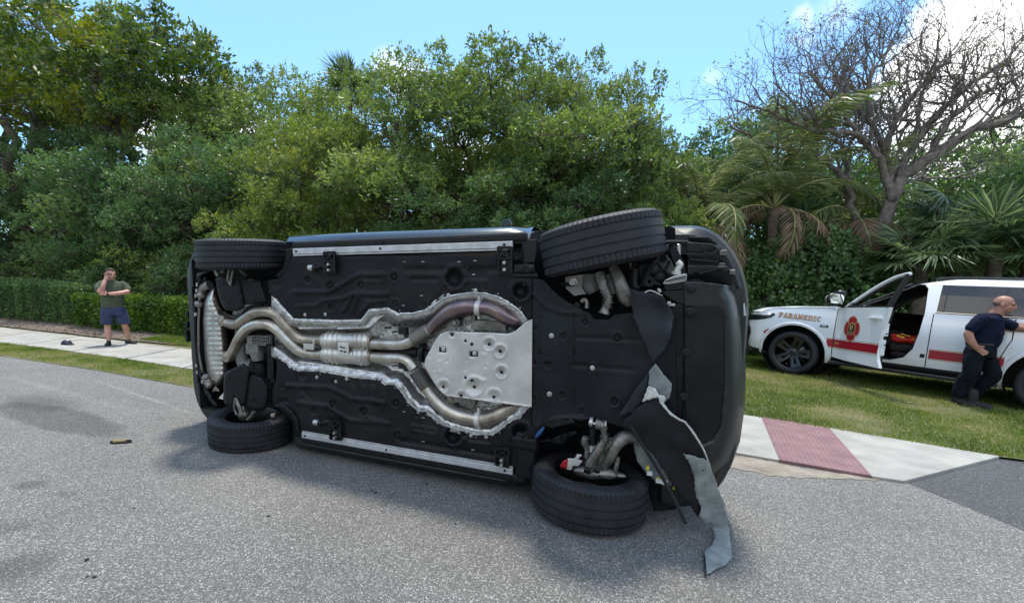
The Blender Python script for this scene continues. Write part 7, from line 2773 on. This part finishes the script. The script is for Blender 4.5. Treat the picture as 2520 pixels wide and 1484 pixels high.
def hand(b, wrist, palm_dir, across, normal, curl=.5, s=1.0, spread=.1, thumb=1):
    """palm and five unequal bent fingers; palm_dir towards the fingers, across towards the thumb side"""
    w = Vector(wrist); d_ = Vector(palm_dir).normalized(); a = Vector(across); a = (a - d_ * a.dot(d_)).normalized(); n_ = d_.cross(a) * (1 if normal > 0 else -1)
    R = Matrix((a, d_, n_)).transposed()
    b.ball(w + d_ * .045 * s, (.040 * s, .052 * s, .016 * s), 12, 8, R=R)
    b.ball(w + d_ * .07 * s, (.042 * s, .03 * s, .014 * s), 12, 8, R=R)
    L = (.068, .080, .076, .060)
    for i, l in enumerate(L):
        x = (.030 - i * .020) * s
        p = w + d_ * .085 * s + a * x
        dd = (d_ + a * (spread * (1.5 - i) * .4)).normalized()
        pts = [p]
        for j in range(3):
            c_ = curl * (j + .6)
            seg = l * s * (.45, .32, .25)[j]
            p = p + (dd * math.cos(c_) + n_ * math.sin(c_)) * seg
            pts.append(p)
        capsule(b, pts, [.0100 * s, .0095 * s, .0090 * s, .0080 * s], 8, 2)
    p = w + d_ * .02 * s + a * .030 * s
    p1 = p + (d_ * .55 + a * .75 + n_ * .35).normalized() * .038 * s
    p2 = p1 + (d_ * .85 + a * .25 + n_ * .5).normalized() * .030 * s
    capsule(b, [p, p1, p2], [.014 * s, .0115 * s, .0095 * s], 8, 2)


# ---------------- man on the phone
mp = gnd(282, 849, SWZ)
man1 = empty('person', (mp.x, mp.y, SWZ), rad(32))
tag(man1, 'stocky man in olive t-shirt and navy shorts holding a phone to his face', 'person')
HC1 = Vector((-.045, -.035, 1.635))
FW1 = Vector((.42, -.90, -.05))


def body1(b):
    head(b, HC1, FW1, s=1.16)
    capsule(b, [(-.035, .01, 1.43), (-.04, -.01, 1.57)], [.075, .066])
    loft(b, [(-.02, 0, .88, .17, .13), (-.02, 0, 1.0, .19, .15), (-.02, 0, 1.2, .19, .145), (-.02, 0, 1.38, .19, .125), (-.03, .01, 1.46, .12, .09)])
    # right arm (picture left) raised to the face
    capsule(b, [(-.235, 0, 1.405), (-.265, -.08, 1.30), (-.215, -.20, 1.225)], [.068, .060, .052])
    capsule(b, [(-.215, -.20, 1.225), (-.165, -.24, 1.36), (-.130, -.20, 1.515)], [.056, .052, .033])
    hand(b, (-.128, -.195, 1.51), (.18, .30, 1.0), (.85, -.5, 0), -1, .75, 1.05)
    # left arm folded across the belly
    capsule(b, [(.195, 0, 1.405), (.255, -.06, 1.31), (.27, -.13, 1.245)], [.068, .060, .054])
    capsule(b, [(.27, -.13, 1.245), (.10, -.235, 1.205), (-.09, -.255, 1.19)], [.056, .050, .032])
    hand(b, (-.09, -.255, 1.19), (-1, .05, .05), (.1, -.1, 1), 1, .35, 1.05)
    for sx, kx, ax, ay in ((-.115, -.125, -.105, -.05), (.115, .20, .255, .20)):
        capsule(b, [(sx, 0, .86), ((sx + kx) / 2, -.01, .66), (kx, -.02, .47)], [.105, .092, .066])
        capsule(b, [(kx, -.02, .47), ((kx * .6 + ax * .4), ay * .4 + .02, .34), (ax, ay, .09)], [.064, .067, .040])
        b.ball((ax, ay, .06), (.034, .036, .034))


soft('body', body1, M['skin'], man1, .0085, 3)


def shirt1(b):
    loft(b, [(-.02, 0, .86, .215, .170), (-.02, 0, .95, .222, .178), (-.02, -.01, 1.08, .222, .178), (-.02, 0, 1.22, .215, .165), (-.02, 0, 1.34, .222, .148), (-.02, .005, 1.43, .20, .118), (-.03, .01, 1.495, .095, .085)])
    capsule(b, [(-.20, 0, 1.405), (-.262, -.04, 1.34), (-.262, -.10, 1.275)], [.088, .084, .080])
    capsule(b, [(.17, 0, 1.405), (.240, -.03, 1.34), (.268, -.075, 1.285)], [.088, .084, .080])


soft('tshirt', shirt1, M['shirt_green'], man1, .011, 5, disp=.007, dscale=9)


def shorts1(b):
    loft(b, [(-.005, 0, .90, .225, .165), (0, 0, .80, .250, .178), (.01, 0, .70, .255, .170)])
    loft(b, [(-.115, 0, .78, .135, .15), (-.13, -.01, .62, .128, .135), (-.135, -.015, .485, .122, .125)])
    loft(b, [(.115, 0, .78, .135, .15), (.160, -.005, .62, .135, .135), (.185, -.015, .495, .128, .125)])


soft('shorts', shorts1, M['shorts'], man1, .011, 3, disp=.007, dscale=9)


def shoe(b, x, y, rz, s=1.0):
    R = Matrix.Rotation(rz, 3, 'Z')
    def at(px_, py_, pz): return R @ Vector((px_ * s, py_ * s, pz * s)) + Vector((x, y, 0))
    b.ball(at(0, -.07, .038), (.050 * s, .115 * s, .045 * s), 14, 10, R=R)
    b.ball(at(0, -.13, .030), (.048 * s, .065 * s, .036 * s), 14, 10, R=R)
    b.ball(at(0, .03, .045), (.044 * s, .055 * s, .052 * s), 14, 10, R=R)
    b.ball(at(0, 0, .085), (.046 * s, .055 * s, .045 * s), 14, 10, R=R)
    b.box(at(0, -.06, .010), (.088 * s, .26 * s, .018 * s), R=R)


soft('shoe', lambda b: shoe(b, -.105, -.05, -.15), M['shoe'], man1, .008, 2)
soft('shoe', lambda b: shoe(b, .255, .20, .95), M['shoe'], man1, .008, 2)


def hair1(b):
    f = FW1.normalized(); r_ = f.cross(Vector((0, 0, 1))).normalized(); R = Matrix((r_, f, Vector((0, 0, 1)))).transposed()
    c = HC1
    b.ball(c + R @ Vector((0, -.022, .058)), (.090, .104, .084), 16, 12, R=R)
    b.ball(c + R @ Vector((0, -.054, .015)), (.089, .078, .086), 16, 12, R=R)
    b.ball(c + R @ Vector((0, .055, .098)), (.060, .035, .024), 12, 8, R=R)


soft('hair', hair1, M['hair'], man1, .008, 3, disp=.006, dscale=50)


def face_bits(root, c, f, s, glasses=False):
    f = f.normalized(); r_ = f.cross(Vector((0, 0, 1))).normalized(); u_ = r_.cross(f)
    R = Matrix((r_, f, u_)).transposed()
    def at(x, y, z): return c + R @ Vector((x * s, y * s, z * s))
    b = MB()
    for sd in (-1, 1):
        b.ball(at(sd * .030, .082, .003), (.011 * s, .008 * s, .005 * s), 10, 6, R=R)
    b.build('eye', M['trimblack'], root, smooth=True)
    b = MB()
    for sd in (-1, 1): b.ball(at(sd * .031, .092, .024), (.019 * s, .006 * s, .004 * s), 10, 6, R=R)
    b.build('eyebrow', M['hair'], root, smooth=True)
    b = MB(); b.ball(at(0, .093, -.061), (.024 * s, .006 * s, .0035 * s), 10, 6, R=R)
    b.build('mouth', material('lips', (.30, .09, .07), .5), root, smooth=True)


face_bits(man1, HC1, FW1, 1.16)
ph = MB(); ph.box((-.105, -.115, 1.60), (.012, .07, .145), R=Matrix.Rotation(.35, 3, 'X') @ Matrix.Rotation(-.3, 3, 'Z'))
po = ph.build('phone', M['trimblack'], None, bevel=.004); po.matrix_world = man1.matrix_basis.copy() if False else Matrix.Translation(man1.location) @ Matrix.Rotation(rad(32), 4, 'Z')
tag(po, 'black phone held at the ear of the man in the olive t-shirt', 'phone')
wt = MB()
wt.tube([(-.070, -.254, 1.191), (-.100, -.255, 1.190)], .038, n=18); wt.box((-.086, -.294, 1.188), (.036, .012, .04))
wt.build('wristwatch', M['trimblack'], man1, smooth=False, bevel=.003)

# ---------------- bald man touching the rear door
fx = ray(2385, 998); yy = 6.80
mp2 = at_depth(2388, 1000, yy)
gz = float(lawn_z(mp2.x, mp2.y))
t_ = (H - gz) / (H - mp2.z)
mp2 = Vector((mp2.x * t_, mp2.y * t_, gz)) if abs(t_ - 1) < .12 else Vector((mp2.x, mp2.y, gz))
man2 = empty('person', mp2, rad(-46))
tag(man2, 'balding man in navy t-shirt and trousers reaching for the white vehicle', 'person')
S2 = .97
HC2 = Vector((.215, .02, 1.575))
FW2 = Vector((1.0, -.10, -.12))


def body2(b):
    head(b, HC2, FW2, s=1.12)
    capsule(b, [(.13, .03, 1.40), (.185, .02, 1.52)], [.080, .070])
    loft(b, [(.05, .05, .92, .135, .145, .3), (.06, .05, 1.1, .145, .155, .3), (.075, .05, 1.28, .14, .165, .3), (.09, .05, 1.40, .10, .12, .3)])
    # near arm, hand resting at the hip pocket
    capsule(b, [(.0, -.13, 1.345), (-.065, -.17, 1.24), (-.115, -.18, 1.12)], [.066, .058, .050])
    capsule(b, [(-.115, -.18, 1.12), (-.09, -.19, 1.03), (-.02, -.185, .915)], [.054, .056, .034])
    hand(b, (-.035, -.185, .925), (.72, -.02, -.52), (.5, -.1, .8), 1, .42, 1.05)
    # far arm reaching forward to the handle
    capsule(b, [(.17, .20, 1.34), (.30, .22, 1.27), (.42, .24, 1.235)], [.064, .056, .048])
    capsule(b, [(.42, .24, 1.235), (.55, .27, 1.215), (.66, .30, 1.195)], [.048, .044, .030])
    hand(b, (.66, .30, 1.195), (1, .15, -.12), (0, -.1, 1), -1, .3, 1.05)
    capsule(b, [(.0, -.05, .9), (-.03, -.065, .58)], [.10, .07])
    capsule(b, [(.07, .11, .9), (.16, .12, .60)], [.10, .07])


soft('body', body2, M['skin2'], man2, .0085, 3)


def tee2(b):
    loft(b, [(.045, .05, .93, .155, .170, .3), (.060, .05, 1.02, .170, .178, .3), (.070, .05, 1.14, .168, .180, .3), (.072, .05, 1.26, .160, .185, .3), (.080, .045, 1.36, .140, .175, .3), (.11, .035, 1.44, .090, .095, .2)])
    capsule(b, [(.01, -.12, 1.36), (-.04, -.155, 1.29), (-.085, -.175, 1.205)], [.080, .078, .074])
    capsule(b, [(.15, .19, 1.34), (.24, .21, 1.30), (.33, .225, 1.265)], [.084, .080, .074])


soft('tshirt', tee2, M['tee_navy'], man2, .011, 4, disp=.008, dscale=9)


def trousers2(b):
    loft(b, [(.038, .04, .965, .150, .160, .3), (.03, .04, .86, .165, .168, .3), (.03, .04, .78, .168, .165, .3)])
    capsule(b, [(-.02, -.05, .84), (-.035, -.07, .60), (-.045, -.06, .50), (-.12, -.02, .30), (-.13, .0, .18)], [.120, .102, .094, .086, .084])
    capsule(b, [(.07, .11, .84), (.155, .12, .62), (.185, .12, .50), (.09, .15, .32), (.02, .16, .20)], [.120, .104, .094, .086, .084])


soft('trousers', trousers2, M['trousers'], man2, .011, 3, disp=.012, dscale=9)
b = MB(); loft(b, [(.038, .045, .945, .166, .172, .3), (.040, .045, .985, .168, .174, .3)]); b.build('belt', M['shoe'], man2, smooth=True)


def boot(b, x, y, rz, tilt=0.0, h_=.22):
    R = Matrix.Rotation(rz, 3, 'Z') @ Matrix.Rotation(tilt, 3, 'X')
    def at(px_, py_, pz): return R @ Vector((px_, py_, pz)) + Vector((x, y, 0))
    b.ball(at(0, -.08, .045), (.052, .115, .048), 14, 10, R=R)
    b.ball(at(0, -.145, .038), (.050, .065, .040), 14, 10, R=R)
    b.ball(at(0, .025, .055), (.048, .058, .058), 14, 10, R=R)
    b.box(at(0, -.065, .012), (.095, .285, .024), R=R)
    capsule(b, [at(0, 0, .07), at(0, .01, h_)], [.056, .062])


soft('boot', lambda b: boot(b, -.135, 0, rad(60)), M['shoe'], man2, .009, 2)
soft('boot', lambda b: boot(b, .02, -.02, rad(80)), M['shoe'], man2, .009, 2)


def hair2(b):
    f = FW2.normalized(); r_ = f.cross(Vector((0, 0, 1))).normalized(); R = Matrix((r_, f, Vector((0, 0, 1)))).transposed()
    b.ball(HC2 + R @ Vector((0, -.052, .012)), (.088, .072, .060), 16, 12, R=R)


soft('hair', hair2, M['hair_short'], man2, .008, 3)
face_bits(man2, HC2, FW2, 1.12)

# ================================================================== SMALL THINGS
# cap on the sidewalk
cp = gnd(164, 848, SWZ)
cap = empty('cap', (cp.x, cp.y, SWZ), rad(-15))
cap.scale = (.88,) * 3
tag(cap, 'dark navy cap with a white front panel lying on the sidewalk left of the man', 'cap')
b = MB()
prof = [(0.0001, .125), (.04, .122), (.075, .105), (.10, .072), (.108, .035), (.110, .002)]
b.lathe(prof, axis='z', n=32)
co = b.build('crown', M['capnavy'], cap, smooth=True); co.scale = (1.25, .95, 1)
mod(co, 'SOLIDIFY', thickness=.004)
b = MB()
b.prism([(.10, -.08), (.16, -.075), (.21, -.04), (.22, 0), (.21, .04), (.16, .075), (.10, .08)], lambda x, y, z: Vector((x, y, z + .03 - (x - .1) * .12)), 0, .005)
b.build('peak', M['capnavy'], cap, smooth=False, bevel=.002)
b = MB()
rows = []
for i in range(7):
    th_ = .35 + i * .13
    rows.append([(1.252 * .1115 * math.sin(th_) * math.cos(a) * 1.0, .953 * .1115 * math.sin(th_) * math.sin(a), .1275 * math.cos(th_)) for a in np.linspace(-.95, .35, 8)])
b.add([p for r_ in rows for p in r_], [(i * 8 + k, i * 8 + k + 1, (i + 1) * 8 + k + 1, (i + 1) * 8 + k) for i in range(6) for k in range(7)])
o = b.build('white_panel', M['capwhite'], cap, smooth=True); mod(o, 'SOLIDIFY', thickness=.004, offset=1)

# broken lamp shell on the road
dp_ = gnd(292, 1090)
deb = empty('lamp_fragment', (dp_.x, dp_.y, .0), rad(6))
deb.scale = (.68,) * 3
tag(deb, 'broken amber lamp fragment with black backing lying on the road at left', 'debris')
b = MB()
b.prism([(-.10, -.035), (-.03, -.055), (.06, -.035), (.14, -.01), (.17, .02), (.10, .03), (-.02, .01), (-.09, -.01)], lambda x, y, z: Vector((x, y, z)), .002, .022)
b.box((.135, .015, .03), (.05, .03, .03)); b.box((-.10, .02, .015), (.05, .02, .02))
b.build('backing', M['trimblack'], deb, bevel=.004)
b = MB()
b.prism([(-.055, -.035), (.09, -.012), (.095, .035), (-.045, .025)], lambda x, y, z: Vector((x, y, z + x * .04)), .024, .036)
b.bar((-.055, -.035, .042), (.09, -.012, .046), .008, .016); b.bar((-.055, -.035, .042), (-.045, .025, .042), .008, .016); b.bar((.09, -.012, .046), (.095, .035, .046), .008, .016)
b.build('amber_shell', M['debris'], deb, bevel=.002)
# little chips scattered on the road
chip = MB(); chip.prism([(-.02, -.01), (.01, -.014), (.022, .004), (0, .014), (-.018, .006)], lambda x, y, z: Vector((x, y, z)), .0, .007)
cm = chip.build('chip', M['trimblack'], None).data
bpy.data.objects.remove(bpy.data.objects['chip'])
spots = [(213, 1378), (232, 1420), (915, 1207), (925, 1212), (215, 1419), (1050, 1190), (660, 1270), (1120, 1290), (330, 1250), (1500, 1380)]
wh = ['near the lower left corner of the photo', 'at the very lower left corner', 'below the middle of the lower running board rail', 'just right of the chip below the lower rail', 'at the bottom edge near the left corner',
      'close under the lower rail near the front tyre', 'in front of the lower rear tyre', 'between the two lower tyres', 'right of the amber lamp fragment', 'in front of the lower front tyre']
for i, p in enumerate(spots):
    g_ = gnd(*p)
    o = new_obj('plastic_chip', cm); o.location = (g_.x, g_.y, .001); o.rotation_euler = (0, 0, random.uniform(0, 6)); k_ = random.uniform(.3, .8); o.scale = (k_, k_, k_)
    tag(o, 'tiny dark plastic chip on the road ' + wh[i], 'debris', 'dark plastic chips scattered on the asphalt')


# every separate piece of a part becomes a part of its own
def clusters(me):
    n = len(me.vertices)
    par = list(range(n))
    def find(a):
        while par[a] != a:
            par[a] = par[par[a]]; a = par[a]
        return a
    for e in me.edges:
        a, c = find(e.vertices[0]), find(e.vertices[1])
        if a != c: par[a] = c
    g = {}
    for i in range(n): g.setdefault(find(i), []).append(i)
    co = np.empty(n * 3); me.vertices.foreach_get('co', co); co = co.reshape(-1, 3)
    L = [[v, co[v].min(0) - .004, co[v].max(0) + .004] for v in g.values()]
    k = True
    while k and len(L) > 1:
        k = False
        for i in range(len(L)):
            for j in range(i + 1, len(L)):
                if (L[i][1] <= L[j][2]).all() and (L[j][1] <= L[i][2]).all():
                    L[i] = [L[i][0] + L[j][0], np.minimum(L[i][1], L[j][1]), np.maximum(L[i][2], L[j][2])]
                    del L[j]; k = True; break
            if k: break
    return [v for v, *_ in L]


for o in list(bpy.data.objects):
    if o.type != 'MESH' or o.parent is None or o.get('kind') == 'stuff' or o.data.users > 1: continue
    top = o
    while top.parent: top = top.parent
    if top.name.split('.')[0] not in ('overturned_car', 'paramedic_suv', 'person', 'lamp_fragment', 'red_jacket'): continue
    if len(o.data.vertices) > 6000: continue
    cl = clusters(o.data)
    if not 1 < len(cl) <= 60: continue
    me0 = o.data
    for idx, vs_ in enumerate(cl):
        bm = bmesh.new(); bm.from_mesh(me0)
        keep_ = set(vs_); bm.verts.ensure_lookup_table()
        bmesh.ops.delete(bm, geom=[v for v in bm.verts if v.index not in keep_], context='VERTS')
        me = bpy.data.meshes.new(me0.name)
        for m_ in me0.materials: me.materials.append(m_)
        bm.to_mesh(me); bm.free()
        if idx == 0:
            o.data = me
        else:
            c = o.copy(); c.data = me; COL.objects.link(c)
print('done')
